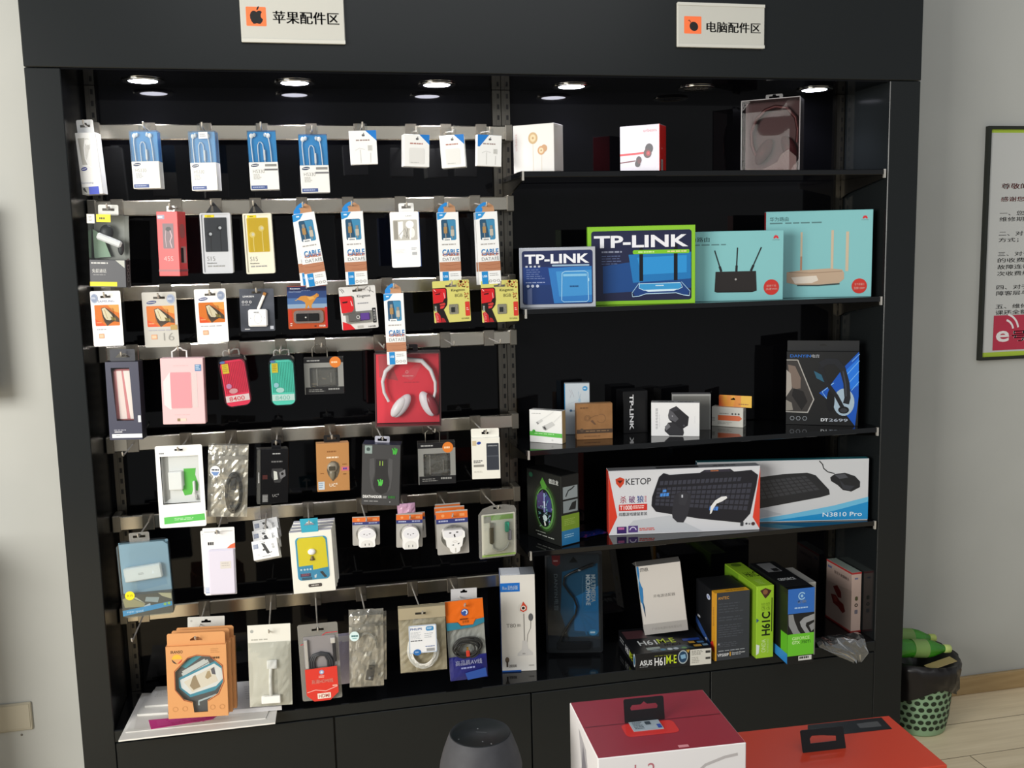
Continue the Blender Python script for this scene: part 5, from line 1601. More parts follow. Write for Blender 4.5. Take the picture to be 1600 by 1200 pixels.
def plug_card(c, Y, lab, nick, kind, carry=True, yaw=-3):
    t = hang('plug_adapter_pack', lab, 'package', c, Y, yaw, group='orange-topped plug adapter packs')
    w, h = t.w, t.h
    m, hx = slotcard(t, 0.001, M('#a9a6a1', 0.4), 0.004, 0.5, 0.13, 0.14)
    p = t.F(m)
    p.r(0.0, 0.0, 1, 0.03, '#a9a6a1'); p.r(0.004, 0.03, 0.996, 0.185, '#dd6f2e'); p.r(0.004, 0.185, 0.996, 0.29, '#343c74'); p.bars(0.08, 0.215, 0.4, 0.255, 1, '#a9aecb', 0.9); p.bars(0.6, 0.21, 0.93, 0.25, 1, '#a9aecb', 0.9)
    p.e(0.22, 0.11, 0.05, None, '#e89a62'); p.r(0.74, 0.08, 0.9, 0.14, '#e89a62')
    t.part('card', m)
    m = MB()
    m.prism(circ(0.02 * w, t.z(.58), w * 0.4, h * 0.27, 28), -0.014, 0.0, CLEARB)
    t.part('blister', m)
    m = MB()
    WP = M('#f1f0ee', 0.3)
    if kind == 0:
        out = circ(0.02 * w, t.z(.58), w * 0.33, h * 0.27, 28, -30, 210) + [(-0.28 * w, t.z(.92)), (-0.22 * w, t.z(.97)), (0.27 * w, t.z(.97)), (0.32 * w, t.z(.92))]
        m.prism(out, -0.030, -0.0006, WP)
        q = t.F(m, -0.030)
        q.e(0.53, 0.51, 0.29, 0.155, '#e3e2e6'); q.e(0.42, 0.52, 0.03, 0.014, '#55555a'); q.e(0.62, 0.51, 0.03, 0.014, '#55555a'); q.e(0.52, 0.55, 0.012, 0.02, '#55555a')
        q.poly([(p[0], p[1]) for p in circ(0.52, 0.86, 0.22, 0.14, 20, 180, 360)] + [(0.74, 0.95), (0.3, 0.95)], '#e2e0dc')
        q.r(0.44, 0.845, 0.465, 0.915, '#3a3a3a'); q.r(0.585, 0.84, 0.61, 0.91, '#3a3a3a')
    else:
        out = [(-.30 * w, t.z(.40)), (.28 * w, t.z(.40)), (.36 * w, t.z(.45)), (.36 * w, t.z(.56)), (.30 * w, t.z(.6)), (.26 * w, t.z(.76)), (.2 * w, t.z(.8)), (.18 * w, t.z(.88)), (.08 * w, t.z(.92)), (-.04 * w, t.z(.92)), (-.12 * w, t.z(.87)), (-.14 * w, t.z(.8)), (-.22 * w, t.z(.76)), (-.24 * w, t.z(.62)), (-.32 * w, t.z(.56)), (-.34 * w, t.z(.45))]
        m.prism(out, -0.026, -0.0006, WP)
        q = t.F(m, -0.026)
        q.poly([(.2, .41), (.76, .41), (.8, .45), (.78, .53), (.62, .56), (.3, .56), (.2, .52)], '#e4e3e6')
        q.e(0.4, 0.455, 0.04, 0.014, '#3c3c3c'); q.e(0.62, 0.445, 0.04, 0.014, '#3c3c3c'); q.poly([(0.5, 0.5), (0.55, 0.48), (0.56, 0.55), (0.53, 0.565)], '#2c2c2c'); q.poly([(0.42, 0.735), (0.5, 0.715), (0.5, 0.745)], '#2c2c2c'); q.poly([(0.62, 0.70), (0.7, 0.69), (0.63, 0.73)], '#2c2c2c'); q.ring(0.54, 0.655, 0.07, 0.012, '#cfcac4', rv=0.018); q.r(0.53, 0.8, 0.56, 0.9, '#c4c0b8')
    t.part('plug_adapter', m, 'white plug adapter')
    if carry:
        hook_for(t, nick, 6, *hx)


plug_card((550.5, 808.8, 593.8, 805, 593, 851, 551, 852.5), 0.01, 'small orange-topped plug adapter pack, leftmost of the adapters', 'small left plug adapter pack', 0)
plug_card((619.5, 803.8, 661, 801, 659.5, 853.8, 618.8, 856), 0.0, 'orange-topped plug adapter pack in the middle with a pink bag behind', 'middle plug adapter packs', 0)
plug_card((624, 802, 664, 800, 665.5, 838, 626, 845), 0.03, 'rear plug adapter pack poking out right behind the middle one', '', 0, False)
plug_card((680, 800, 731, 795, 732.5, 863.8, 684.5, 867.5), -0.005, 'front orange-topped plug adapter pack with wide adapter, rightmost of the adapters', 'right plug adapter packs', 1)
plug_card((678.8, 794, 726, 788, 727, 855, 681, 858), 0.045, 'second plug adapter pack behind the rightmost wide adapter', '', 1, False)
plug_card((680, 788.5, 719, 784.5, 721, 850, 682, 853), 0.085, 'rearmost plug adapter pack behind the rightmost wide adapter', '', 1, False)
t = hang('accessory_bag', 'small pink lilac bag behind the middle plug adapter pack', 'package', (621, 790, 650, 783, 648, 815, 622, 818), 0.07, 0)
m = MB()
m.sheet(t.w, t.h, 0, -0.008, 0.003, M('#d9a8c4', 0.3), 8, 8, 11)
t.part('bag', m)
m = MB()
m.sheet(t.w, t.h, 0.004, 0.002, 0.003, M('#8d7aa4', 0.3), 8, 8, 12)
t.part('bag_back', m)

t = hang('cable_pack', 'clear rounded blister with a short cable loop and green top stripe', 'package', (750.5, 794, 808, 783.8, 805, 866, 745.5, 876), 0.0, 6)
w, h = t.w, t.h
m = MB()
oc = [(-w / 2 + .004, 0), (w / 2 - .006, 0), (w / 2, 0.008), (w / 2, h * 0.9), (w / 2 - .006, h * 0.965), (w * .2, h), (-w * .15, h), (-w * .38, h * .95), (-w / 2, h * .84), (-w / 2, 0.006)]
hz = h * .945
m.prism(oc, 0.0, 0.0009, CLOUD, [[(-.012, hz - .003), (.010, hz - .003), (.010, hz + .003), (-.012, hz + .003)]])
t.part('blister_back', m)
m = MB()
m.prism(rrect(-w * .42, w * .47, h * .03, h * .84, 0.004), -0.001, -0.0004, M('#d4d2c2', 0.4))
p = Pr(m, (-w * .42, -0.001, h * .84), (w * .89, 0, 0), (0, 0, -h * .81), (0, -1, 0))
p.r(0.06, 0.035, 0.94, 0.15, '#8db35c'); p.r(0.06, 0.05, 0.28, 0.2, '#a3a298'); p.r(0.0, 0.95, 1, 1, '#9fbf68'); p.bars(0.05, 0.93, 0.12, 0.95, 1, '#77776c')
t.part('card', m)
m = MB()
m.tube([(t.x(.34), -0.006, t.z(.73)), (t.x(.36), -0.006, t.z(.8)), (t.x(.48), -0.006, t.z(.86)), (t.x(.62), -0.006, t.z(.86)), (t.x(.74), -0.006, t.z(.8)), (t.x(.78), -0.006, t.z(.72))], 0.003, '#bdbcb2', 8)
t.part('cable', m)
m = MB()
m.rbox(t.x(.27), t.x(.38), -0.011, -0.002, t.z(.72), t.z(.40), 0.003, M('#57503f', 0.35)); pl = t.part('plug', m, 'brown USB plug')
m = MB()
m.box(t.x(.28), t.x(.37), -0.009, -0.003, t.z(.41), t.z(.32), M('#a9a69c', 0.25, 0.6))
t.part('connector', m, 'metal USB connector', pl)
m = MB()
m.rbox(t.x(.68), t.x(.8), -0.011, -0.002, t.z(.52), t.z(.32), 0.003, M('#2f9a7c', 0.35)); m.rbox(t.x(.76), t.x(.85), -0.011, -0.002, t.z(.68), t.z(.48), 0.002, M('#6b6a70', 0.3))
t.part('plug', m, 'green plug')
m = MB()
m.sheet(w * .8, h * .78, -0.004, -0.011, 0.0, CLEAR, 8, 8, 4)
m.v = [v + Vector((w * .02, 0, h * .05)) for v in m.v]
t.part('blister', m)
hook_for(t, 'clear rounded cable blister', 6, 0, 0.0004, hz + 0.001)

# --- bottom rail
GA = 'orange card boxes with an armband window'
for k in range(3):
    if k == 0:
        t = hang('armband_box', 'front orange card box showing a phone armband through its octagon window', 'package', (257, 1012.5, 351, 1005.5, 358.8, 1121, 265, 1120), -0.075, -4, group=GA)
        base, bw, bh = t.mw.copy(), t.w, t.h
    else:
        t = Th('armband_box', ['', 'second orange armband box, directly behind the front one', 'rearmost orange armband box, its right edge peeking out'][k], 'package', Matrix.Translation((0.010 * k, 0.022 * k, -0.001 * k)) @ base, bw, bh, GA)
    w, h, d = t.w, t.h, 0.02
    OR = M('#d79a63', 0.5)
    win = [(t.x(a), t.z(b)) for a, b in ((.36, .17), (.5, .14), (.72, .16), (.92, .30), (.93, .52), (.84, .68), (.66, .77), (.66, .93), (.43, .93), (.41, .78), (.27, .74), (.14, .6), (.14, .35))]
    m = MB()
    m.prism([(-w / 2, 0), (w / 2, 0), (w / 2, h), (-w / 2, h)], 0, 0.001, OR, [win])
    m.box(-w / 2, w / 2, d - 0.001, d, 0, h, OR); m.box(-w / 2, -w / 2 + .001, 0.001, d - .001, 0, h, OR); m.box(w / 2 - .001, w / 2, 0.001, d - .001, 0, h, OR)
    m.box(-w / 2 + .001, w / 2 - .001, 0.001, d - .001, h - .001, h, OR); m.box(-w / 2 + .001, w / 2 - .001, 0.001, d - .001, 0, 0.001, OR)
    p = t.F(m)
    p.t('IRANSO', 0.08, 0.055, 0.28, 0.095, '#4a3524', 0.02); p.poly(circ(0.18, 0.175, 0.085, 0.065, 16, 180, 360), '#e0b43c'); p.poly(circ(0.18, 0.175, 0.085, 0.065, 16, 0, 90), '#c8503c'); p.poly(circ(0.18, 0.175, 0.085, 0.065, 16, 90, 180), '#4a3c34')
    p.bars(0.74, 0.05, 0.9, 0.12, 3, '#c08a58'); p.bars(0.73, 0.165, 0.93, 0.195, 1, '#5a4028', 0.9)
    for u in (0.12, 0.28, 0.74, 0.9): p.ring(u, 0.87, 0.04, 0.012, '#c68c58')
    p.l([(a, b) for a, b in ((.36, .16), (.5, .13), (.72, .15), (.93, .29), (.945, .52), (.85, .69), (.67, .775))], 0.012, '#9a4a34'); p.l([(.36, .16), (.13, .34), (.13, .6), (.27, .75), (.40, .785)], 0.012, '#9a4a34')
    t.part('carton', m)
    if k == 0:
        m = MB()
        m.box(-w * .46, w * .46, 0.0125, 0.0135, h * .05, h * .88, M('#4f5358', 0.5))
        q = Pr(m, (-w / 2, 0.0125, h), (w, 0, 0), (0, 0, -h), (0, -1, 0))
        q.poly([(.22, .3), (.45, .17), (.62, .15), (.3, .33)], '#3b97a8'); q.l([(.24, .42), (.68, .24), (.7, .29), (.28, .46)], 0.055, '#cfd2d0'); q.poly([(.24, .37), (.62, .21), (.64, .235), (.26, .40)], '#cfd2d0')
        q.poly([(.18, .46), (.8, .25), (.93, .36), (.93, .54), (.78, .66), (.36, .74), (.18, .6)], '#3c93ac'); q.poly([(.2, .49), (.78, .285), (.9, .36), (.92, .5), (.8, .6), (.36, .70), (.22, .6)], '#e8e9e8')
        q.poly([(.26, .52), (.74, .335), (.84, .53), (.4, .67)], '#e6dccb'); q.poly([(.36, .58), (.42, .45), (.46, .43), (.5, .52), (.54, .6), (.42, .64)], '#a08c70'); q.poly([(.62, .47), (.66, .39), (.7, .38), (.73, .46), (.66, .5)], '#b39c78'); q.poly([(.72, .36), (.78, .33), (.8, .44), (.74, .43)], '#5a5a66')
        q.l([(.5, .86), (.5, .8), (.8, .72), (.8, .77)], 0.03, '#b9c9ce')
        t.part('armband', m, 'grey and teal phone armband')
        m = MB()
        m.prism(win, 0.0002, 0.0005, CLEAR)
        t.part('window', m)
    m = MB()
    zf = 0.034
    hz = h + 0.016
    m.prism([(-w / 2 + .003, h - .001), (w / 2 - .003, h - .001), (w / 2 - .003, h + zf - .004), (w / 2 - .008, h + zf), (-w / 2 + .006, h + zf), (-w / 2 + .003, h + zf - .004)], d * .4, d * .4 + .001, OR, [[(-.016, hz - .004), (.016, hz - .004), (.016, hz), (.006, hz + .006), (-.006, hz + .006), (-.016, hz)]])
    t.part('hang_flap', m)
    if k == 0:
        hook_for(t, 'orange armband boxes', 7, 0.0, d * .4, hz + .0035)
t = hang('cable_pack', 'white card pack mostly hidden behind the orange armband boxes', 'package', (291, 964, 349, 963, 353, 1060, 296, 1061), 0.045, 0)
m, hx = slotcard(t, 0.001, M('#dcdbd4', 0.4), 0.002, 0.5, 0.08, 0.13)
p = t.F(m); p.e(0.1, 0.06, 0.03, None, '#b9b9b4')
t.part('card', m)
m = MB()
m.rbox(t.x(.2), t.x(.8), -0.01, 0, t.z(.9), t.z(.3), 0.003, M('#e6e5de', 0.4))
t.part('bag', m)

t = hang('adapter_bag', 'white-backed clear bag with a short white dock adapter cable', 'package', (386, 977.5, 454.5, 973.8, 456, 1100, 391, 1105.5), -0.05, -3)
m, hx = slotcard(t, 0.001, M('#d6d3c6', 0.4), 0.001, 0.5, 0.085, 0.14)
p = t.F(m)
p.r(0, 0, 1, 0.215, '#e6e4da'); p.e(0.1, 0.075, 0.04, None, '#a9aba6'); p.bars(0.08, 0.17, 0.6, 0.19, 1, '#b3b1a6', 0.8); p.poly([(0.55, 0.5), (0.66, 0.5), (0.66, 0.88), (0.58, 0.88)], '#bfbcb0')
t.part('card', m)
m = MB()
WP = M('#f3f2ee', 0.3)
m.rbox(t.x(.43), t.x(.67), -0.011, -0.002, t.z(.53), t.z(.425), 0.002, WP); m.rbox(t.x(.28), t.x(.73), -0.011, -0.002, t.z(.955), t.z(.855), 0.002, WP)
m.tube([(t.x(.52), -0.006, t.z(.52)), (t.x(.5), -0.006, t.z(.65)), (t.x(.505), -0.006, t.z(.87))], 0.0048, WP, 10)
t.part('dock_adapter', m, 'white dock adapter cable')
film(t, 9, -0.014, 0, 0.79, CLEAR)
hook_for(t, 'white-backed dock adapter bag', 7, *hx)

t = hang('cable_pack', 'clear blister with thick grey cable and red lower card', 'package', (467, 978.8, 530, 968.8, 531.8, 1088.8, 470.5, 1097.5), -0.05, -3)
w, h = t.w, t.h
m, hx = slotcard(t, 0.001, CLOUD, 0.006, 0.5, 0.08, 0.15)
t.part('blister_back', m)
m = MB()
m.prism(rrect(-w * .38, w * .42, t.z(.56), t.z(.16), 0.004), -0.002, -0.001, M('#8b8788', 0.45))
t.part('inner_card', m)
m = MB()
m.prism([(-w * .38, t.z(.56)), (w * .42, t.z(.55)), (w * .42, t.z(.89)), (w * .2, t.z(.985)), (-w * .2, t.z(.985)), (-w * .38, t.z(.90))], -0.015, -0.014, M('#d8382c', 0.4))
p = t.F(m, -0.015)
p.e(0.53, 0.61, 0.06, None, '#8d9ec2'); p.e(0.53, 0.612, 0.03, None, '#d9dfe8'); p.bars(0.45, 0.655, 0.62, 0.69, 2, '#f0b8a8', 0.5)
p.t('高清HDMI线', 0.27, 0.70, 0.8, 0.755, '#f0c4b4', 0.004); p.l([(0.14, 0.86), (0.35, 0.835), (0.6, 0.86), (0.9, 0.81)], 0.012, '#f2d9d0'); p.bars(0.78, 0.79, 0.92, 0.81, 1, '#f0b8a8', 0.9)
p.r(0.39, 0.885, 0.72, 0.955, '#efe6d8'); p.t('HDMI', 0.42, 0.897, 0.69, 0.943, '#a83a30', 0.02)
t.part('red_card', m, 'red printed card')
m = MB()
p = t.F(m, -0.0005); p.l([(0.05, 0.26), (0.4, 0.22), (0.7, 0.13), (0.98, 0.13)], 0.02, '#c83a44')
t.part('red_line', m)
for k in range(3):
    m = MB()
    f = 0.85 - 0.16 * k
    m.tube([(t.x(.53 - .33 * f), -0.006, t.z(.56)), (t.x(.53 - .33 * f), -0.006, t.z(.48)), (t.x(.53 - .22 * f), -0.006, t.z(.41 - .05 * f + .03)), (t.x(.53), -0.006, t.z(.41 - .08 * f + .03)), (t.x(.53 + .22 * f), -0.006, t.z(.41 - .05 * f + .03)), (t.x(.53 + .33 * f), -0.006, t.z(.48)), (t.x(.53 + .33 * f), -0.006, t.z(.56))], 0.0038, M('#333438', 0.4), 8)
    t.part('cable', m)
m = MB()
m.rbox(t.x(.14), t.x(.23), -0.012, -0.003, t.z(.56), t.z(.19), 0.0015, M('#b9b7b4', 0.2, 0.3)); m.rbox(t.x(.8), t.x(.92), -0.012, -0.003, t.z(.26), t.z(.19), 0.0015, M('#cfcdc9', 0.2, 0.3)); m.rbox(t.x(.84), t.x(.92), -0.012, -0.003, t.z(.5), t.z(.26), 0.0015, M('#2c2c30', 0.3))
t.part('plug', m)
hook_for(t, 'blister of thick grey cable', 7, *hx)

GS = 'silver zip bags with a dark plug'
for k, (c, dy, lab) in enumerate((((543.8, 953.8, 600, 951, 598.8, 1071, 547.5, 1075), 0, 'front silver zip bag with pale blue sticker and small dark plug'), ((547, 958, 604, 955, 604, 1062, 549, 1066), 0.016, 'rear silver zip bag poking out right behind the stickered one'))):
    t = bag('cable_bag', lab, c, -0.045 + dy, -2, 21 + k, group=GS)
    m = MB()
    m.box(-t.w / 2, t.w / 2, -0.001, 0.0, t.z(.215), t.z(.185), M('#8d8a80', 0.3)); m.box(-t.w / 2, t.w / 2, -0.0015, 0.001, t.z(.07), t.h, M('#77756e', 0.4))
    t.part('zip_strip', m)
    if k == 0:
        m = MB()
        m.rbox(-0.011, 0.011, -0.007, -0.001, -0.018, 0.012, 0.001, M('#1d2230', 0.4)); m.box(-0.008, 0.010, -0.006, -0.001, 0.012, 0.026, M('#1a1a1d', 0.4)); m.box(-0.003, 0.003, -0.0075, -0.0069, -0.014, -0.007, M('#b9c0cc', 0.4))
        m.v = [Matrix.Translation((t.x(.6), 0, t.z(.83))) @ Matrix.Rotation(math.radians(10), 4, 'Y') @ v for v in m.v]
        t.part('plug', m, 'small dark plug')
        coil(t, 0.5, 0.5, 0.3, 0.2, 0.002, M('#b9b6ac', 0.3), -0.002, 2, 'cable', 5, None, 180, 360)
        m = MB()
        m.prism(circ(t.x(.15), t.z(.31), 0.0135, 0.0145, 20), -0.016, -0.0153, M('#d9eeee', 0.4))
        q = Pr(m, (t.x(.15) - .0135, -0.016, t.z(.31) + .0145), (0.027, 0, 0), (0, 0, -0.029), (0, -1, 0)); q.bars(0.2, 0.38, 0.9, 0.55, 1, '#26666a', 0.9); q.bars(0.3, 0.65, 0.8, 0.75, 1, '#7db4b6', 0.9)
        t.part('sticker', m)
        film(t, 6, -0.013)
        hook_for(t, 'silver zip bags with dark plug', 7, 0, 0.003, t.z(.085))
t = hang('accessory_bag', 'pale lilac bag half hidden behind the red-carded cable blister', 'package', (517, 992, 548, 988, 549, 1066, 519, 1072), 0.01, 0)
m = MB()
m.sheet(t.w, t.h, 0, -0.006, 0.002, M('#bdb6cc', 0.35), 8, 10, 31)
t.part('bag', m)
m = MB(); m.box(-t.w / 2, t.w / 2, -0.004, -0.003, t.z(.16), t.z(.04), M('#dedbe4', 0.3)); t.part('header_strip', m)

t = bag('cable_bag', 'beige zip bag of white coiled cable with a printed white label', (620.8, 947.5, 694.5, 942.5, 699.5, 1046, 627, 1052.5), -0.04, -3, 17, noisy('beige_foil', '#a89c82', '#c4b99e', 24, 0.35, 0.5, 0.6))
m = MB(); m.box(-t.w / 2, t.w / 2, -0.002, 0.001, t.z(.2), t.z(.0), M('#a99d82', 0.45)); m.box(-t.w / 2, t.w / 2, -0.0025, 0.0005, t.z(.03), t.h, M('#77715f', 0.4)); p = Pr(m, (-t.w / 2, -0.0025, t.h), (t.w, 0, 0), (0, 0, -t.h), (0, -1, 0)); p.r(0.36, 0.105, 0.58, 0.135, '#2a2822')
t.part('header_strip', m)
coil(t, 0.5, 0.66, 0.33, 0.27, 0.0022, M('#eceae4', 0.35), -0.005, 5, 'cable', 8, 'white coiled cable')
m = MB()
m.prism(rrect(t.x(.2), t.x(.79), t.z(.685), t.z(.27), 0.004), -0.016, -0.0152, M('#e9eaec', 0.4))
p = Pr(m, (t.x(.2), -0.016, t.z(.27)), (t.x(.79) - t.x(.2), 0, 0), (0, 0, t.z(.685) - t.z(.27)), (0, -1, 0))
p.l([(0.02, 0.02), (0.98, 0.02), (0.98, 0.98), (0.02, 0.98), (0.02, 0.02)], 0.02, '#6f94bc'); p.t('PHILIPS', 0.06, 0.09, 0.48, 0.17, '#3b5c96', 0.02); p.r(0.62, 0.06, 0.9, 0.22, '#3d8ac0', 0.06); p.bars(0.66, 0.1, 0.86, 0.18, 2, '#d8e8f2')
p.bars(0.06, 0.24, 0.46, 0.5, 6, '#c0c4c8'); p.bars(0.06, 0.53, 0.5, 0.57, 1, '#55585c', 0.9); p.bars(0.56, 0.3, 0.92, 0.5, 3, '#9aa0a8', 0.3); p.bars(0.58, 0.76, 0.92, 0.79, 1, '#3b5c96', 0.9)
for i in range(12): p.r(0.62 + i * 0.025, 0.84, 0.632 + i * 0.025, 0.95, '#77797c'); p.k -= 1
p.k += 1; p.e(0.28, 0.96, 0.14, 0.11, '#2f6fb4'); p.bars(0.2, 0.93, 0.36, 0.99, 2, '#cfe0f0')
t.part('label', m, 'printed white label')
film(t, 12, -0.013, 0, 0.8, CLEAR)
hook_for(t, 'beige bag of white cable', 7, 0, 0.0, t.z(.115))

t = bag('cable_bag', 'orange and dark blue bag with a black audio video cable', (695, 940, 756, 934.5, 760, 1055, 703.8, 1066), -0.035, -3, 23, M('#8e918c', 0.35))
w, h = t.w, t.h
m = MB()
m.sheet(w, h * .27, -0.001, -0.001, 0.0012, M('#e06a1c', 0.35), 10, 5, 3); m.v = [v + Vector((0, 0, h * .73)) for v in m.v]
q = Pr(m, (-w / 2, -0.0035, h), (w, 0, 0), (0, 0, -h), (0, -1, 0))
q.poly([(0.0, 0.26), (0.3, 0.27), (0.38, 0.32), (0.7, 0.32), (0.78, 0.255), (1, 0.24), (1, 0.30), (0.7, 0.345), (0.0, 0.36)], '#2f7a92'); q.poly([(0.28, 0.25), (0.78, 0.24), (0.7, 0.31), (0.38, 0.31)], '#e06a1c')
q.e(0.5, 0.15, 0.095, None, '#33549a'); q.ring(0.5, 0.15, 0.06, 0.03, '#d0dcf0', 200, 420); q.bars(0.36, 0.225, 0.66, 0.245, 1, '#7a3c14', 0.8); q.t('音视频', 0.42, 0.25, 0.6, 0.285, '#5a2c10')
t.part('header', m, 'orange printed header')
m = MB()
m.sheet(w, h * .30, -0.002, -0.008, 0.0012, M('#23266e', 0.3), 10, 6, 4)
q = Pr(m, (-w / 2, -0.0125, h), (w, 0, 0), (0, 0, -h), (0, -1, 0))
q.t('高品质AV线', 0.16, 0.735, 0.86, 0.80, '#cfd4ec', 0.01); q.bars(0.3, 0.825, 0.75, 0.85, 1, '#8f96cc', 0.8); q.poly([(0.4, 0.9), (0.95, 0.86), (0.97, 0.97), (0.45, 0.99)], '#2b4f9c')
t.part('footer', m, 'dark blue printed footer')
rnd = random.Random(5)
m = MB()
for k in range(7):
    a, b, cu, cv = 0.22 + 0.16 * rnd.random(), 0.08 + 0.05 * rnd.random(), 0.46 + 0.08 * rnd.random(), 0.57 + 0.05 * rnd.random()
    m.tube([(t.x(cu + a * math.cos(q * .21)), -0.004 - 0.001 * k + 0.001 * math.sin(q), t.z(cv + b * math.sin(q * .21))) for q in range(30)], 0.0024, M('#2b2b2a', 0.45), 6, True, True)
t.part('cable', m, 'tangled black cable')
m = MB(); m.rbox(t.x(.46), t.x(.56), -0.014, -0.006, t.z(.7), t.z(.62), 0.002, M('#c03a2a', 0.35)); m.box(t.x(.48), t.x(.53), -0.012, -0.008, t.z(.62), t.z(.58), M('#b8924a', 0.3, 0.6)); t.part('plug', m, 'red plug')
hook_for(t, 'orange and blue cable bag', 7, 0, 0.0, t.z(.06))
for k, c in enumerate([(703, 920, 744, 919, 746, 970, 706, 972)]):
    t = hang('accessory_card', 'plain white card behind the orange and blue cable bag', 'package', c, 0.05, 0)
    m, hx = slotcard(t, 0.001, M('#d4d2d2', 0.4), 0.001, 0.5, 0.1, 0.13)
    p = t.F(m); p.l([(0.05, 0.3), (0.95, 0.28)], 0.01, '#bbb9b9')
    t.part('card', m)
    m = MB(); m.rbox(t.x(.15), t.x(.85), -0.006, 0, t.z(.95), t.z(.4), 0.002, M('#c9c7c9', 0.4)); t.part('pouch', m)

# --- hooks without goods
for (u, v), rail, what in (((600, 545), 4, 'empty chrome hook left of the red headphone box'), ((709, 539), 4, 'empty chrome hook right of the red headphone box'), ((781, 537), 4, 'empty chrome hook on the middle rail beside the middle upright'), ((192, 704), 5, 'empty chrome hook below the dark navy power bank box'), ((207, 1002), 7, 'empty chrome hook below the bluish clear adapter box')):
    q = Zp(u, v, RZ[rail] - 0.005 if rail == 4 else RZ[rail])
    yt = max(-0.09, min(0.02, q.y))
    hook(what, P(u, v, yt).x, yt, RZ[rail], rail)

# ================================================================ goods standing in the right bay
# --- highest shelf
WAVY = clearmat('shiny_front', '#b8a4a4', 0.006, 0.03, '#6a5656', 0.06, 0.8)
[n for n in WAVY.node_tree.nodes if n.type == 'MATH'][0].inputs[1].default_value = 0.12
_nz = [n for n in WAVY.node_tree.nodes if n.type == 'TEX_NOISE'][0]
_nz.inputs['Scale'].default_value = 9
_nz.inputs['Detail'].default_value = 0
Z1 = SH[0] + 0.0003
t = stand2('earphone_box', 'white square box with gold earphones printed on it, on the highest shelf', 'package', (801, 198.8, 865, 189.5, 866, 267.5, 803, 268), 0.085, -38, Z1)
d = 0.068
m = MB()
m.rbox(-t.w / 2, t.w / 2, 0, d, 0, t.h, 0.001, M('#d6d3ce', 0.35), side=M('#c9c6bc', 0.4))
p = t.F(m, 0, 0.35)
p.tv('urbeats', 0.04, 0.18, 0.10, 0.52, '#c9a6a0', 0, True)
p.l([(0.49, 0.4), (0.49, 0.99)], 0.018, '#cfc5b4'); p.l([(0.70, 0.6), (0.695, 0.99)], 0.018, '#cfc5b4')
p.e(0.49, 0.28, 0.115, 0.12, '#b99a68'); p.e(0.49, 0.28, 0.07, 0.075, '#d6bd92'); p.e(0.49, 0.28, 0.025, None, '#a8864f')
p.e(0.69, 0.54, 0.09, 0.09, '#c08f5c'); p.e(0.76, 0.5, 0.075, 0.075, '#b98a58'); p.e(0.69, 0.54, 0.055, 0.055, '#dcc09a'); p.e(0.69, 0.54, 0.02, None, '#a8864f')
p.bars(0.06, 0.945, 0.36, 0.96, 1, '#b9b6b0', 0.9)
p = t.R(m, d, 0.4); p.bars(0.15, 0.06, 0.5, 0.08, 1, '#b3aea4', 0.9); p.bars(0.2, 0.94, 0.8, 0.96, 1, '#b3aea4', 0.9); p.bars(0.15, 0.35, 0.5, 0.6, 8, '#cfcabd')
t.part('carton', m)
m = MB(); m.box(-t.w / 2 - 0.0006, t.w / 2 + 0.0006, -0.0006, 0.012, -0.0, 0.001, M('#d9d6d0', 0.4)); t.part('base_edge', m)

t = stand2('earphone_box', 'white box with red side and red and black earphones, middle of the highest shelf', 'package', (968, 200.8, 1030, 190.5, 1030, 266, 969, 267), 0.085, -38, Z1)
d = 0.066
m = MB()
m.rbox(-t.w / 2, t.w / 2, 0, d, 0, t.h, 0.001, M('#d6d2da', 0.35), side=M('#c9201c', 0.35), top=M('#c9201c', 0.35))
p = t.F(m, 0, 0.35)
p.t('urbeats', 0.6, 0.085, 0.93, 0.15, '#d0707c', -0.004); p.tv('urbeats by dr', 0.10, 0.12, 0.13, 0.48, '#bdb8c4', 0, True)
p.poly([(0, 0.585), (0.66, 0.565), (0.66, 0.605), (0, 0.63)], '#d8303a'); p.poly([(0, 0.76), (0.4, 0.73), (0.4, 0.755), (0, 0.785)], '#6a2434')
p.e(0.74, 0.5, 0.10, 0.105, '#33303a'); p.e(0.70, 0.6, 0.10, 0.10, '#4a2c34'); p.e(0.72, 0.6, 0.055, 0.055, '#a82838'); p.e(0.72, 0.6, 0.02, None, '#d8505c')
p.e(0.48, 0.73, 0.07, 0.08, '#3a2a34'); p.e(0.45, 0.81, 0.07, 0.07, '#2c2630'); p.e(0.49, 0.76, 0.045, 0.05, '#5a2030')
p = t.R(m, d, 0.35); p.e(0.36, 0.5, 0.04, None, '#f0c0bc'); p.r(0.22, 0.73, 0.5, 0.965, '#a9a4a0', 0.02); p.bars(0.26, 0.76, 0.46, 0.94, 6, '#6a6664')
t.part('carton', m)
m = MB(); m.box(t.w / 2 - 0.0008, t.w / 2 + 0.0006, -0.0006, 0.001, 0, t.h, M('#d8443e', 0.4)); t.part('front_edge', m)

t = stand2('headphone_box', 'clear black-edged box with dark red headphones and shiny reflections, on the highest shelf', 'package', (1157.5, 162, 1249.5, 147, 1247.5, 260.5, 1157.5, 265), 0.10, -38, Z1)
w, h, d = t.w, t.h, 0.07
m = MB()
m.box(-w / 2 + .002, w / 2 - .002, d * .7, d, 0.001, h - .002, M('#33282a', 0.3))
m.box(w / 2 - .003, w / 2, 0.0, d, 0, h, M('#1b1719', 0.3)); m.box(-w / 2, w / 2, 0.001, d, h - .002, h, M('#1b1719', 0.3)); m.box(-w / 2, w / 2, 0.001, d, 0, .002, M('#1b1719', 0.3))
t.part('box_edges', m, 'dark box edges')
m = MB()
m.sheet(w, h, -0.0002, -0.004, 0.0, WAVY, 6, 6, 3)
e = 0.0012
for x in (-w / 2, w / 2): m.box(x - e, x + e, -0.002, 0, 0, h, M('#6a6466', 0.3))
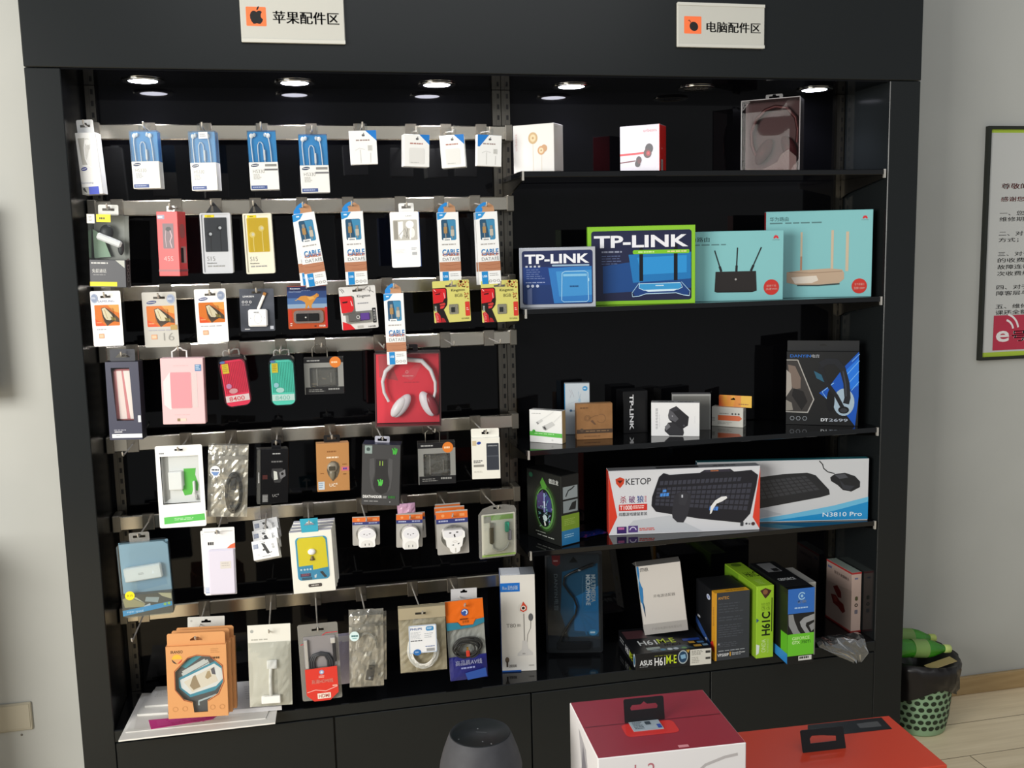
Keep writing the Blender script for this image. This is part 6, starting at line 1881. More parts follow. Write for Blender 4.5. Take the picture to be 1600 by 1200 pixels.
m.box(-w / 2, w / 2, -0.002, 0, h - e, h + e, M('#6a6466', 0.3))
t.part('window', m, 'shiny clear front')
m = MB()
pts = [(0.22, 0.75), (0.15, 0.6), (0.14, 0.42), (0.22, 0.25), (0.38, 0.13), (0.55, 0.09), (0.75, 0.12), (0.9, 0.26), (0.94, 0.42), (0.93, 0.6)]
m.tube([(t.x(a), 0.03, t.z(b)) for a, b in pts], 0.006, M('#6b4a4a', 0.15, 0.3), 10)
t.part('headband', m)
for cu, cv, rot in ((.36, .7, 30), (.8, .68, -25)):
    m = MB(); m.ell((t.x(cu), 0.03, t.z(cv)), w * .12, 0.015, h * .2, M('#5c2228', 0.15), 22, 12, Matrix.Rotation(math.radians(rot), 3, 'Y')); t.part('ear_cup', m)
m = MB(); m.prism([(t.x(.3), t.z(.98)), (t.x(.95), t.z(.98)), (t.x(.94), t.z(.8)), (t.x(.8), t.z(.7)), (t.x(.68), t.z(.76)), (t.x(.62), t.z(.86))], 0.008, 0.012, M('#7d8a82', 0.15)); t.part('insert', m, 'pale plastic insert')
tab(t, -0.022, 0.03, h - 0.001, h + 0.018, d * .5, M('#221c1e', 0.3))

# --- second shelf
Z2 = SH[1] + 0.0003


def router_print(p, k):
    p.r(0.035, 0.05, 0.97, 0.955, '#1c2547', 0.03)


t = stand2('router_box', 'small grey-edged router box with white lettering, left on the second shelf', 'package', (811, 388, 931, 385, 931, 478.6, 813.6, 476), 0.036, -14, Z2)
d = 0.036
m = MB()
m.rbox(-t.w / 2, t.w / 2, 0, d, 0, t.h, 0.001, M('#a9adb6', 0.4), side=M('#5d6066', 0.4))
p = t.F(m, 0, 0.3)
p.r(0.035, 0.05, 0.965, 0.945, '#222b52', 0.035); p.r(0.05, 0.32, 0.95, 0.62, '#1f3a78'); p.poly([(0.05, 0.62), (0.95, 0.62), (0.95, 0.9), (0.9, 0.94), (0.1, 0.94), (0.05, 0.9)], '#1c3468')
p.poly([(0.38, 0.34), (0.95, 0.32), (0.95, 0.92), (0.45, 0.93)], '#2f74b8'); p.poly([(0.48, 0.4), (0.95, 0.38), (0.95, 0.8), (0.52, 0.82)], '#3f8cc8'); p.poly([(0.1, 0.7), (0.16, 0.66), (0.16, 0.94), (0.1, 0.94)], '#54628a')
p.t('TP-LINK', 0.07, 0.11, 0.92, 0.265, '#e6e8ee', 0.03)
p.r(0.43, 0.285, 0.92, 0.315, '#8fa9bf', 0.01)
for u in (0.08, 0.135, 0.19, 0.245): p.r(u, 0.295, u + 0.03, 0.325, '#b9bfcc')
p.bars(0.09, 0.36, 0.34, 0.54, 5, '#6a7aa8', 0.3); p.bars(0.08, 0.57, 0.35, 0.585, 1, '#8f9cc0', 0.9)
for u in (0.11, 0.17, 0.235): p.e(u, 0.635, 0.02, None, '#c0c8dc')
p.l([(0.56, 0.43), (0.60, 0.40), (0.86, 0.40), (0.90, 0.43), (0.905, 0.88), (0.88, 0.91), (0.58, 0.91), (0.55, 0.88), (0.56, 0.43)], 0.008, '#a8d4ec'); p.r(0.575, 0.445, 0.885, 0.485, '#7fb9dc'); p.bars(0.66, 0.64, 0.8, 0.665, 1, '#1c4a7c', 0.9); p.r(0.905, 0.52, 0.915, 0.57, '#a8d4ec')
p = t.R(m, d); p.bars(0.2, 0.15, 0.8, 0.17, 1, '#8d9096', 0.9); p.bars(0.2, 0.6, 0.5, 0.7, 5, '#777a80')
t.part('carton', m)
m = MB(); m.box(-t.w / 2, t.w / 2, 0.002, d - .002, t.h, t.h + .0006, M('#74777e', 0.4)); t.part('top_flap', m)

t = stand2('router_box', 'large lime green edged router box with big white lettering and two antennas', 'package', (917.4, 356.4, 1086, 350, 1086.4, 473.6, 919, 476), 0.04, -13, Z2)
d = 0.042
m = MB()
m.rbox(-t.w / 2, t.w / 2, 0, d, 0, t.h, 0.001, M('#86bf2c', 0.4), side=M('#5c9a20', 0.4))
p = t.F(m, 0, 0.3)
p.r(0.035, 0.055, 0.965, 0.95, '#232744', 0.025); p.poly([(0.14, 0.5), (0.96, 0.36), (0.96, 0.8), (0.14, 0.85)], '#1f4884'); p.poly([(0.38, 0.36), (0.96, 0.34), (0.96, 0.68), (0.42, 0.72)], '#2374b4'); p.poly([(0.46, 0.4), (0.92, 0.38), (0.92, 0.6), (0.5, 0.62)], '#2f8fd0')
p.r(0.48, 0.24, 0.515, 0.7, '#14161c'); p.r(0.80, 0.24, 0.835, 0.7, '#14161c')
p.t('TP-LINK', 0.06, 0.115, 0.935, 0.27, '#e9eaf0', 0.03)
p.r(0.42, 0.305, 0.945, 0.355, '#7cc02c', 0.012); p.bars(0.47, 0.32, 0.67, 0.34, 1, '#c8e89a', 0.9); p.bars(0.74, 0.32, 0.93, 0.34, 1, '#e0d890', 0.9)
p.bars(0.13, 0.31, 0.34, 0.34, 1, '#8d93a8', 0.7); p.bars(0.13, 0.37, 0.34, 0.5, 4, '#5c6a92', 0.3)
p.poly([(0.42, 0.85), (0.44, 0.80), (0.49, 0.715), (0.86, 0.71), (0.93, 0.79), (0.945, 0.84), (0.93, 0.9), (0.85, 0.865), (0.52, 0.87), (0.44, 0.9)], '#1e3f7c')
p.poly([(0.48, 0.735), (0.86, 0.73), (0.87, 0.79), (0.84, 0.81), (0.52, 0.815), (0.48, 0.79)], '#3a94cc'); p.l([(0.48, 0.735), (0.86, 0.73), (0.88, 0.79), (0.84, 0.815), (0.52, 0.82), (0.475, 0.79), (0.48, 0.735)], 0.006, '#bfe0f2'); p.poly([(0.52, 0.815), (0.84, 0.81), (0.8, 0.835), (0.56, 0.84)], '#cfe6f2'); p.bars(0.63, 0.755, 0.72, 0.77, 1, '#d8ecf6', 0.9)
p.l([(0.415, 0.9), (0.41, 0.85), (0.48, 0.72)], 0.005, '#a8cfe6'); p.l([(0.945, 0.9), (0.95, 0.84), (0.87, 0.72)], 0.005, '#a8cfe6'); p.l([(0.415, 0.9), (0.47, 0.895), (0.54, 0.865), (0.82, 0.86), (0.89, 0.89), (0.945, 0.9)], 0.006, '#bfe0f2')
t.part('carton', m)
m = MB(); m.box(-t.w / 2, t.w / 2, 0.002, d - .002, t.h, t.h + .0006, M('#7ab428', 0.4)); t.part('top_flap', m)


def petals(p, cu, cv, s):
    a = p.U.length / p.V.length
    for k in range(8):
        q = math.radians(-172 + k * 23.5)
        L = s * (1.0 if 1 < k < 6 else 0.85)
        ex, ey = math.cos(q), math.sin(q)
        p.poly([(cu + 0.14 * s * ex, cv + 0.14 * s * a * ey), (cu + L * .7 * ex - .16 * s * ey, cv + (L * .7 * ey + .16 * s * ex) * a), (cu + L * ex, cv + L * a * ey), (cu + L * .7 * ex + .16 * s * ey, cv + (L * .7 * ey - .16 * s * ex) * a)], '#d8343a')
        p.k -= 1
    p.k += 1
    p.t('HUAWEI', cu - s, cv + .32 * s * a, cu + s, cv + .52 * s * a, '#5a6a6c', 0.01)


def badge(p, cu, cv, r, a, b):
    p.e(cu, cv, r, None, '#c8382f'); p.t(a, cu - r * .62, cv - r * .5, cu + r * .62, cv - r * .1, '#f2d8d0', 0.01); p.t(b, cu - r * .7, cv + r * .1, cu + r * .75, cv + r * .55, '#f2d8d0', 0.01)


TEAL = '#86c3c6'
t = stand2('router_box', 'light blue router box showing a black router with three antennas and red badge', 'package', (1062, 363.2, 1224.4, 359.4, 1223.6, 467.6, 1062, 470.5), 0.05, -10, Z2)
d = 0.03
m = MB()
m.rbox(-t.w / 2, t.w / 2, 0, d, 0, t.h, 0.001, M(TEAL, 0.4), side=M('#c02c30', 0.4))
p = t.F(m, 0, 0.35)
p.t('华为路由', 0.035, 0.075, 0.285, 0.145, '#3f6466', 0.004); p.bars(0.04, 0.18, 0.5, 0.2, 1, '#5c8486', 0.8); petals(p, 0.925, 0.115, 0.034)
p.poly([(0.345, 0.575), (0.735, 0.575), (0.745, 0.86), (0.70, 0.88), (0.36, 0.875), (0.335, 0.86)], '#2b2726'); p.e(0.54, 0.69, 0.01, None, '#a9a6a2'); p.poly([(0.335, 0.86), (0.745, 0.86), (0.70, 0.88), (0.36, 0.875)], '#1a1716')
for a_ in (((0.40, 0.575), (0.335, 0.27)), ((0.545, 0.575), (0.555, 0.235)), ((0.685, 0.575), (0.785, 0.235))):
    p.l(a_, 0.012, '#26282a'); p.l([a_[0], (a_[0][0] * .75 + a_[1][0] * .25, a_[0][1] * .75 + a_[1][1] * .25)], 0.022, '#232527')
badge(p, 0.885, 0.815, 0.075, '双频千兆', '高速WiFi')
p = t.R(m, d); p.tv('HUAWEI', 0.3, 0.15, 0.6, 0.5, '#e8c8c4'); p.bars(0.3, 0.6, 0.7, 0.9, 8, '#d89a98')
t.part('carton', m)
m = MB(); m.box(-t.w / 2, t.w / 2, 0.002, d - .002, t.h, t.h + .0006, M('#7ab4b8', 0.4)); t.part('top_flap', m)

t = stand2('router_box', 'largest light blue router box with a pale gold router, at the right end', 'package', (1195.4, 333.6, 1364.4, 325, 1360, 462, 1196, 467), 0.07, -17, Z2)
d = 0.03
m = MB()
m.rbox(-t.w / 2, t.w / 2, 0, d, 0, t.h, 0.001, M(TEAL, 0.3), side=M('#a83034', 0.4))
p = t.F(m, 0, 0.3)
p.t('华为路由', 0.035, 0.06, 0.21, 0.11, '#4c7072', 0.004); p.bars(0.035, 0.125, 0.55, 0.145, 1, '#5c8486', 0.8); petals(p, 0.925, 0.10, 0.032)
for u, v0, wd in ((0.335, 0.24, 0.018), (0.625, 0.225, 0.024), (0.765, 0.245, 0.028)): p.r(u - wd / 2, v0, u + wd / 2, 0.70, '#cbb9a0')
p.r(0.335 - 0.009, 0.52, 0.335 + 0.009, 0.7, '#b78a70')
p.poly([(0.2, 0.70), (0.34, 0.68), (0.60, 0.665), (0.72, 0.68), (0.74, 0.72), (0.74, 0.79), (0.68, 0.85), (0.3, 0.85), (0.2, 0.82)], '#bfa78f'); p.poly([(0.24, 0.76), (0.48, 0.745), (0.5, 0.80), (0.44, 0.83), (0.28, 0.835)], '#e0d6c8'); p.l([(0.3, 0.855), (0.5, 0.86), (0.7, 0.845)], 0.014, '#3a4a4a'); p.l([(0.22, 0.70), (0.42, 0.715), (0.72, 0.70)], 0.006, '#9a826c')
badge(p, 0.885, 0.875, 0.072, '全千兆端口', '双频1200M')
t.part('carton', m)
m = MB(); m.box(-t.w / 2, t.w / 2, 0.002, d - .002, t.h, t.h + .0006, M('#7ab4b8', 0.4)); t.part('top_flap', m)

# --- third shelf
Z3 = SH[2] + 0.0003
t = stand('adapter_box', 'small white adapter box with a bright green stripe, left on the third shelf', 'package', (828, 690.4), (878.6, 694), (826, 639.6), Z3)
d = 0.028
m = MB()
m.rbox(-t.w / 2, t.w / 2, 0, d, 0, t.h, 0.0008, M('#e0e0dc', 0.4), side=M('#b79a68', 0.45), top=M('#a9a9a5', 0.4))
p = t.F(m)
p.bars(0.07, 0.1, 0.4, 0.13, 1, '#a9a9a6', 0.8); p.poly([(0.0, 0.66), (1, 0.69), (1, 0.82), (0.0, 0.79)], '#4fae3c'); p.e(0.13, 0.66, 0.05, None, '#3c9a2c'); p.bars(0.15, 0.71, 0.85, 0.74, 1, '#a8dc9a', 0.8); p.e(0.7, 0.9, 0.03, None, '#c9c9c6')
p.l([(0.3, 0.33), (0.6, 0.14), (0.75, 0.03)], 0.03, '#d3d3d0'); p.l([(0.75, 0.35), (0.97, 0.13)], 0.03, '#d3d3d0'); p.poly([(0.2, 0.38), (0.38, 0.27), (0.42, 0.33), (0.26, 0.44)], '#c3c3c0'); p.poly([(0.2, 0.38), (0.26, 0.36), (0.3, 0.42), (0.25, 0.45)], '#8d8d8c')
p.poly([(0.39, 0.5), (0.7, 0.33), (0.79, 0.43), (0.5, 0.62)], '#bdbdba'); p.poly([(0.39, 0.5), (0.47, 0.46), (0.56, 0.58), (0.5, 0.62), (0.42, 0.58)], '#9a9a98'); p.poly([(0.42, 0.52), (0.48, 0.5), (0.52, 0.57), (0.48, 0.6)], '#2c2c2c')
t.part('carton', m)
m = MB(); m.box(t.w / 2 - .0002, t.w / 2 + .0005, 0.002, d - .002, 0.002, t.h - .002, M('#c0a474', 0.5)); t.part('side_flap', m)

t = stand('accessory_box', 'pale blue white box with a blue dot, tallest of the small boxes', 'package', (882.8, 679), (922, 678.5), (881.6, 599.4), Z3)
d = 0.03
m = MB()
m.rbox(-t.w / 2, t.w / 2, 0, d, 0, t.h, 0.0008, M('#c3ccd2', 0.4), side=M('#3f86b0', 0.4))
p = t.F(m)
p.r(0, 0, 0.03, 1, '#3f8fc0'); p.e(0.82, 0.10, 0.10, None, '#3f94c8'); p.bars(0.76, 0.085, 0.88, 0.115, 1, '#cfe4f2', 0.9)
p.l([(0.2, 0.12), (0.28, 0.2), (0.22, 0.28)], 0.012, '#b0a8b0'); p.l([(0.28, 0.12), (0.33, 0.2), (0.38, 0.26)], 0.012, '#b0a8b0'); p.l([(0.55, 0.16), (0.6, 0.3), (0.66, 0.2)], 0.012, '#98b4c8'); p.r(0.55, 0.3, 0.64, 0.36, '#a0bcd0'); p.l([(0.15, 0.4), (0.5, 0.34), (0.9, 0.42)], 0.012, '#aab8c4'); p.bars(0.2, 0.52, 0.5, 0.56, 1, '#98a8b4', 0.8); p.e(0.25, 0.53, 0.05, 0.025, '#4a6a88')
t.part('carton', m)
m = MB(); m.box(-t.w / 2 + .001, t.w / 2 - .001, 0.002, d - .002, t.h, t.h + .0005, M('#b3bcc2', 0.4)); t.part('top_flap', m)

t = stand('adapter_box', 'brown kraft box with a dark stripe, right of the white green-striped box', 'package', (901.4, 687.4), (957.4, 685), (900, 632), Z3)
d = 0.03
m = MB()
KR = noisy('kraft_card', '#8e6742', '#9a7049', 40, 0.6, 0.2)
m.rbox(-t.w / 2, t.w / 2, 0, d, 0, t.h, 0.0008, KR)
p = t.F(m, 0, 0.6)
p.r(0, 0.715, 1, 0.83, '#46362a'); p.e(0.14, 0.735, 0.05, None, '#5a4838'); p.bars(0.25, 0.755, 0.92, 0.785, 1, '#8a6c4c', 0.8); p.bars(0.1, 0.09, 0.4, 0.13, 1, '#6a4a30', 0.9)
p.ring(0.3, 0.4, 0.08, 0.01, '#6e4e34'); p.ring(0.3, 0.4, 0.05, 0.01, '#6e4e34'); p.ring(0.68, 0.42, 0.12, 0.01, '#74543a', -120, 150); p.poly([(0.38, 0.48), (0.44, 0.45), (0.52, 0.56), (0.54, 0.6), (0.48, 0.58)], '#6a4c36'); p.l([(0.36, 0.4), (0.5, 0.34), (0.6, 0.34)], 0.01, '#6e4e34'); p.bars(0.2, 0.9, 0.7, 0.93, 1, '#6a4a30', 0.6)
t.part('carton', m)
m = MB(); m.box(-t.w / 2 + .001, t.w / 2 - .001, 0.002, d - .002, t.h, t.h + .0005, M('#a57a50', 0.6)); t.part('top_flap', m)

t = stand2('router_box', 'black box with white lettering running down its front, behind the kraft box', 'package', (974, 612, 1012, 610, 1012, 660, 974, 662), 0.165, 0, Z3)
d = 0.07
m = MB()
m.rbox(-t.w / 2, t.w / 2, 0, d, 0, t.h, 0.0008, M('#0f0f11', 0.3))
p = t.F(m, 0, 0.3); p.tv('TP-LINK', 0.26, 0.08, 0.42, 0.92, '#e4e4e6', 0.03)
t.part('carton', m)
m = MB(); m.box(-t.w / 2 + .001, t.w / 2 - .001, 0.002, d - .002, t.h, t.h + .0005, M('#141417', 0.3)); t.part('top_flap', m)

t = stand('adapter_box', 'white box with two black cubes printed, centre of the third shelf', 'package', (1017.6, 681), (1093, 681.8), (1017.6, 629), Z3)
d = 0.04
m = MB()
m.rbox(-t.w / 2, t.w / 2, 0, d, 0, t.h, 0.0008, M('#e4e4e4', 0.35), top=M('#b0b0b0', 0.4))
p = t.F(m, 0, 0.35)
p.tv('快速充电适配器', 0.09, 0.17, 0.14, 0.8, '#8f8f92', 0, True); p.tv('POWER ADAPTER', 0.165, 0.35, 0.18, 0.72, '#b9b9bc', 0, True); p.tv('USB HUB', 0.895, 0.4, 0.91, 0.62, '#cfcfd2', 0, True)
p.poly([(0.28, 0.78), (0.35, 0.6), (0.55, 0.55), (0.66, 0.75), (0.68, 0.9), (0.66, 0.985), (0.38, 0.985), (0.28, 0.85)], '#2c2c30'); p.poly([(0.28, 0.72), (0.36, 0.62), (0.40, 0.72), (0.31, 0.84)], '#6a6a6e')
p.poly([(0.38, 0.2), (0.52, 0.10), (0.78, 0.42), (0.76, 0.68), (0.63, 0.80), (0.38, 0.52), (0.35, 0.38)], '#232327'); p.poly([(0.38, 0.2), (0.40, 0.19), (0.57, 0.48), (0.50, 0.58), (0.36, 0.48), (0.35, 0.38)], '#55555a'); p.poly([(0.38, 0.2), (0.52, 0.10), (0.6, 0.2), (0.44, 0.28)], '#34343a'); p.e(0.44, 0.4, 0.012, None, '#a9a9ac'); p.e(0.68, 0.68, 0.02, None, '#4a4a50')
p = t.T(m, d); p.bars(0.15, 0.4, 0.5, 0.7, 1, '#55565a', 0.9); p.bars(0.55, 0.4, 0.9, 0.7, 1, '#55565a', 0.9)
t.part('carton', m)
m = MB(); m.box(-t.w / 2 + .001, t.w / 2 - .001, -0.0004, 0.0, 0.0, 0.0012, M('#cfcfcf', 0.4)); t.part('base_edge', m)

t = stand('adapter_box', 'plain grey box standing behind the white box with black cubes', 'package', (1050, 671.6), (1110.4, 671.6), (1051.6, 616), Z3)
d = 0.04
m = MB()
m.rbox(-t.w / 2, t.w / 2, 0, d, 0, t.h, 0.0008, M('#8d8d8a', 0.4), top=M('#77777a', 0.4))
p = t.F(m); p.r(0.03, 0.03, 0.965, 0.985, '#6f6f6b'); p.bars(0.2, 0.2, 0.6, 0.25, 1, '#868683')
t.part('carton', m)
m = MB(); m.box(-t.w / 2, t.w / 2, -0.0006, 0.001, t.h - .006, t.h + .0004, M('#9a9a97', 0.4)); t.part('lid_edge', m)

t = stand('adapter_box', 'small white box with an orange and yellow hanging header card', 'package', (1112, 665.3), (1161, 668.4), (1112, 635), Z3)
w, h, d = t.w, t.h, 0.035
m = MB()
m.rbox(-w / 2, w / 2, 0, d, 0, h, 0.0008, M('#c9c7be', 0.4), top=M('#b5b3aa', 0.4))
p = t.F(m)
p.r(0.2, 0.42, 0.88, 0.68, '#d0602c'); p.poly([(0.88, 0.42), (0.97, 0.55), (0.88, 0.68)], '#d0602c'); p.bars(0.25, 0.3, 0.6, 0.36, 1, '#8d8b84', 0.9)
for u in (0.66, 0.76, 0.86): p.e(u, 0.33, 0.03, None, '#3a3a38')
p.bars(0.2, 0.76, 0.7, 0.9, 2, '#a09e96'); p.bars(0.02, 0.55, 0.12, 0.75, 3, '#77756e')
p = t.R(m, d); p.bars(0.1, 0.2, 0.9, 0.55, 5, '#8d8b84'); p.bars(0.2, 0.65, 0.8, 0.9, 3, '#55534e')
t.part('carton', m)
m = MB()
GR = noisy('orange_yellow_print', '#d8542c', '#e8b428', 9, 0.4, 0.4, 0, (3, 1, 1), 1)
x0, x1 = t.x(0.18), t.x(1.22)
m.prism([(x0, h - .001), (x1, h - .001), (x1, h + .034), (x1 - .003, h + .037), (x0 + .003, h + .037), (x0, h + .034)], d * .5, d * .5 + .001, GR, [[(-.006 + .012, h + .022), (.012 + .012, h + .022), (.012 + .012, h + .026), (.008 + .012, h + .026), (.003 + .012, h + .03), (-.002 + .012, h + .026), (-.006 + .012, h + .026)]])
p = Pr(m, (x0, d * .5, h + .037), (x1 - x0, 0, 0), (0, 0, -.037), (0, -1, 0)); p.r(0.68, 0.0, 1.0, 0.98, '#e0b030'); p.r(0.5, 0.0, 0.68, 0.98, '#dc8a2c'); p.bars(0.6, 0.72, 0.92, 0.8, 1, '#8a4a1c', 0.9)
t.part('header_card', m, 'orange and yellow header card')

t = stand('headset_box', 'black and blue headset box with a hexagon window, right end of the third shelf', 'package', (1227.6, 663), (1340.4, 665.8), (1228, 549), Z3)
w, h, d = t.w, t.h, 0.075
m = MB()
wn = [(-w / 2 + .0, t.z(.11)), (t.x(.16), t.z(.11)), (t.x(.395), t.z(.65)), (t.x(.31), t.z(.835)), (-w / 2 + .0, t.z(.83))]
m.rbox(-w / 2, w / 2, 0.0, d, 0, h, 0.0008, M('#141516', 0.35))
p = t.F(m, 0, 0.3)
p.poly([(0.99, 0.0), (1, 0.6), (0.96, 1), (0.82, 0.83), (0.62, 0.68), (0.46, 0.56), (0.62, 0.44), (0.78, 0.22)], '#1552b4'); p.poly([(0.82, 0.25), (0.99, 0.08), (0.995, 0.45), (0.85, 0.52)], '#2474dc')
for a_ in (((0.9, 0.13), (1, 0.03)), ((0.84, 0.3), (1, 0.12)), ((0.86, 0.42), (1, 0.26)), ((0.9, 0.52), (1, 0.4))): p.l(a_, 0.008, '#7ab8f0')
p.l([(0.66, 0.42), (0.5, 0.545), (0.57, 0.64)], 0.008, '#9ad0f2'); p.poly([(0.38, 0.26), (0.5, 0.32), (0.54, 0.42), (0.42, 0.36)], '#2c5c74')
p.poly(wn and [(0, .11), (.16, .11), (.395, .65), (.31, .835), (0, .83)], '#a9a6a0'); p.poly([(0, .123), (.15, .123), (.378, .65), (.298, .82), (0, .818)], '#3a3735')
p.poly([(.02, .18), (.12, .2), (.2, .36), (.2, .5), (.1, .52), (.05, .4)], '#77685e'); p.poly([(.0, .25), (.06, .3), (.08, .5), (.0, .62)], '#a39c94'); p.poly([(.1, .5), (.24, .54), (.3, .68), (.22, .8), (.08, .6)], '#1e1d1d'); p.poly([(0, .66), (.08, .7), (.1, .8), (0, .81)], '#8a857c')
p.e(0.80, 0.68, 0.145, 0.185, '#9fb4c4'); p.poly(circ(0.62, 0.66, 0.055, 0.16, 18), '#141518')
p.l([(0.47, 0.2), (0.56, 0.42), (0.7, 0.6), (0.79, 0.76)], 0.055, '#1b1c20'); p.l([(0.47, 0.18), (0.56, 0.13), (0.68, 0.13), (0.77, 0.22), (0.83, 0.42), (0.85, 0.62), (0.83, 0.7)], 0.085, '#1f2126'); p.l([(0.78, 0.26), (0.82, 0.44), (0.83, 0.6)], 0.02, '#3a3e46'); p.poly(circ(0.80, 0.785, 0.075, 0.05, 16), '#141518'); p.poly(circ(0.80, 0.79, 0.05, 0.03, 14), '#34363a')
p.t('DANYIN', 0.05, 0.04, 0.335, 0.08, '#2a6cc4', 0.01); p.t('电音', 0.345, 0.038, 0.455, 0.082, '#c9cdd4', 0.03)
p.t('DT', 0.49, 0.905, 0.59, 0.945, '#e9ecf0', 0.03); p.t('2699', 0.60, 0.905, 0.86, 0.945, '#a8b0bc', 0.01)
for u in (0.09, 0.175, 0.265): p.ring(u, 0.91, 0.03, 0.008, '#8d9298', n=6)
t.part('carton', m)
m = MB()
m.box(-w / 2 + .002, w / 2, d * .3, d * .3 + .0012, h, h + .033, M('#1b1c1e', 0.4)); m.prism([(-.012, h + .016), (.014, h + .016), (.008, h + .023), (-.005, h + .023)], d * .3 - .0006, d * .3, M('#050505', 0.5))
t.part('hang_flap', m)

# --- lowest loose shelf
Z4 = SH[3] + 0.0003
t = stand('mouse_box', 'black and green glowing mouse box standing at an angle, left end of keyboard shelf', 'package', (825, 836), (878, 854.5), (820, 730), Z4)
w, h, d = t.w, t.h, 0.07
m = MB()
m.rbox(-w / 2, w / 2, 0, d, 0, h, 0.001, M('#1d1f1d', 0.35), side=M('#151616', 0.35), top=M('#101111', 0.3))
p = t.F(m, 0, 0.3)
p.e(0.53, 0.52, 0.36, 0.37, '#232c1e'); p.e(0.53, 0.52, 0.31, 0.335, '#33502a'); p.e(0.52, 0.525, 0.265, 0.30, '#5a8a4a'); p.poly([(0.4, 0.16), (0.47, 0.08), (0.6, 0.2), (0.5, 0.3)], '#4c8a34')
p.e(0.51, 0.52, 0.235, 0.275, '#141a1c'); p.poly([(0.3, 0.36), (0.48, 0.26), (0.48, 0.55), (0.3, 0.55)], '#4c3f6c'); p.poly([(0.56, 0.27), (0.72, 0.38), (0.73, 0.55), (0.56, 0.56)], '#3a3f70'); p.r(0.49, 0.3, 0.545, 0.58, '#7a80b4'); p.r(0.505, 0.42, 0.53, 0.52, '#d8dcf0')
rnd = random.Random(9)
for i in range(34):
    a, r = rnd.random() * 6.28, 0.06 + 0.16 * rnd.random()
    u, v = 0.51 + r * math.cos(a), 0.56 + r * 1.15 * math.sin(a)
    p.l([(u, v), (u + .06 * (rnd.random() - .5), v + .06 * (rnd.random() - .5)), (u + .1 * (rnd.random() - .5), v + .08 * (rnd.random() - .5))], 0.013, rnd.choice(['#7fb4b0', '#9a8cc4', '#5a9a98', '#a9c4c8'])); p.k -= 1
p.k += 1
p.e(0.53, 0.66, 0.06, None, '#c8dcdc'); p.poly([(0.5, 0.72), (0.53, 0.7), (0.56, 0.76), (0.52, 0.78)], '#d8e0d8'); p.t('德意龙', 0.66, 0.07, 0.93, 0.14, '#dfe3e0', 0.03); p.e(0.13, 0.08, 0.06, 0.035, '#25503c')
p.bars(0.25, 0.875, 0.55, 0.89, 1, '#9aa096', 0.8); p.bars(0.3, 0.92, 0.9, 0.935, 1, '#a8aca4', 0.8)
p = t.R(m, d, 0.3)
p.r(0.1, 0.16, 0.92, 0.335, '#9aa3a6'); p.l([(0.25, 0.3), (0.4, 0.22), (0.6, 0.2), (0.75, 0.17)], 0.06, '#26292b'); p.r(0.1, 0.36, 0.92, 0.53, '#8d979a'); p.poly([(0.4, 0.5), (0.6, 0.4), (0.85, 0.38), (0.8, 0.5)], '#1f2224'); p.r(0.0, 0.56, 1, 0.78, '#7a9a2c'); p.r(0.0, 0.78, 1, 0.985, '#2a7ab0'); p.bars(0.15, 0.62, 0.8, 0.72, 4, '#a8c060', 0.3); p.bars(0.15, 0.84, 0.8, 0.9, 2, '#9ac8e4')
t.part('carton', m)
m = MB(); m.box(-w / 2 + .001, w / 2 - .001, 0.004, d - .002, h, h + .0008, M('#161717', 0.3)); t.part('top_flap', m)


def keyboard(p, body, ka, kb, kc, kd, nu, nv, col, key):
    p.poly(body, col)
    p.grid((ka, kb, kc, kd), nu, nv, key, 0.22, 0.26)


t = stand2('keyboard_box', 'white red-ended keyboard and mouse box with a shield logo, front of the shelf', 'package', (950, 735, 1187, 728.8, 1187.5, 823.8, 952, 831), 0.055, -9, Z4)
w, h, d = t.w, t.h, 0.045
m = MB()
m.rbox(-w / 2, w / 2, 0, d, 0, h, 0.001, M('#d5d6da', 0.35), side=M('#c83a2c', 0.4), top=M('#8f9196', 0.35))
p = t.F(m, 0, 0.3)
p.poly([(0.0, 0.03), (0.055, 0.72), (0.0, 0.985)], '#d8402c'); p.poly([(1, 0.03), (0.953, 0.80), (1, 0.985)], '#d8402c'); p.poly([(0.08, 0.985), (0.16, 0.78), (0.4, 0.72), (0.62, 0.985)], '#c3c6cb')
p.poly([(0.045, 0.13), (0.075, 0.10), (0.105, 0.13), (0.1, 0.2), (0.075, 0.27), (0.05, 0.2)], '#c8452c'); p.poly([(0.055, 0.15), (0.095, 0.15), (0.075, 0.2)], '#5a241a')
p.t('KETOP', 0.112, 0.125, 0.278, 0.225, '#3a3a3e', 0.01)
p.t('杀', 0.075, 0.395, 0.115, 0.505, '#c82c54', 0.01); p.t('破', 0.132, 0.395, 0.172, 0.505, '#8a3a90', 0.01); p.t('狼', 0.185, 0.395, 0.23, 0.505, '#2f5cb4', 0.01); p.tv('游戏版', 0.235, 0.40, 0.248, 0.5, '#c83a54')
p.r(0.066, 0.525, 0.252, 0.625, '#d0342c'); p.t('T1000', 0.072, 0.54, 0.155, 0.61, '#f4e4e0', 0.02); p.bars(0.16, 0.545, 0.245, 0.605, 2, '#f0c8c0', 0.6); p.t('炫酷游戏键鼠套装', 0.066, 0.65, 0.252, 0.705, '#55565c', 0.004)
p.r(0.052, 0.87, 0.115, 0.975, '#3c2a64'); p.r(0.127, 0.86, 0.19, 0.965, '#55407c'); p.ring(0.158, 0.93, 0.02, 0.006, '#d8d0e8', 180, 360); p.bars(0.2, 0.9, 0.31, 0.95, 2, '#d05a50', 0.6); p.bars(0.06, 0.88, 0.11, 0.92, 1, '#c86aa0', 0.9)
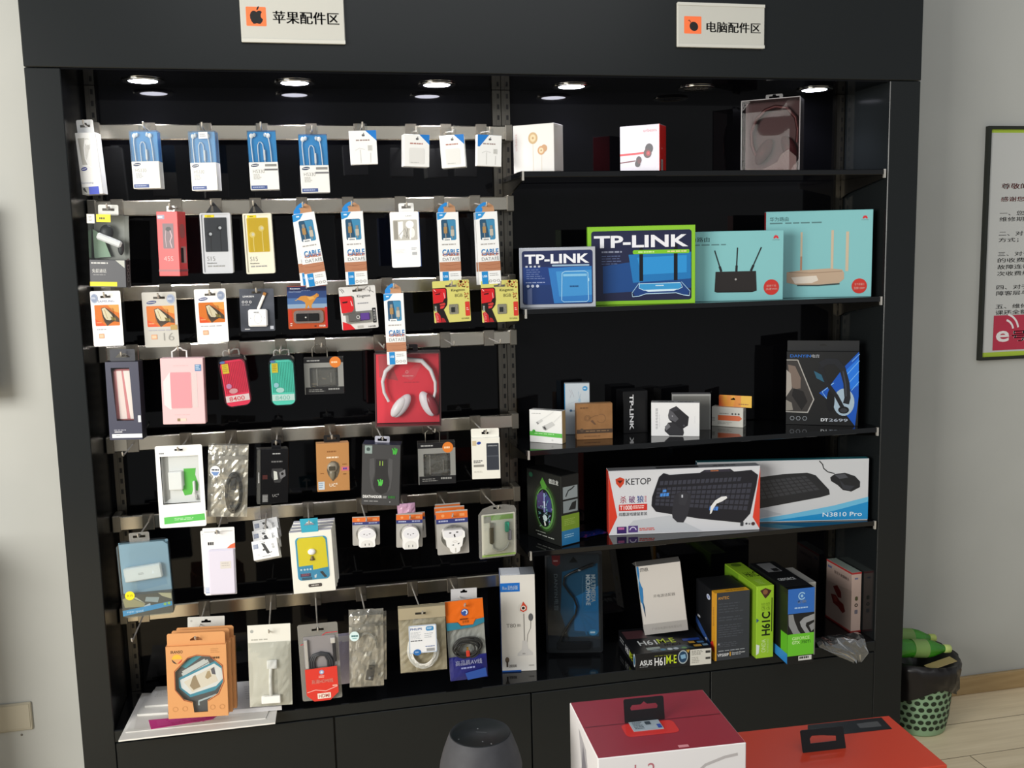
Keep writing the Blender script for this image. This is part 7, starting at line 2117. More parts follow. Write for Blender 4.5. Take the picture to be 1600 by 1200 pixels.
p.poly([(0.285, 0.42), (0.33, 0.12), (0.36, 0.06), (0.4, 0.09), (0.6, 0.075), (0.63, 0.035), (0.8, 0.03), (0.825, 0.075), (0.94, 0.06), (0.985, 0.14), (0.975, 0.3), (0.935, 0.74), (0.88, 0.88), (0.6, 0.79), (0.31, 0.655), (0.28, 0.56)], '#1f1f26'); p.poly([(0.62, 0.07), (0.64, 0.04), (0.79, 0.035), (0.81, 0.07)], '#34303c'); p.bars(0.67, 0.045, 0.75, 0.06, 1, '#b86a3c', 0.9)
p.grid(((0.335, 0.17), (0.88, 0.15), (0.87, 0.24), (0.33, 0.26)), 18, 1, '#3c3d48', 0.25, 0.3)
p.grid(((0.315, 0.28), (0.95, 0.25), (0.915, 0.70), (0.30, 0.56)), 19, 5, '#3a3b46', 0.2, 0.26)
p.grid(((0.355, 0.315), (0.38, 0.312), (0.38, 0.355), (0.353, 0.36)), 1, 1, '#4a8cdc', 0.1, 0.1); p.grid(((0.338, 0.37), (0.398, 0.365), (0.395, 0.42), (0.335, 0.425)), 3, 1, '#4a8cdc', 0.15, 0.1); p.grid(((0.665, 0.60), (0.725, 0.61), (0.72, 0.675), (0.66, 0.665)), 3, 1, '#4a84d8', 0.15, 0.1)
p.poly([(0.43, 0.42), (0.455, 0.37), (0.5, 0.35), (0.54, 0.40), (0.54, 0.52), (0.52, 0.72), (0.49, 0.84), (0.45, 0.83), (0.42, 0.76), (0.415, 0.68)], '#303037'); p.poly([(0.46, 0.39), (0.5, 0.37), (0.525, 0.42), (0.5, 0.58), (0.46, 0.55)], '#36363d'); p.r(0.478, 0.405, 0.488, 0.45, '#c9ccd4')
p.r(0.87, 0.86, 0.89, 0.93, '#3a3c42', 0.004); p.e(0.91, 0.895, 0.007, None, '#3a3c42'); p.e(0.93, 0.9, 0.006, None, '#77787c'); p.e(0.955, 0.9, 0.012, None, '#4a2c30')
p = t.T(m, d); p.r(0.32, 0.25, 0.6, 0.75, '#3a3a3c'); p.bars(0.7, 0.35, 0.9, 0.6, 1, '#4a4a4e', 0.9)
t.part('carton', m)
m = MB()
tear = [(0.665, 0.72), (0.67, 0.6), (0.70, 0.51), (0.74, 0.455), (0.775, 0.45), (0.78, 0.48), (0.745, 0.53), (0.71, 0.56), (0.69, 0.63), (0.675, 0.71)]
m.prism([(t.x(a), t.z(b)) for a, b in tear], -0.0042, -0.004, M('#e6e6e6', 0.5))
t.part('torn_patch', m, 'white torn patch')

t = stand2('keyboard_box', 'white and blue keyboard and mouse box standing behind the red-ended one', 'package', (1085, 727, 1354.5, 712.5, 1355.8, 805, 1090, 818.5), 0.076, -12, Z4)
w, h, d = t.w, t.h, 0.03
m = MB()
m.rbox(-w / 2, w / 2, 0, d, 0, h, 0.001, M('#c8cacd', 0.35), side=M('#3a5c6c', 0.4), top=M('#1f5a62', 0.35))
p = t.F(m, 0, 0.3)
p.poly([(0.25, 0.985), (0.55, 0.87), (0.8, 0.75), (1, 0.62), (1, 0.74), (0.6, 0.985)], '#6ab8dc'); p.poly([(0.42, 0.985), (0.75, 0.87), (1, 0.70), (1, 0.985)], '#1f8cc8'); p.poly([(0, 0.8), (0.3, 0.72), (0.5, 0.87), (0.2, 0.985), (0, 0.985)], '#b4b8bd')
p.poly([(0.1, 0.34), (0.5, 0.22), (0.64, 0.205), (0.69, 0.25), (0.77, 0.49), (0.775, 0.57), (0.72, 0.61), (0.3, 0.80), (0.1, 0.83)], '#26272a'); p.grid(((0.12, 0.38), (0.63, 0.25), (0.72, 0.49), (0.14, 0.72)), 17, 5, '#3a3b3f', 0.2, 0.24)
p.l([(0.71, 0.02), (0.73, 0.08), (0.735, 0.14), (0.76, 0.2), (0.80, 0.23)], 0.006, '#2c2c2e'); p.poly([(0.775, 0.29), (0.80, 0.24), (0.86, 0.22), (0.92, 0.28), (0.95, 0.37), (0.95, 0.46), (0.90, 0.53), (0.85, 0.5), (0.82, 0.42), (0.78, 0.35)], '#232427'); p.poly([(0.80, 0.25), (0.86, 0.24), (0.88, 0.3), (0.83, 0.32)], '#4a4c52'); p.poly([(0.83, 0.33), (0.86, 0.42), (0.92, 0.44), (0.89, 0.51), (0.85, 0.48)], '#34363c')
p.t('N3810 Pro', 0.735, 0.86, 0.965, 0.93, '#e3f0f6', 0.004)
t.part('carton', m)
m = MB(); m.box(-w / 2 + .001, w / 2 - .001, 0.002, d - .002, h, h + .0008, M('#246670', 0.35)); q = Pr(m, (-w / 2, d, h + .0008), (w, 0, 0), (0, -d, 0), (0, 0, 1)); q.bars(0.75, 0.4, 0.92, 0.6, 1, '#3f8a92', 0.9); t.part('top_flap', m)

a = Zp(930, 838, Z4)
m = MB()
m.sheet(0.125, 0.05, 0, -0.006, 0.006, clearmat('blue_bag_film', '#5a70c0', 0.1, 0.35, '#20348c', 0.15, 0.5), 10, 5, 41)
m.v = [Vector((v.x, v.z, 0.004 - v.y * 0.8)) for v in m.v]
o = tag(m.build('plastic_bag', None, Matrix.Translation((a.x - .01, a.y - .005, Z4)) @ Matrix.Rotation(math.radians(18), 4, 'Z')), 'crumpled dark blue plastic bag lying between mouse box and keyboard box', 'plastic bag')

# --- bottom shelf
Z0 = 0.3843
t = stand('webcam_box', 'tall white and blue box with a webcam and microphone picture', 'package', (785, 1050), (838.5, 1047.5), (781, 899.5), Z0)
w, h, d = t.w, t.h, 0.075
m = MB()
m.rbox(-w / 2, w / 2, 0, d, 0, h, 0.001, M('#dcd9d2', 0.35), side=M('#2458a8', 0.35), top=M('#8f949a', 0.25))
p = t.F(m, 0, 0.35)
p.r(0.0, 0.08, 0.56, 0.17, '#1f6cc0'); p.t('Blue 蓝色妖姬', 0.06, 0.105, 0.5, 0.15, '#e6f0f8', 0.01)
p.e(0.64, 0.34, 0.145, 0.055, '#d3d0c8'); p.poly([(0.56, 0.345), (0.63, 0.29), (0.65, 0.275), (0.7, 0.30), (0.76, 0.33), (0.75, 0.365), (0.65, 0.385), (0.56, 0.37)], '#c8452f'); p.e(0.65, 0.343, 0.07, None, '#e8e2da'); p.e(0.65, 0.343, 0.045, None, '#2a2022')
p.l([(0.66, 0.4), (0.665, 0.7)], 0.03, '#8d8a86'); p.l([(0.86, 0.48), (0.85, 0.55), (0.76, 0.62), (0.74, 0.7)], 0.018, '#77746f'); p.e(0.86, 0.44, 0.07, 0.04, '#5c5d60')
p.poly([(0.6, 0.68), (0.74, 0.68), (0.76, 0.76), (0.9, 0.81), (0.9, 0.835), (0.45, 0.84), (0.46, 0.81), (0.58, 0.77)], '#c9c7c4'); p.bars(0.6, 0.81, 0.7, 0.825, 1, '#8f8d8a', 0.9)
p.t('T80', 0.15, 0.50, 0.42, 0.54, '#77746e', -0.004); p.t('摄像头', 0.46, 0.505, 0.57, 0.535, '#77746e')
p.e(0.15, 0.875, 0.06, 0.03, '#6a5c4c'); p.l([(0.15, 0.89), (0.15, 0.95)], 0.05, '#4a3f36'); p.t('送麦克风', 0.2, 0.925, 0.42, 0.955, '#4a4038', 0.02); p.bars(0.78, 0.935, 0.95, 0.95, 1, '#a9a6a0', 0.8); p.r(0, 0.985, 0.55, 1, '#2458a8')
t.part('carton', m)
m = MB()
m.box(-w / 2 + .003, w * .08, 0.006, d - .006, h, h + .0008, M('#dfe3e8', 0.3))
t.part('top_label', m, 'pale label on the lid')

t = stand('microphone_pack', 'dark blue blister pack of a gooseneck microphone, leaning upright', 'package', (854, 1024.4), (943, 1023), (851, 865), Z0)
w, h = t.w, t.h
m = MB()
m.prism(rrect(-w / 2, w / 2, 0, h, 0.008), 0.02, 0.0215, M('#2a2c2f', 0.3))
p = Pr(m, (-w / 2, 0.02, h), (w, 0, 0), (0, 0, -h), (0, -1, 0), 0.3)
p.r(0.05, 0.03, 0.94, 0.95, '#3a3f45', 0.03); p.poly([(0.3, 0.2), (0.92, 0.12), (0.93, 0.84), (0.4, 0.84), (0.26, 0.6)], '#256488'); p.poly([(0.5, 0.45), (0.93, 0.34), (0.93, 0.8), (0.5, 0.78)], '#2c8cc8')
for i in range(7): p.l([(0.6, 0.6), (0.6 + .33 * math.cos(-1.2 + i * .4), 0.6 + .24 * math.sin(-1.2 + i * .4))], 0.03, '#2f86bc')
p.poly([(0.12, 0.035), (0.27, 0.035), (0.265, 0.12), (0.2, 0.145), (0.13, 0.12)], '#8a2424'); p.bars(0.15, 0.085, 0.25, 0.1, 1, '#d8a8a0', 0.9); p.poly([(0.42, 0.11), (0.5, 0.05), (0.58, 0.11)], '#050505')
p.tv('DANYIN电音', 0.15, 0.22, 0.23, 0.58, '#8f9aa0', -0.004); p.tv('MULTIMEDIA', 0.80, 0.23, 0.88, 0.50, '#c9d3d8', 0.03); p.tv('MICROPHONE', 0.71, 0.23, 0.79, 0.53, '#c9d3d8', 0.03); p.tv('DY-809 condenser microphone', 0.64, 0.24, 0.665, 0.56, '#5a8098')
p.e(0.83, 0.80, 0.08, 0.03, '#2f84b4'); p.bars(0.78, 0.79, 0.88, 0.81, 1, '#cfe4f0', 0.9)
t.part('card', m)
m = MB()
pts = [(.84, .12), (.72, .145), (.6, .17), (.44, .205), (.34, .24), (.32, .31), (.40, .38), (.5, .45), (.55, .53), (.52, .61), (.42, .69), (.32, .78), (.24, .88)]
m.tube([(t.x(a), 0.01, t.z(b)) for a, b in pts], [.006, .006, .0055, .0035, .0032, .0032, .0032, .0032, .0032, .0032, .0035, .005, .006], M('#0f1012', 0.2), 10)
m.ell((t.x(.6), .008, t.z(.172)), .006, .006, .004, M('#cfd0d0', 0.1, 0.8))
t.part('microphone', m, 'black gooseneck microphone')
m = MB(); m.rbox(t.x(.18), t.x(.78), 0.004, 0.019, t.z(.955), t.z(.88), 0.004, M('#101113', 0.15)); m.tube([(t.x(.34 + .03 * math.sin(i)), 0.008, t.z(.75 + .012 * i)) for i in range(10)], 0.002, M('#0c0c0d', 0.3), 6); t.part('cable', m)
m = MB(); m.prism(rrect(-w * .47, w * .46, h * .03, h * .98, 0.01), -0.002, 0.019, clearmat('dark_tinted_blister', '#e4e8ea', 0.04, 0.04, '#5a5e62')); t.part('blister', m)

t = stand('motherboard_box', 'flat black box with white and yellow lettering lying under the white box', 'package', (993.6, 1048), (1111.5, 1037), (992, 1022.5), Z0)
w, h, d = t.w, t.h, 0.23
d = 0.2
m = MB()
m.rbox(-w / 2, w / 2, 0, d, 0, h, 0.001, M('#16171a', 0.3))
p = t.F(m, 0, 0.3)
p.t('ASUS', 0.05, 0.42, 0.215, 0.74, '#d8dadc', 0.02); p.bars(0.05, 0.8, 0.21, 0.86, 1, '#8a8c8e', 0.6); p.t('H61', 0.245, 0.32, 0.385, 0.82, '#e6e8e8', 0.01); p.t('M-E', 0.40, 0.25, 0.535, 0.75, '#c3d82c', 0.01); p.bars(0.245, 0.2, 0.53, 0.25, 1, '#77792c', 0.8)
p.e(0.62, 0.42, 0.066, 0.42, '#a9b4b8'); p.e(0.62, 0.42, 0.055, 0.35, '#1f3f5c'); p.poly([(0.585, 0.3), (0.65, 0.25), (0.66, 0.5), (0.6, 0.55)], '#7fa8c4'); p.poly([(0.66, 0.0), (0.71, 0.0), (0.69, 0.2)], '#b8923c')
p.r(0.715, 0.02, 0.995, 0.985, '#d3d1c8'); p.bars(0.735, 0.1, 0.9, 0.4, 4, '#77756e'); p.bars(0.735, 0.5, 0.85, 0.9, 4, '#9a988f'); p.r(0.92, 0.15, 0.985, 0.3, '#3a3a38'); p.r(0.92, 0.55, 0.985, 0.68, '#3a3a38')
p = t.T(m, d, 0.3)
p.t('H61', 0.13, 0.52, 0.37, 0.70, '#d8dcdc', 0.01); p.t('M-E', 0.39, 0.50, 0.62, 0.68, '#b8cc2c', 0.01); p.t('全新Win 8升级版', 0.17, 0.715, 0.66, 0.79, '#d3d6d8', 0.005)
p.r(0.02, 0.1, 0.3, 0.42, '#4a3034'); p.r(0.18, 0.80, 0.36, 0.90, '#8d9a96'); p.poly([(0.2, 0.9), (0.7, 0.8), (0.8, 0.95), (0.22, 0.985)], '#33454f')
for u, col in ((0.38, '#3f7a9a'), (0.47, '#c0ccd4'), (0.55, '#b0bcc8'), (0.66, '#5a8a54'), (0.28, '#55636c')): p.e(u, 0.92, 0.035, 0.04, col)
p.r(0.72, 0.58, 0.95, 0.67, '#23408c'); p.r(0.77, 0.70, 0.85, 0.78, '#a88434'); p.r(0.8, 0.84, 0.9, 0.92, '#a88434'); p.r(0.88, 0.72, 0.97, 0.79, '#3f6a9a'); p.r(0.92, 0.84, 0.99, 0.91, '#6a8aa4')
p = t.L(m, d, 0.3); p.t('H61', 0.42, 0.25, 0.64, 0.7, '#d8dadc', 0.01); p.t('M-E', 0.65, 0.3, 0.82, 0.72, '#c3d82c', 0.01); p.e(0.92, 0.5, 0.06, 0.4, '#c8d4d8'); p.e(0.92, 0.5, 0.04, 0.28, '#2f6a94'); p.bars(0.1, 0.25, 0.35, 0.6, 2, '#8a8c8e', 0.5)
t.part('carton', m)
m = MB(); m.box(-w / 2 + .001, w / 2 - .001, -0.0003, 0.0003, h * .985, h + .0002, M('#24262a', 0.3)); t.part('lid_edge', m)
mb_top, mb_mw = Z0 + h, t.mw

t = hang('power_adapter_box', 'white box with blue torn-edge print leaning on top of the flat black box', 'package', (997, 880.5, 1062, 872.4, 1076, 978, 1005, 989), 0.10, -14, 3)
z0 = (t.mw @ Vector((-t.w / 2, 0, 0))).z
w, h, d = t.w, t.h, 0.045
low = min((t.mw @ Vector((a, b, 0))).z for a in (-w / 2, w / 2) for b in (0, d))
t.mw = Matrix.Translation((0, 0, mb_top + 0.0005 - low)) @ t.mw
t.o.matrix_world = t.mw
m = MB()
m.rbox(-w / 2, w / 2, 0, d, 0, h, 0.001, M('#cfcac4', 0.45), side=M('#dedcd8', 0.4), top=M('#6f6d6a', 0.4))
p = t.F(m, 0, 0.45)
p.r(0, 0.845, 1, 1, '#a9a5a1'); p.t('STIVER', 0.07, 0.03, 0.26, 0.08, '#3a3a3a', 0.02); p.t('开电源适配器', 0.3, 0.43, 0.80, 0.475, '#6a6662', 0.0); p.t('广州市电源科技有限公司', 0.18, 0.905, 0.86, 0.945, '#8a8682', 0.0)
p.poly([(0.0, 0.0), (0.045, 0.0), (0.05, 0.1), (0.03, 0.2), (0.06, 0.28), (0.085, 0.32), (0.075, 0.45), (0.06, 0.52), (0.08, 0.6), (0.07, 0.74), (0.05, 0.66), (0.03, 0.55), (0.0, 0.5)], '#2f78b0'); p.poly([(0.05, 0.5), (0.075, 0.6), (0.07, 0.75), (0.055, 0.68)], '#2a3238'); p.poly([(0.0, 0.1), (0.02, 0.2), (0.0, 0.3)], '#9cc4dc')
p = t.L(m, d, 0.4); p.tv('POWER ADAPTER', 0.4, 0.2, 0.5, 0.45, '#8aa0b0'); p.r(0.35, 0.52, 0.55, 0.57, '#c8c84c'); p.bars(0.3, 0.78, 0.6, 0.82, 2, '#5a5a58')
t.part('carton', m)
m = MB(); m.add([(-w / 2, 0.002, h), (-w / 2, d - .002, h), (-w / 2 - .012, d * .4, h + .006)], [(0, 1, 2)], M('#a9a6a0', 0.45)); t.part('torn_flap', m)

t = stand2('power_supply_box', 'black and orange power supply box, grey front with small orange lettering', 'package', (1118, 928, 1171, 921, 1172, 1033, 1118, 1033.6), -0.012, 0, Z0)
w, h, d = t.w, t.h, 0.15
m = MB()
m.rbox(-w / 2, w / 2, 0, d, 0, h, 0.001, M('#17181b', 0.35), top=M('#1f2022', 0.35))
p = t.F(m, 0, 0.35)
p.r(0, 0, 1, 1, '#34383f'); p.r(0.0, 0, 0.045, 1, '#e0a42c'); p.t('ANTEC', 0.08, 0.06, 0.4, 0.10, '#d89a3c', -0.002); p.bars(0.1, 0.16, 0.9, 0.32, 4, '#474c54', 0.3); p.bars(0.1, 0.36, 0.95, 0.44, 2, '#454a52', 0.4); p.bars(0.1, 0.48, 0.9, 0.68, 6, '#50555e', 0.25); p.bars(0.1, 0.74, 0.8, 0.82, 3, '#565b64', 0.25)
p.poly([(0.08, 0.77), (0.11, 0.74), (0.14, 0.77)], '#9aa0a8'); p.bars(0.1, 0.855, 0.9, 0.87, 1, '#9aa0a8', 0.8); p.t('VP500P', 0.07, 0.90, 0.4, 0.945, '#eceef0', 0.006); p.r(0.43, 0.885, 0.455, 0.95, '#e0a42c'); p.t('Smooth Power', 0.49, 0.893, 0.88, 0.917, '#d8dadc', 0.01); p.bars(0.49, 0.925, 0.88, 0.942, 1, '#9aa0a8', 0.8)
p = t.L(m, d, 0.35); p.r(0.83, 0, 1, 1, '#dc9c28'); p.tv('VP500P POWER', 0.90, 0.22, 0.95, 0.5, '#6a4a14'); p.e(0.66, 0.13, 0.09, 0.04, '#c8d0e4'); p.e(0.66, 0.13, 0.05, 0.025, '#8a96c0'); p.poly([(0.0, 0.56), (0.8, 0.80), (0.8, 0.90), (0.0, 0.66)], '#2f4f8c'); p.poly([(0.78, 0.78), (0.9, 0.72), (1, 0.88), (0.8, 0.86)], '#d0302c'); p.bars(0.1, 0.52, 0.3, 0.56, 1, '#c9ccd4', 0.8); p.e(0.55, 0.79, 0.05, 0.025, '#d0d8e8')
p = t.T(m, d, 0.35); p.r(0, 0.82, 1, 1, '#e0a42c'); p.t('TRUE POWER', 0.35, 0.87, 0.9, 0.94, '#5a4210', 0.01)
t.part('carton', m)
m = MB(); m.box(-w / 2 + .002, w / 2 - .002, d * .25, d - .002, h, h + .0006, M('#191a1c', 0.35)); t.part('top_flap', m)

t = stand2('motherboard_box', 'lime green upright box with vertical black lettering beside the power supply box', 'package', (1180.5, 917, 1208, 914, 1208, 1031, 1181.5, 1034.4), -0.03, 0, Z0)
w, h, d = t.w, t.h, 0.235
m = MB()
m.rbox(-w / 2, w / 2, 0, d, 0, h, 0.001, M('#9cc832', 0.35), side=M('#86b02c', 0.35), top=M('#93c02e', 0.35))
p = t.F(m, 0, 0.35)
p.tv('H61C', 0.3, 0.36, 0.8, 0.69, '#1c2410', 0.03, True); p.tv('LGA1155', 0.28, 0.235, 0.5, 0.335, '#55701c', -0.004, True); p.tv('LGA 1155', 0.55, 0.235, 0.76, 0.335, '#55701c', -0.004, True); p.r(0.86, 0.17, 0.91, 0.64, '#2c3a14'); p.tv('ONDA', 0.3, 0.74, 0.55, 0.92, '#d8ecb0', -0.002, True); p.tv('MOTHERBOARD', 0.62, 0.74, 0.72, 0.93, '#c0dc8a', 0, True)
p.poly([(0.2, 0.06), (0.5, 0.03), (0.85, 0.07), (0.7, 0.13), (0.5, 0.175), (0.35, 0.12)], '#4a2c24'); p.e(0.5, 0.085, 0.14, None, '#8a5c3c'); p.poly([(0.0, 0.8), (0.2, 0.82), (0.15, 0.93), (0.0, 0.95)], '#dfe8e0'); p.poly([(0.0, 0.44), (0.15, 0.47), (0.0, 0.5)], '#3a5c84')
p = t.T(m, d, 0.35); p.t('H61C', 0.25, 0.42, 0.95, 0.62, '#3a4c14', 0.02); p.e(0.5, 0.1, 0.3, 0.07, '#5a7a20'); p.bars(0.3, 0.75, 0.7, 0.95, 4, '#b8dc6a', 0.4)
t.part('carton', m)
m = MB(); m.box(-w / 2 - .0008, -w / 2, d * .55, d - .002, h * .75, h - .004, M('#6e9a24', 0.4)); t.part('side_label', m)

t = stand2('graphics_card_box', 'tall black box with blue, grey swirl and green front panel', 'package', (1229, 922, 1271, 917, 1270, 1036.5, 1229.6, 1043.5), -0.10, 0, Z0)
w, h, d = t.w, t.h, 0.265
m = MB()
m.rbox(-w / 2, w / 2, 0, d, 0, h, 0.001, M('#131416', 0.35), top=M('#141517', 0.35))
p = t.F(m, 0, 0.35)
p.r(0, 0.0, 1, 0.325, '#2f6cc0'); p.ring(0.52, 0.10, 0.12, 0.04, '#9cc8e8', 30, 330); p.e(0.52, 0.10, 0.05, None, '#9cc8e8'); p.t('影驰', 0.36, 0.155, 0.68, 0.195, '#cfe0f2', 0.02); p.bars(0.25, 0.245, 0.85, 0.265, 1, '#a8c8ec', 0.9)
p.r(0, 0.33, 1, 0.60, '#1a1b1d'); p.poly([(0.02, 0.335), (0.2, 0.335), (0.25, 0.42), (0.4, 0.55), (0.5, 0.6), (0.22, 0.6), (0.04, 0.48)], '#8d8f90'); p.poly([(0.45, 0.44), (0.6, 0.39), (1, 0.35), (1, 0.43), (0.7, 0.46), (0.68, 0.5), (0.85, 0.6), (0.68, 0.6), (0.5, 0.5)], '#9a9c9e'); p.poly([(0.8, 0.5), (1, 0.46), (1, 0.55), (0.9, 0.58)], '#8d8f90')
p.r(-0.0, 0.595, 1, 0.885, '#6cc830'); p.t('GEFORCE', 0.17, 0.635, 0.83, 0.675, '#c8f0a0', 0.02); p.t('GTX', 0.17, 0.69, 0.47, 0.73, '#d8f4b8', 0.02); p.t('750Ti', 0.52, 0.69, 0.87, 0.73, '#2c6a14', 0.02)
p.r(0.42, 0.895, 0.92, 0.955, '#d8d8d4'); p.bars(0.46, 0.905, 0.88, 0.94, 1, '#3a3a3a', 0.8)
p = t.L(m, d, 0.35); p.r(0.84, 0.595, 1, 0.885, '#5cb428'); p.t('ICE', 0.1, 0.60, 0.45, 0.66, '#d8dcdc', 0.02); p.t('750Ti', 0.1, 0.67, 0.55, 0.72, '#4ca834', 0.02); p.poly([(0.0, 0.82), (1, 0.85), (1, 0.985), (0.0, 0.93)], '#2f84d0'); p.bars(0.15, 0.87, 0.8, 0.89, 1, '#a8d0f0', 0.8)
p = t.T(m, d, 0.35); p.r(0.2, 0.05, 0.75, 0.38, '#77787a'); p.r(0.45, 0.26, 0.7, 0.36, '#1c1c1e'); p.t('GEFORCE', 0.15, 0.62, 0.8, 0.70, '#c9cccc', 0.01); p.t('GTX 750Ti', 0.15, 0.72, 0.8, 0.80, '#8ab85a', 0.01); p.bars(0.6, 0.84, 0.9, 0.92, 2, '#a9acac')
t.part('carton', m)
m = MB(); m.box(-w / 2 + .001, w / 2 - .001, d * .1, d * .3, h, h + .0005, M('#1c1d20', 0.35)); t.part('top_flap', m)
gpu = t

t = stand('accessory_box', 'pale grey box just behind the tall black box with the green panel', 'package', (1273, 1025), (1288, 1024), (1262, 905), Z0)
w, h, d = 0.03, 0.255, 0.1
t = upright('accessory_box', 'pale grey box just behind the tall black box with the green panel', 'package', gpu.mw @ Vector((gpu.w / 2 + 0.018, 0.05, 0)), gpu.mw.col[0].to_3d(), 0.03, gpu.h * 0.985) if not bpy.data.objects.remove(t.o) else None
m = MB(); m.rbox(-.015, .015, 0, .15, 0, t.h, 0.001, M('#a9a8a2', 0.4), top=M('#8d8c88', 0.4)); t.part('carton', m)
m = MB(); m.box(-.012, .012, -.0006, 0, t.h * .1, t.h * .9, M('#bab9b2', 0.4)); t.part('front_label', m)

a, b = Zp(1338, 990, Z0), Zp(1296.6, 961, Z0)
x = (a - b)
t = stand('accessory_box', 'beige box with dark red blotches and red trim, right end of the bottom shelf', 'package', (1298, 962), (1337.5, 988), (1296.6, 870.4), Z0)
t.mw = Matrix.Translation((-0.02, 0, 0)) @ t.mw
t.o.matrix_world = t.mw
w, h, d = t.w, t.h, 0.036
m = MB()
m.rbox(-w / 2, w / 2, 0, d, 0, h, 0.001, M('#b9a399', 0.4), side=M('#c9b0a4', 0.4), top=M('#9aa8a0', 0.4))
p = t.F(m, 0, 0.4)
p.r(0, 0.0, 1, 0.03, '#b03434'); p.poly([(0, 0.36), (1, 0.3), (1, 1), (0, 1)], '#a8948a'); p.bars(0.06, 0.08, 0.25, 0.12, 1, '#5a6a94', 0.9); p.t('雪花天使摄像头', 0.32, 0.115, 0.9, 0.165, '#4a3430', 0.01)  # lower front darker: shade with a slanted edge, painted on
p.poly([(0.28, 0.4), (0.45, 0.34), (0.6, 0.42), (0.62, 0.52), (0.48, 0.54)], '#6a2420'); p.poly([(0.2, 0.55), (0.4, 0.52), (0.55, 0.58), (0.7, 0.6), (0.78, 0.7), (0.68, 0.76), (0.5, 0.7), (0.3, 0.68)], '#6a2420'); p.poly([(0.3, 0.55), (0.42, 0.55), (0.48, 0.62), (0.36, 0.64)], '#8a3a30')
p = t.R(m, d, 0.4); p.r(0, 0, 1, 0.03, '#b03434'); p.bars(0.3, 0.09, 0.7, 0.12, 1, '#5a6a94', 0.9); p.r(0.36, 0.40, 0.66, 0.47, '#5a5a3c', 0.12); p.e(0.5, 0.545, 0.17, None, '#3c3630'); p.e(0.5, 0.545, 0.08, None, '#c9b0a4'); p.r(0.34, 0.62, 0.66, 0.69, '#77727c', 0.08)
t.part('carton', m)
m = MB(); m.box(-w / 2 - .0008, w / 2 + .0008, -.0008, d + .0008, 0, .006, M('#8e2a28', 0.4)); t.part('base_edge', m, 'red base edge')

# clear bag drooping over the shelf edge
a = Zp(1300, 1002, Z0)
rnd = random.Random(77)
m = MB()
vs, fs = [], []
path = [(0.055, 0.004), (0.03, 0.012), (0.0, 0.016), (-0.012, 0.010), (-0.018, -0.012), (-0.020, -0.035), (-0.018, -0.058)]
for j, (yy, zz) in enumerate(path):
    for i in range(13):
        u = i / 12
        wd = 0.165 * (1 if j < 4 else (0.8, 0.62, 0.2)[j - 4])
        cx = 0.0 if j < 4 else (0.02, 0.04, 0.055)[j - 4]
        vs.append((cx + (u - .5) * wd, yy + (rnd.random() - .5) * .012 * (0.4 if j > 2 else 1), max(zz + (rnd.random() - .3) * .014, 0.001 if yy > -0.005 else -1)))
for j in range(len(path) - 1):
    for i in range(12):
        k = j * 13 + i
        fs.append((k, k + 1, k + 14, k + 13))
m.add(vs, fs, clearmat('crinkled_clear_film', '#f0f2f2', 0.16, 0.14, '#c9cccc', 0.1, 0.4))
tag(m.build('plastic_bag', None, Matrix.Translation((a.x + .01, 0.0, Z0))), 'crinkled clear plastic bag drooping over the edge of the bottom shelf', 'plastic bag')

# papers and flat packs at the left end of the bottom shelf
def flat(name, lab, cat, px, z, th, col, prints=None, group=None):
    q = [Zp(u, v, z + th) for u, v in px]
    for p_ in q: p_.z = 0
    c = sum(q, Vector()) / len(q)
    q = [p_ - c for p_ in q]
    t = Th(name, lab, cat, Matrix.Translation((c.x, c.y, z)), group=group)
    m = MB()
    n = len(q)
    mt = M(col, 0.5)
    m.add([(p_.x, p_.y, 0) for p_ in q], [tuple(range(n))], mt); m.add([(p_.x, p_.y, th) for p_ in q], [tuple(range(n))], mt)
    m.add([(p_.x, p_.y, 0) for p_ in q] + [(p_.x, p_.y, th) for p_ in q], [(i, (i + 1) % n, n + (i + 1) % n, n + i) for i in range(n)], mt)
    if prints:
        O = q[3]
        p = Pr(m, (O.x, O.y, th), (q[2] - q[3]), (q[0] - q[3]), (0, 0, 1), 0.5)
        prints(p)
    t.part('sheet', m)
    return t


GP = 'white sheets and flat packs under the armband boxes'
z = Z0
flat('paper_pad', 'large white board overhanging the left end of the bottom shelf, lowest of its pile', 'paper', [(185, 1157), (430, 1129), (437, 1080), (222, 1083)], z, 0.004, '#e4e2dc', group=GP); z += 0.0042
flat('paper_sheet', 'slightly turned white sheet lying directly on the large white board', 'paper', [(196, 1144), (415, 1122), (434, 1076), (230, 1084)], z, 0.002, '#dcdad4', lambda p: p.poly([(0.02, 0.6), (0.3, 0.55), (0.25, 0.9), (0.05, 0.95)], '#cfccc6'), GP); z += 0.0022  # the darker patch on this sheet is a painted shadow
flat('price_strip', 'magenta printed card strip below the front orange armband box', 'card', [(236, 1139), (330, 1124), (345, 1115), (232, 1125)], z, 0.001, '#c03a80', lambda p: [p.bars(0.1, 0.2, 0.9, 0.8, 4, '#cc5a94', 0.4)]); 
flat('flat_pack', 'lower white flat pack left of the orange armband boxes', 'package', [(214, 1116), (262, 1113), (300, 1076), (240, 1078)], z, 0.006, '#dcdbd5', lambda p: p.bars(0.15, 0.3, 0.7, 0.6, 5, '#c6c4be'), GP)
flat('flat_pack', 'upper white flat pack left of the orange armband boxes', 'package', [(226, 1103), (266, 1100), (290, 1070), (244, 1073)], z + 0.0062, 0.005, '#e0dfda', lambda p: p.bars(0.15, 0.2, 0.7, 0.6, 5, '#c9c8c2'), GP)
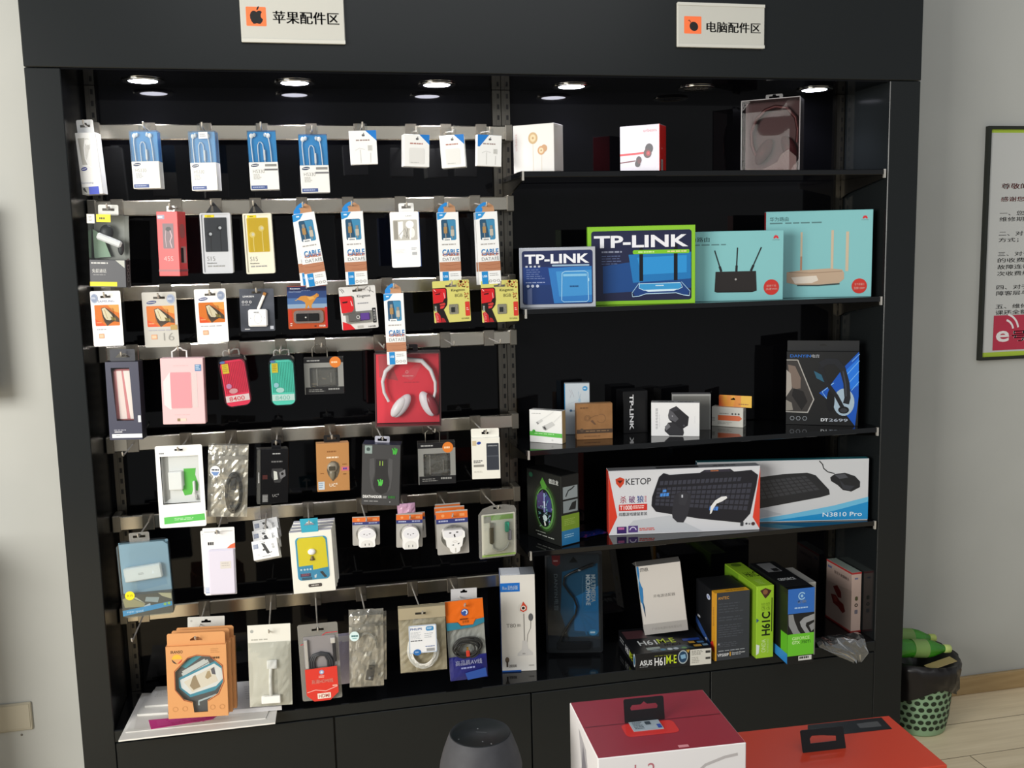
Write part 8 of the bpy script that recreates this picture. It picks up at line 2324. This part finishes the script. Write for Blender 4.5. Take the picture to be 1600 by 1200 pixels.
flat('flat_pack', 'white flat pack with a small green corner, right of the orange armband boxes', 'package', [(352, 1110), (440, 1103), (420, 1062), (346, 1067)], z, 0.012, '#d6d5d6', lambda p: [p.poly([(0.1, 0.55), (0.28, 0.5), (0.12, 0.8)], '#5cae4c'), p.bars(0.45, 0.2, 0.8, 0.7, 6, '#c0bfc0')], GP)

# ================================================================ foreground: goods on the counter below the camera
ZC = 0.70
t = Th('shop_counter', 'low shop counter in front, just under the boxes at the bottom edge', 'counter', Matrix.Translation((0.55, -1.55, 0)))
m = MB(); m.rbox(-0.55, 0.5, -0.35, 0.37, ZC - 0.03, ZC, 0.003, M('#3c3c3c', 0.3)); t.part('worktop', m)
m = MB(); m.rbox(-0.52, 0.47, -0.32, 0.33, 0.0, ZC - 0.0302, 0.003, M('#2a2a2a', 0.4)); t.part('body', m)

c0 = Zp(750, 1143, 0.95)
t = Th('smart_speaker', 'dark grey bulb-shaped speaker with a flat round top at the bottom edge', 'speaker', Matrix.Translation((c0.x, c0.y, ZC)))
R0 = 45.5 / 1536 * (CAM - Vector((c0.x, c0.y, 0.95))).length
H0 = 0.25
m = MB()
GM = noisy('speaker_shell', '#3c3c3f', '#424245', 60, 0.6, 0.25)
m.lathe([(R0 * .96, H0 - .0005), (R0 * 1.0, H0 - .003), (R0 * 1.08, H0 - .012), (R0 * 1.22, H0 - .030), (R0 * 1.31, H0 - .045), (R0 * 1.345, H0 - .055), (R0 * 1.33, H0 - .062)], GM, n=56)
t.part('upper_shell', m)
m = MB()
m.lathe([(R0 * 1.30, H0 - .0622), (R0 * 1.33, H0 - .066), (R0 * 1.3, H0 - .1), (R0 * 1.2, H0 - .16), (R0 * 1.05, .01), (R0 * 1.0, 0), (0, 0)], noisy('speaker_mesh', '#1a1a1b', '#262627', 300, 0.6, 0.3), n=56)
t.part('lower_shell', m)
m = MB()
m.lathe([(0, H0 - .006), (R0 * .9, H0 - .006), (R0 * .96, H0 - .0005), (R0 * .985, H0 - .0015)], M('#15191a', 0.45, 0, 0.25), n=56)
q = Pr(m, (-R0, R0, H0 - .006), (2 * R0, 0, 0), (0, -2 * R0, 0), (0, 0, 1), 0.3)
q.l([(0.45, 0.38), (0.62, 0.44)], 0.012, '#4a4e4f')
for u, v in ((0.5, 0.28), (0.5, 0.72), (0.5, 0.93), (0.62, 0.83), (0.14, 0.55)): q.e(u, v, 0.012, None, '#7a7e7f')
t.part('top_plate', m)

# white and red box
zt = 0.95
A, B, C, D = [Zp(u, v, zt) for u, v in ((934, 1186), (1166, 1160), (1097.5, 1077.5), (889.5, 1097.5))]
xa = ((B - A) + (C - D)).normalized()
w = ((B - A).length + (C - D).length) / 2
d = ((D - A).length + (C - B).length) / 2
o = (A + B) / 2; o.z = ZC
t = upright('headphone_box', 'white box with a dark red top and a standing black hang tab, foreground', 'package', o, xa, w, zt - ZC)
h = t.h
m = MB()
m.rbox(-w / 2, w / 2, 0, d, 0, h, 0.0012, M('#dad6d4', 0.4), top=M('#8c2633', 0.3))
p = t.F(m, 0, 0.4)
p.t('solo2', 0.13, 0.06, 0.38, 0.145, '#b06a72', -0.004); p.l([(0.60, 0.2), (0.72, 0.11), (0.85, 0.075), (0.94, 0.065)], 0.02, '#b0aaa8'); p.ring(0.75, 0.5, 0.2, 0.05, '#8a2c34')
p = t.L(m, d, 0.4); p.poly([(0.35, 0.05), (0.6, 0.1), (0.75, 0.4), (0.55, 0.5)], '#a8a4a6'); p.poly([(0.5, 0.1), (0.7, 0.3), (0.6, 0.6), (0.4, 0.4)], '#77747a')
p = t.T(m, d, 0.3)
p.r(0.02, 0.475, 0.98, 0.488, '#5c1a22'); p.r(0.26, 0.5, 0.63, 0.72, '#c8302c', 0.04); p.r(0.55, 0.93, 0.62, 0.97, '#d08a90')
t.part('carton', m)
m = MB()
m.box(t.x(.325), t.x(.535), d * .36, d * .52, h + .0004, h + .0012, M('#9aa6ae', 0.35))
q = Pr(m, (t.x(.325), d * .52, h + .0012), (t.x(.535) - t.x(.325), 0, 0), (0, -d * .16, 0), (0, 0, 1)); q.bars(0.08, 0.1, 0.45, 0.9, 5, '#4a545c'); q.r(0.5, 0.1, 0.68, 0.45, '#3a444c'); q.r(0.84, 0.5, 0.97, 0.9, '#2f4a9a')
t.part('label', m, 'pale blue printed label')
m = MB()
x0, x1 = t.x(.30), t.x(.585)
cx, hz = (x0 + x1) / 2, h + .0215
m.prism(rrect(x0, x1, h - .001, h + .035, 0.003), d * .525, d * .525 + .0012, M('#151416', 0.3), [[(cx - .021, hz - .004), (cx + .021, hz - .004), (cx + .022, hz), (cx + .019, hz + .004), (cx + .005, hz + .004), (cx, hz + .008), (cx - .005, hz + .004), (cx - .019, hz + .004), (cx - .022, hz)]])
m.v = [Vector((v.x, v.y + (v.z - h) * 0.2 if v.z > h else v.y, v.z)) for v in m.v]
t.part('hang_tab', m, 'black hang tab')

# orange box
zt = 0.80
B, C = Zp(1477, 1195.5, zt), Zp(1389, 1118, zt)
D = Zp(1155, 1143.5, zt)
xa = (C - D).normalized()
ya = Vector((-xa.y, xa.x, 0))
d = (C - B).dot(ya)
xl = 0.645
w = (C - D).length + (D.x - xl)
o = C - ya * d - xa * w / 2; o.z = ZC
t = upright('headphone_box', 'flat orange red box with a black folded hang tab, bottom right foreground', 'package', o, xa, w, zt - ZC)
h = t.h
m = MB()
m.rbox(-w / 2, w / 2, 0, d, 0, h, 0.0012, M('#c23c25', 0.3))
p = t.T(m, d, 0.3)
K = lambda u, v: (lambda q: ((q - (o + Vector((0, 0, h)))).dot(xa) / w + .5, 1 - (q - o).dot(ya) / d))(Zp(u, v, zt))
p.poly([K(1262, 1133), K(1377, 1121), K(1394, 1139), K(1322, 1147), K(1262, 1150)], '#141113'); p.poly([K(1338, 1131), K(1371, 1127), K(1378, 1135), K(1344, 1138)], '#4a4a4a')
t.part('carton', m)
m = MB()
for (a_, b_) in (((1251, 1139), (1320, 1134)),):
    l0, l1 = K(1254, 1176), K(1323, 1170)
    x0, x1, yy = t.x(l0[0]), t.x(l1[0]), (1 - (l0[1] + l1[1]) / 2) * d
cx = (x0 + x1) / 2
hw = (x1 - x0) / 2
m.prism(rrect(-hw, hw, 0, .036, 0.003), 0, .0014, M('#151315', 0.3), [[(-hw * .6, .014), (hw * .6, .014), (hw * .62, .022), (hw * .2, .024), (-.004, .026), (-hw * .5, .026), (-hw * .6, .022)]])
m.v = [Vector((cx + v.x, yy + v.y + v.z * 0.35, h - .001 + v.z)) for v in m.v]
t.part('hang_tab', m, 'black hang tab')

# ================================================================ waste bin at the right
bx, by = 2.043, 0.125
t = Th('waste_bin', 'pale green plastic waste basket with oval holes beside the cabinet', 'waste bin', Matrix.Translation((bx, by, 0)))
GRN = M('#8fb08c', 0.45)
prof = [(0.0, 0.003), (0.085, 0.003), (0.09, 0.0), (0.094, 0.006), (0.102, 0.06), (0.112, 0.16), (0.118, 0.225), (0.122, 0.24), (0.118, 0.24)]
m = MB()
m.lathe(prof, GRN, n=56)
vs, fs = [], []
for j in range(9):
    z = 0.032 + j * 0.0235
    r = 0.0965 + 0.0975 * (z - 0.02) / 0.97 * 0.1 + (z - 0.02) * 0.095
    for i in range(26):
        a = 2 * math.pi * (i + .5 * (j % 2)) / 26
        b0 = len(vs)
        for k in range(10):
            q = 2 * math.pi * k / 10
            da = 0.0096 / r * math.cos(q)
            zz = z + 0.0086 * math.sin(q)
            rr = 0.0012 + (0.094 + (zz - .006) / .054 * .008 if zz < .06 else 0.102 + (zz - .06) * .1 if zz < .16 else .112 + (zz - .16) / .065 * .006)
            vs.append((rr * math.cos(a + da), rr * math.sin(a + da), zz))
        fs.append(tuple(range(b0, b0 + 10)))
m.add(vs, fs, M('#23301f', 0.6))
t.part('basket', m)
rnd = random.Random(4)
jj = [[(rnd.random() - .5) * .012 for k in range(48)] for i in range(8)]
m = MB()
m.lathe([(0.05, 0.18), (0.10, 0.243), (0.118, 0.256), (0.130, 0.260), (0.138, 0.235), (0.135, 0.205), (0.128, 0.175), (0.122, 0.155)], M('#1d1a1a', 0.3), n=48, jitter=lambda i, k: jj[i][k] * (1 if i > 2 else .3))
m.v = [Vector((v.x, v.y, v.z + (.022 * math.sin(3 * math.atan2(v.y, v.x)) if v.z < .2 else .006 * math.sin(2 * math.atan2(v.y, v.x))))) for v in m.v]
o = m.build('bin_liner', None, Matrix.Translation((bx, by, 0)))
tag(o, 'black plastic bag lining the green waste basket', 'bin liner')


def bottle(lab, loc, rot, cap):
    t = Th('drink_bottle', lab, 'bottle', Matrix.Translation(loc) @ rot, group='green drink bottles in the waste bin')
    m = MB()
    m.lathe([(0, 0), (.026, .0), (.031, .006), (.031, .05), (.029, .06), (.031, .07), (.031, .125), (.027, .15), (.016, .18), (.0125, .19), (.0125, .2)], GREENBOT, n=28)
    t.part('body', m)
    m = MB(); m.lathe([(.0128, .192), (.0145, .194), (.0145, .215), (.013, .217), (0, .217)], M(cap, 0.4), n=24); t.part('cap', m, 'yellow green cap')
    m = MB(); m.lathe([(.0314, .065), (.0314, .12)], M('#7a9a54', 0.4), n=28); t.part('wrap_label', m)


bottle('upper green bottle in the bin, pale cap pointing right against the wall', (1.925, 0.175, 0.315), Matrix.Rotation(math.radians(98), 4, 'Y'), '#b8c86a')
bottle('lower green bottle in the bin, its cap nearest the camera', (1.915, 0.08, 0.312), Matrix.Rotation(math.radians(97), 4, 'Y'), '#c0d07a')
m = MB()
m.rbox(-.05, .05, -.02, .02, -.001, .001, .0005, M('#9a8a5c', 0.6))
tag(m.build('card_scrap', None, Matrix.Translation((2.06, 0.03, 0.262)) @ Matrix.Rotation(math.radians(-12), 4, 'Y')), 'scrap of tan cardboard lying on the rim of the waste basket', 'cardboard')

# low cabinet added out of view at left to shade the lower wall
t = Th('added_shade_cabinet', 'unseen low grey cabinet added at left to shade the lower wall', 'cabinet', Matrix.Translation((-1.5, 0.02, 0)))
m = MB(); m.rbox(-0.5, 0.5, 0, 0.25, 0.0, 0.88, 0.003, M('#77736a', 0.5)); t.part('body', m)
m = MB(); m.rbox(-0.51, 0.51, -0.015, 0.255, 0.8802, 0.90, 0.003, M('#5c584f', 0.4)); t.part('worktop', m)
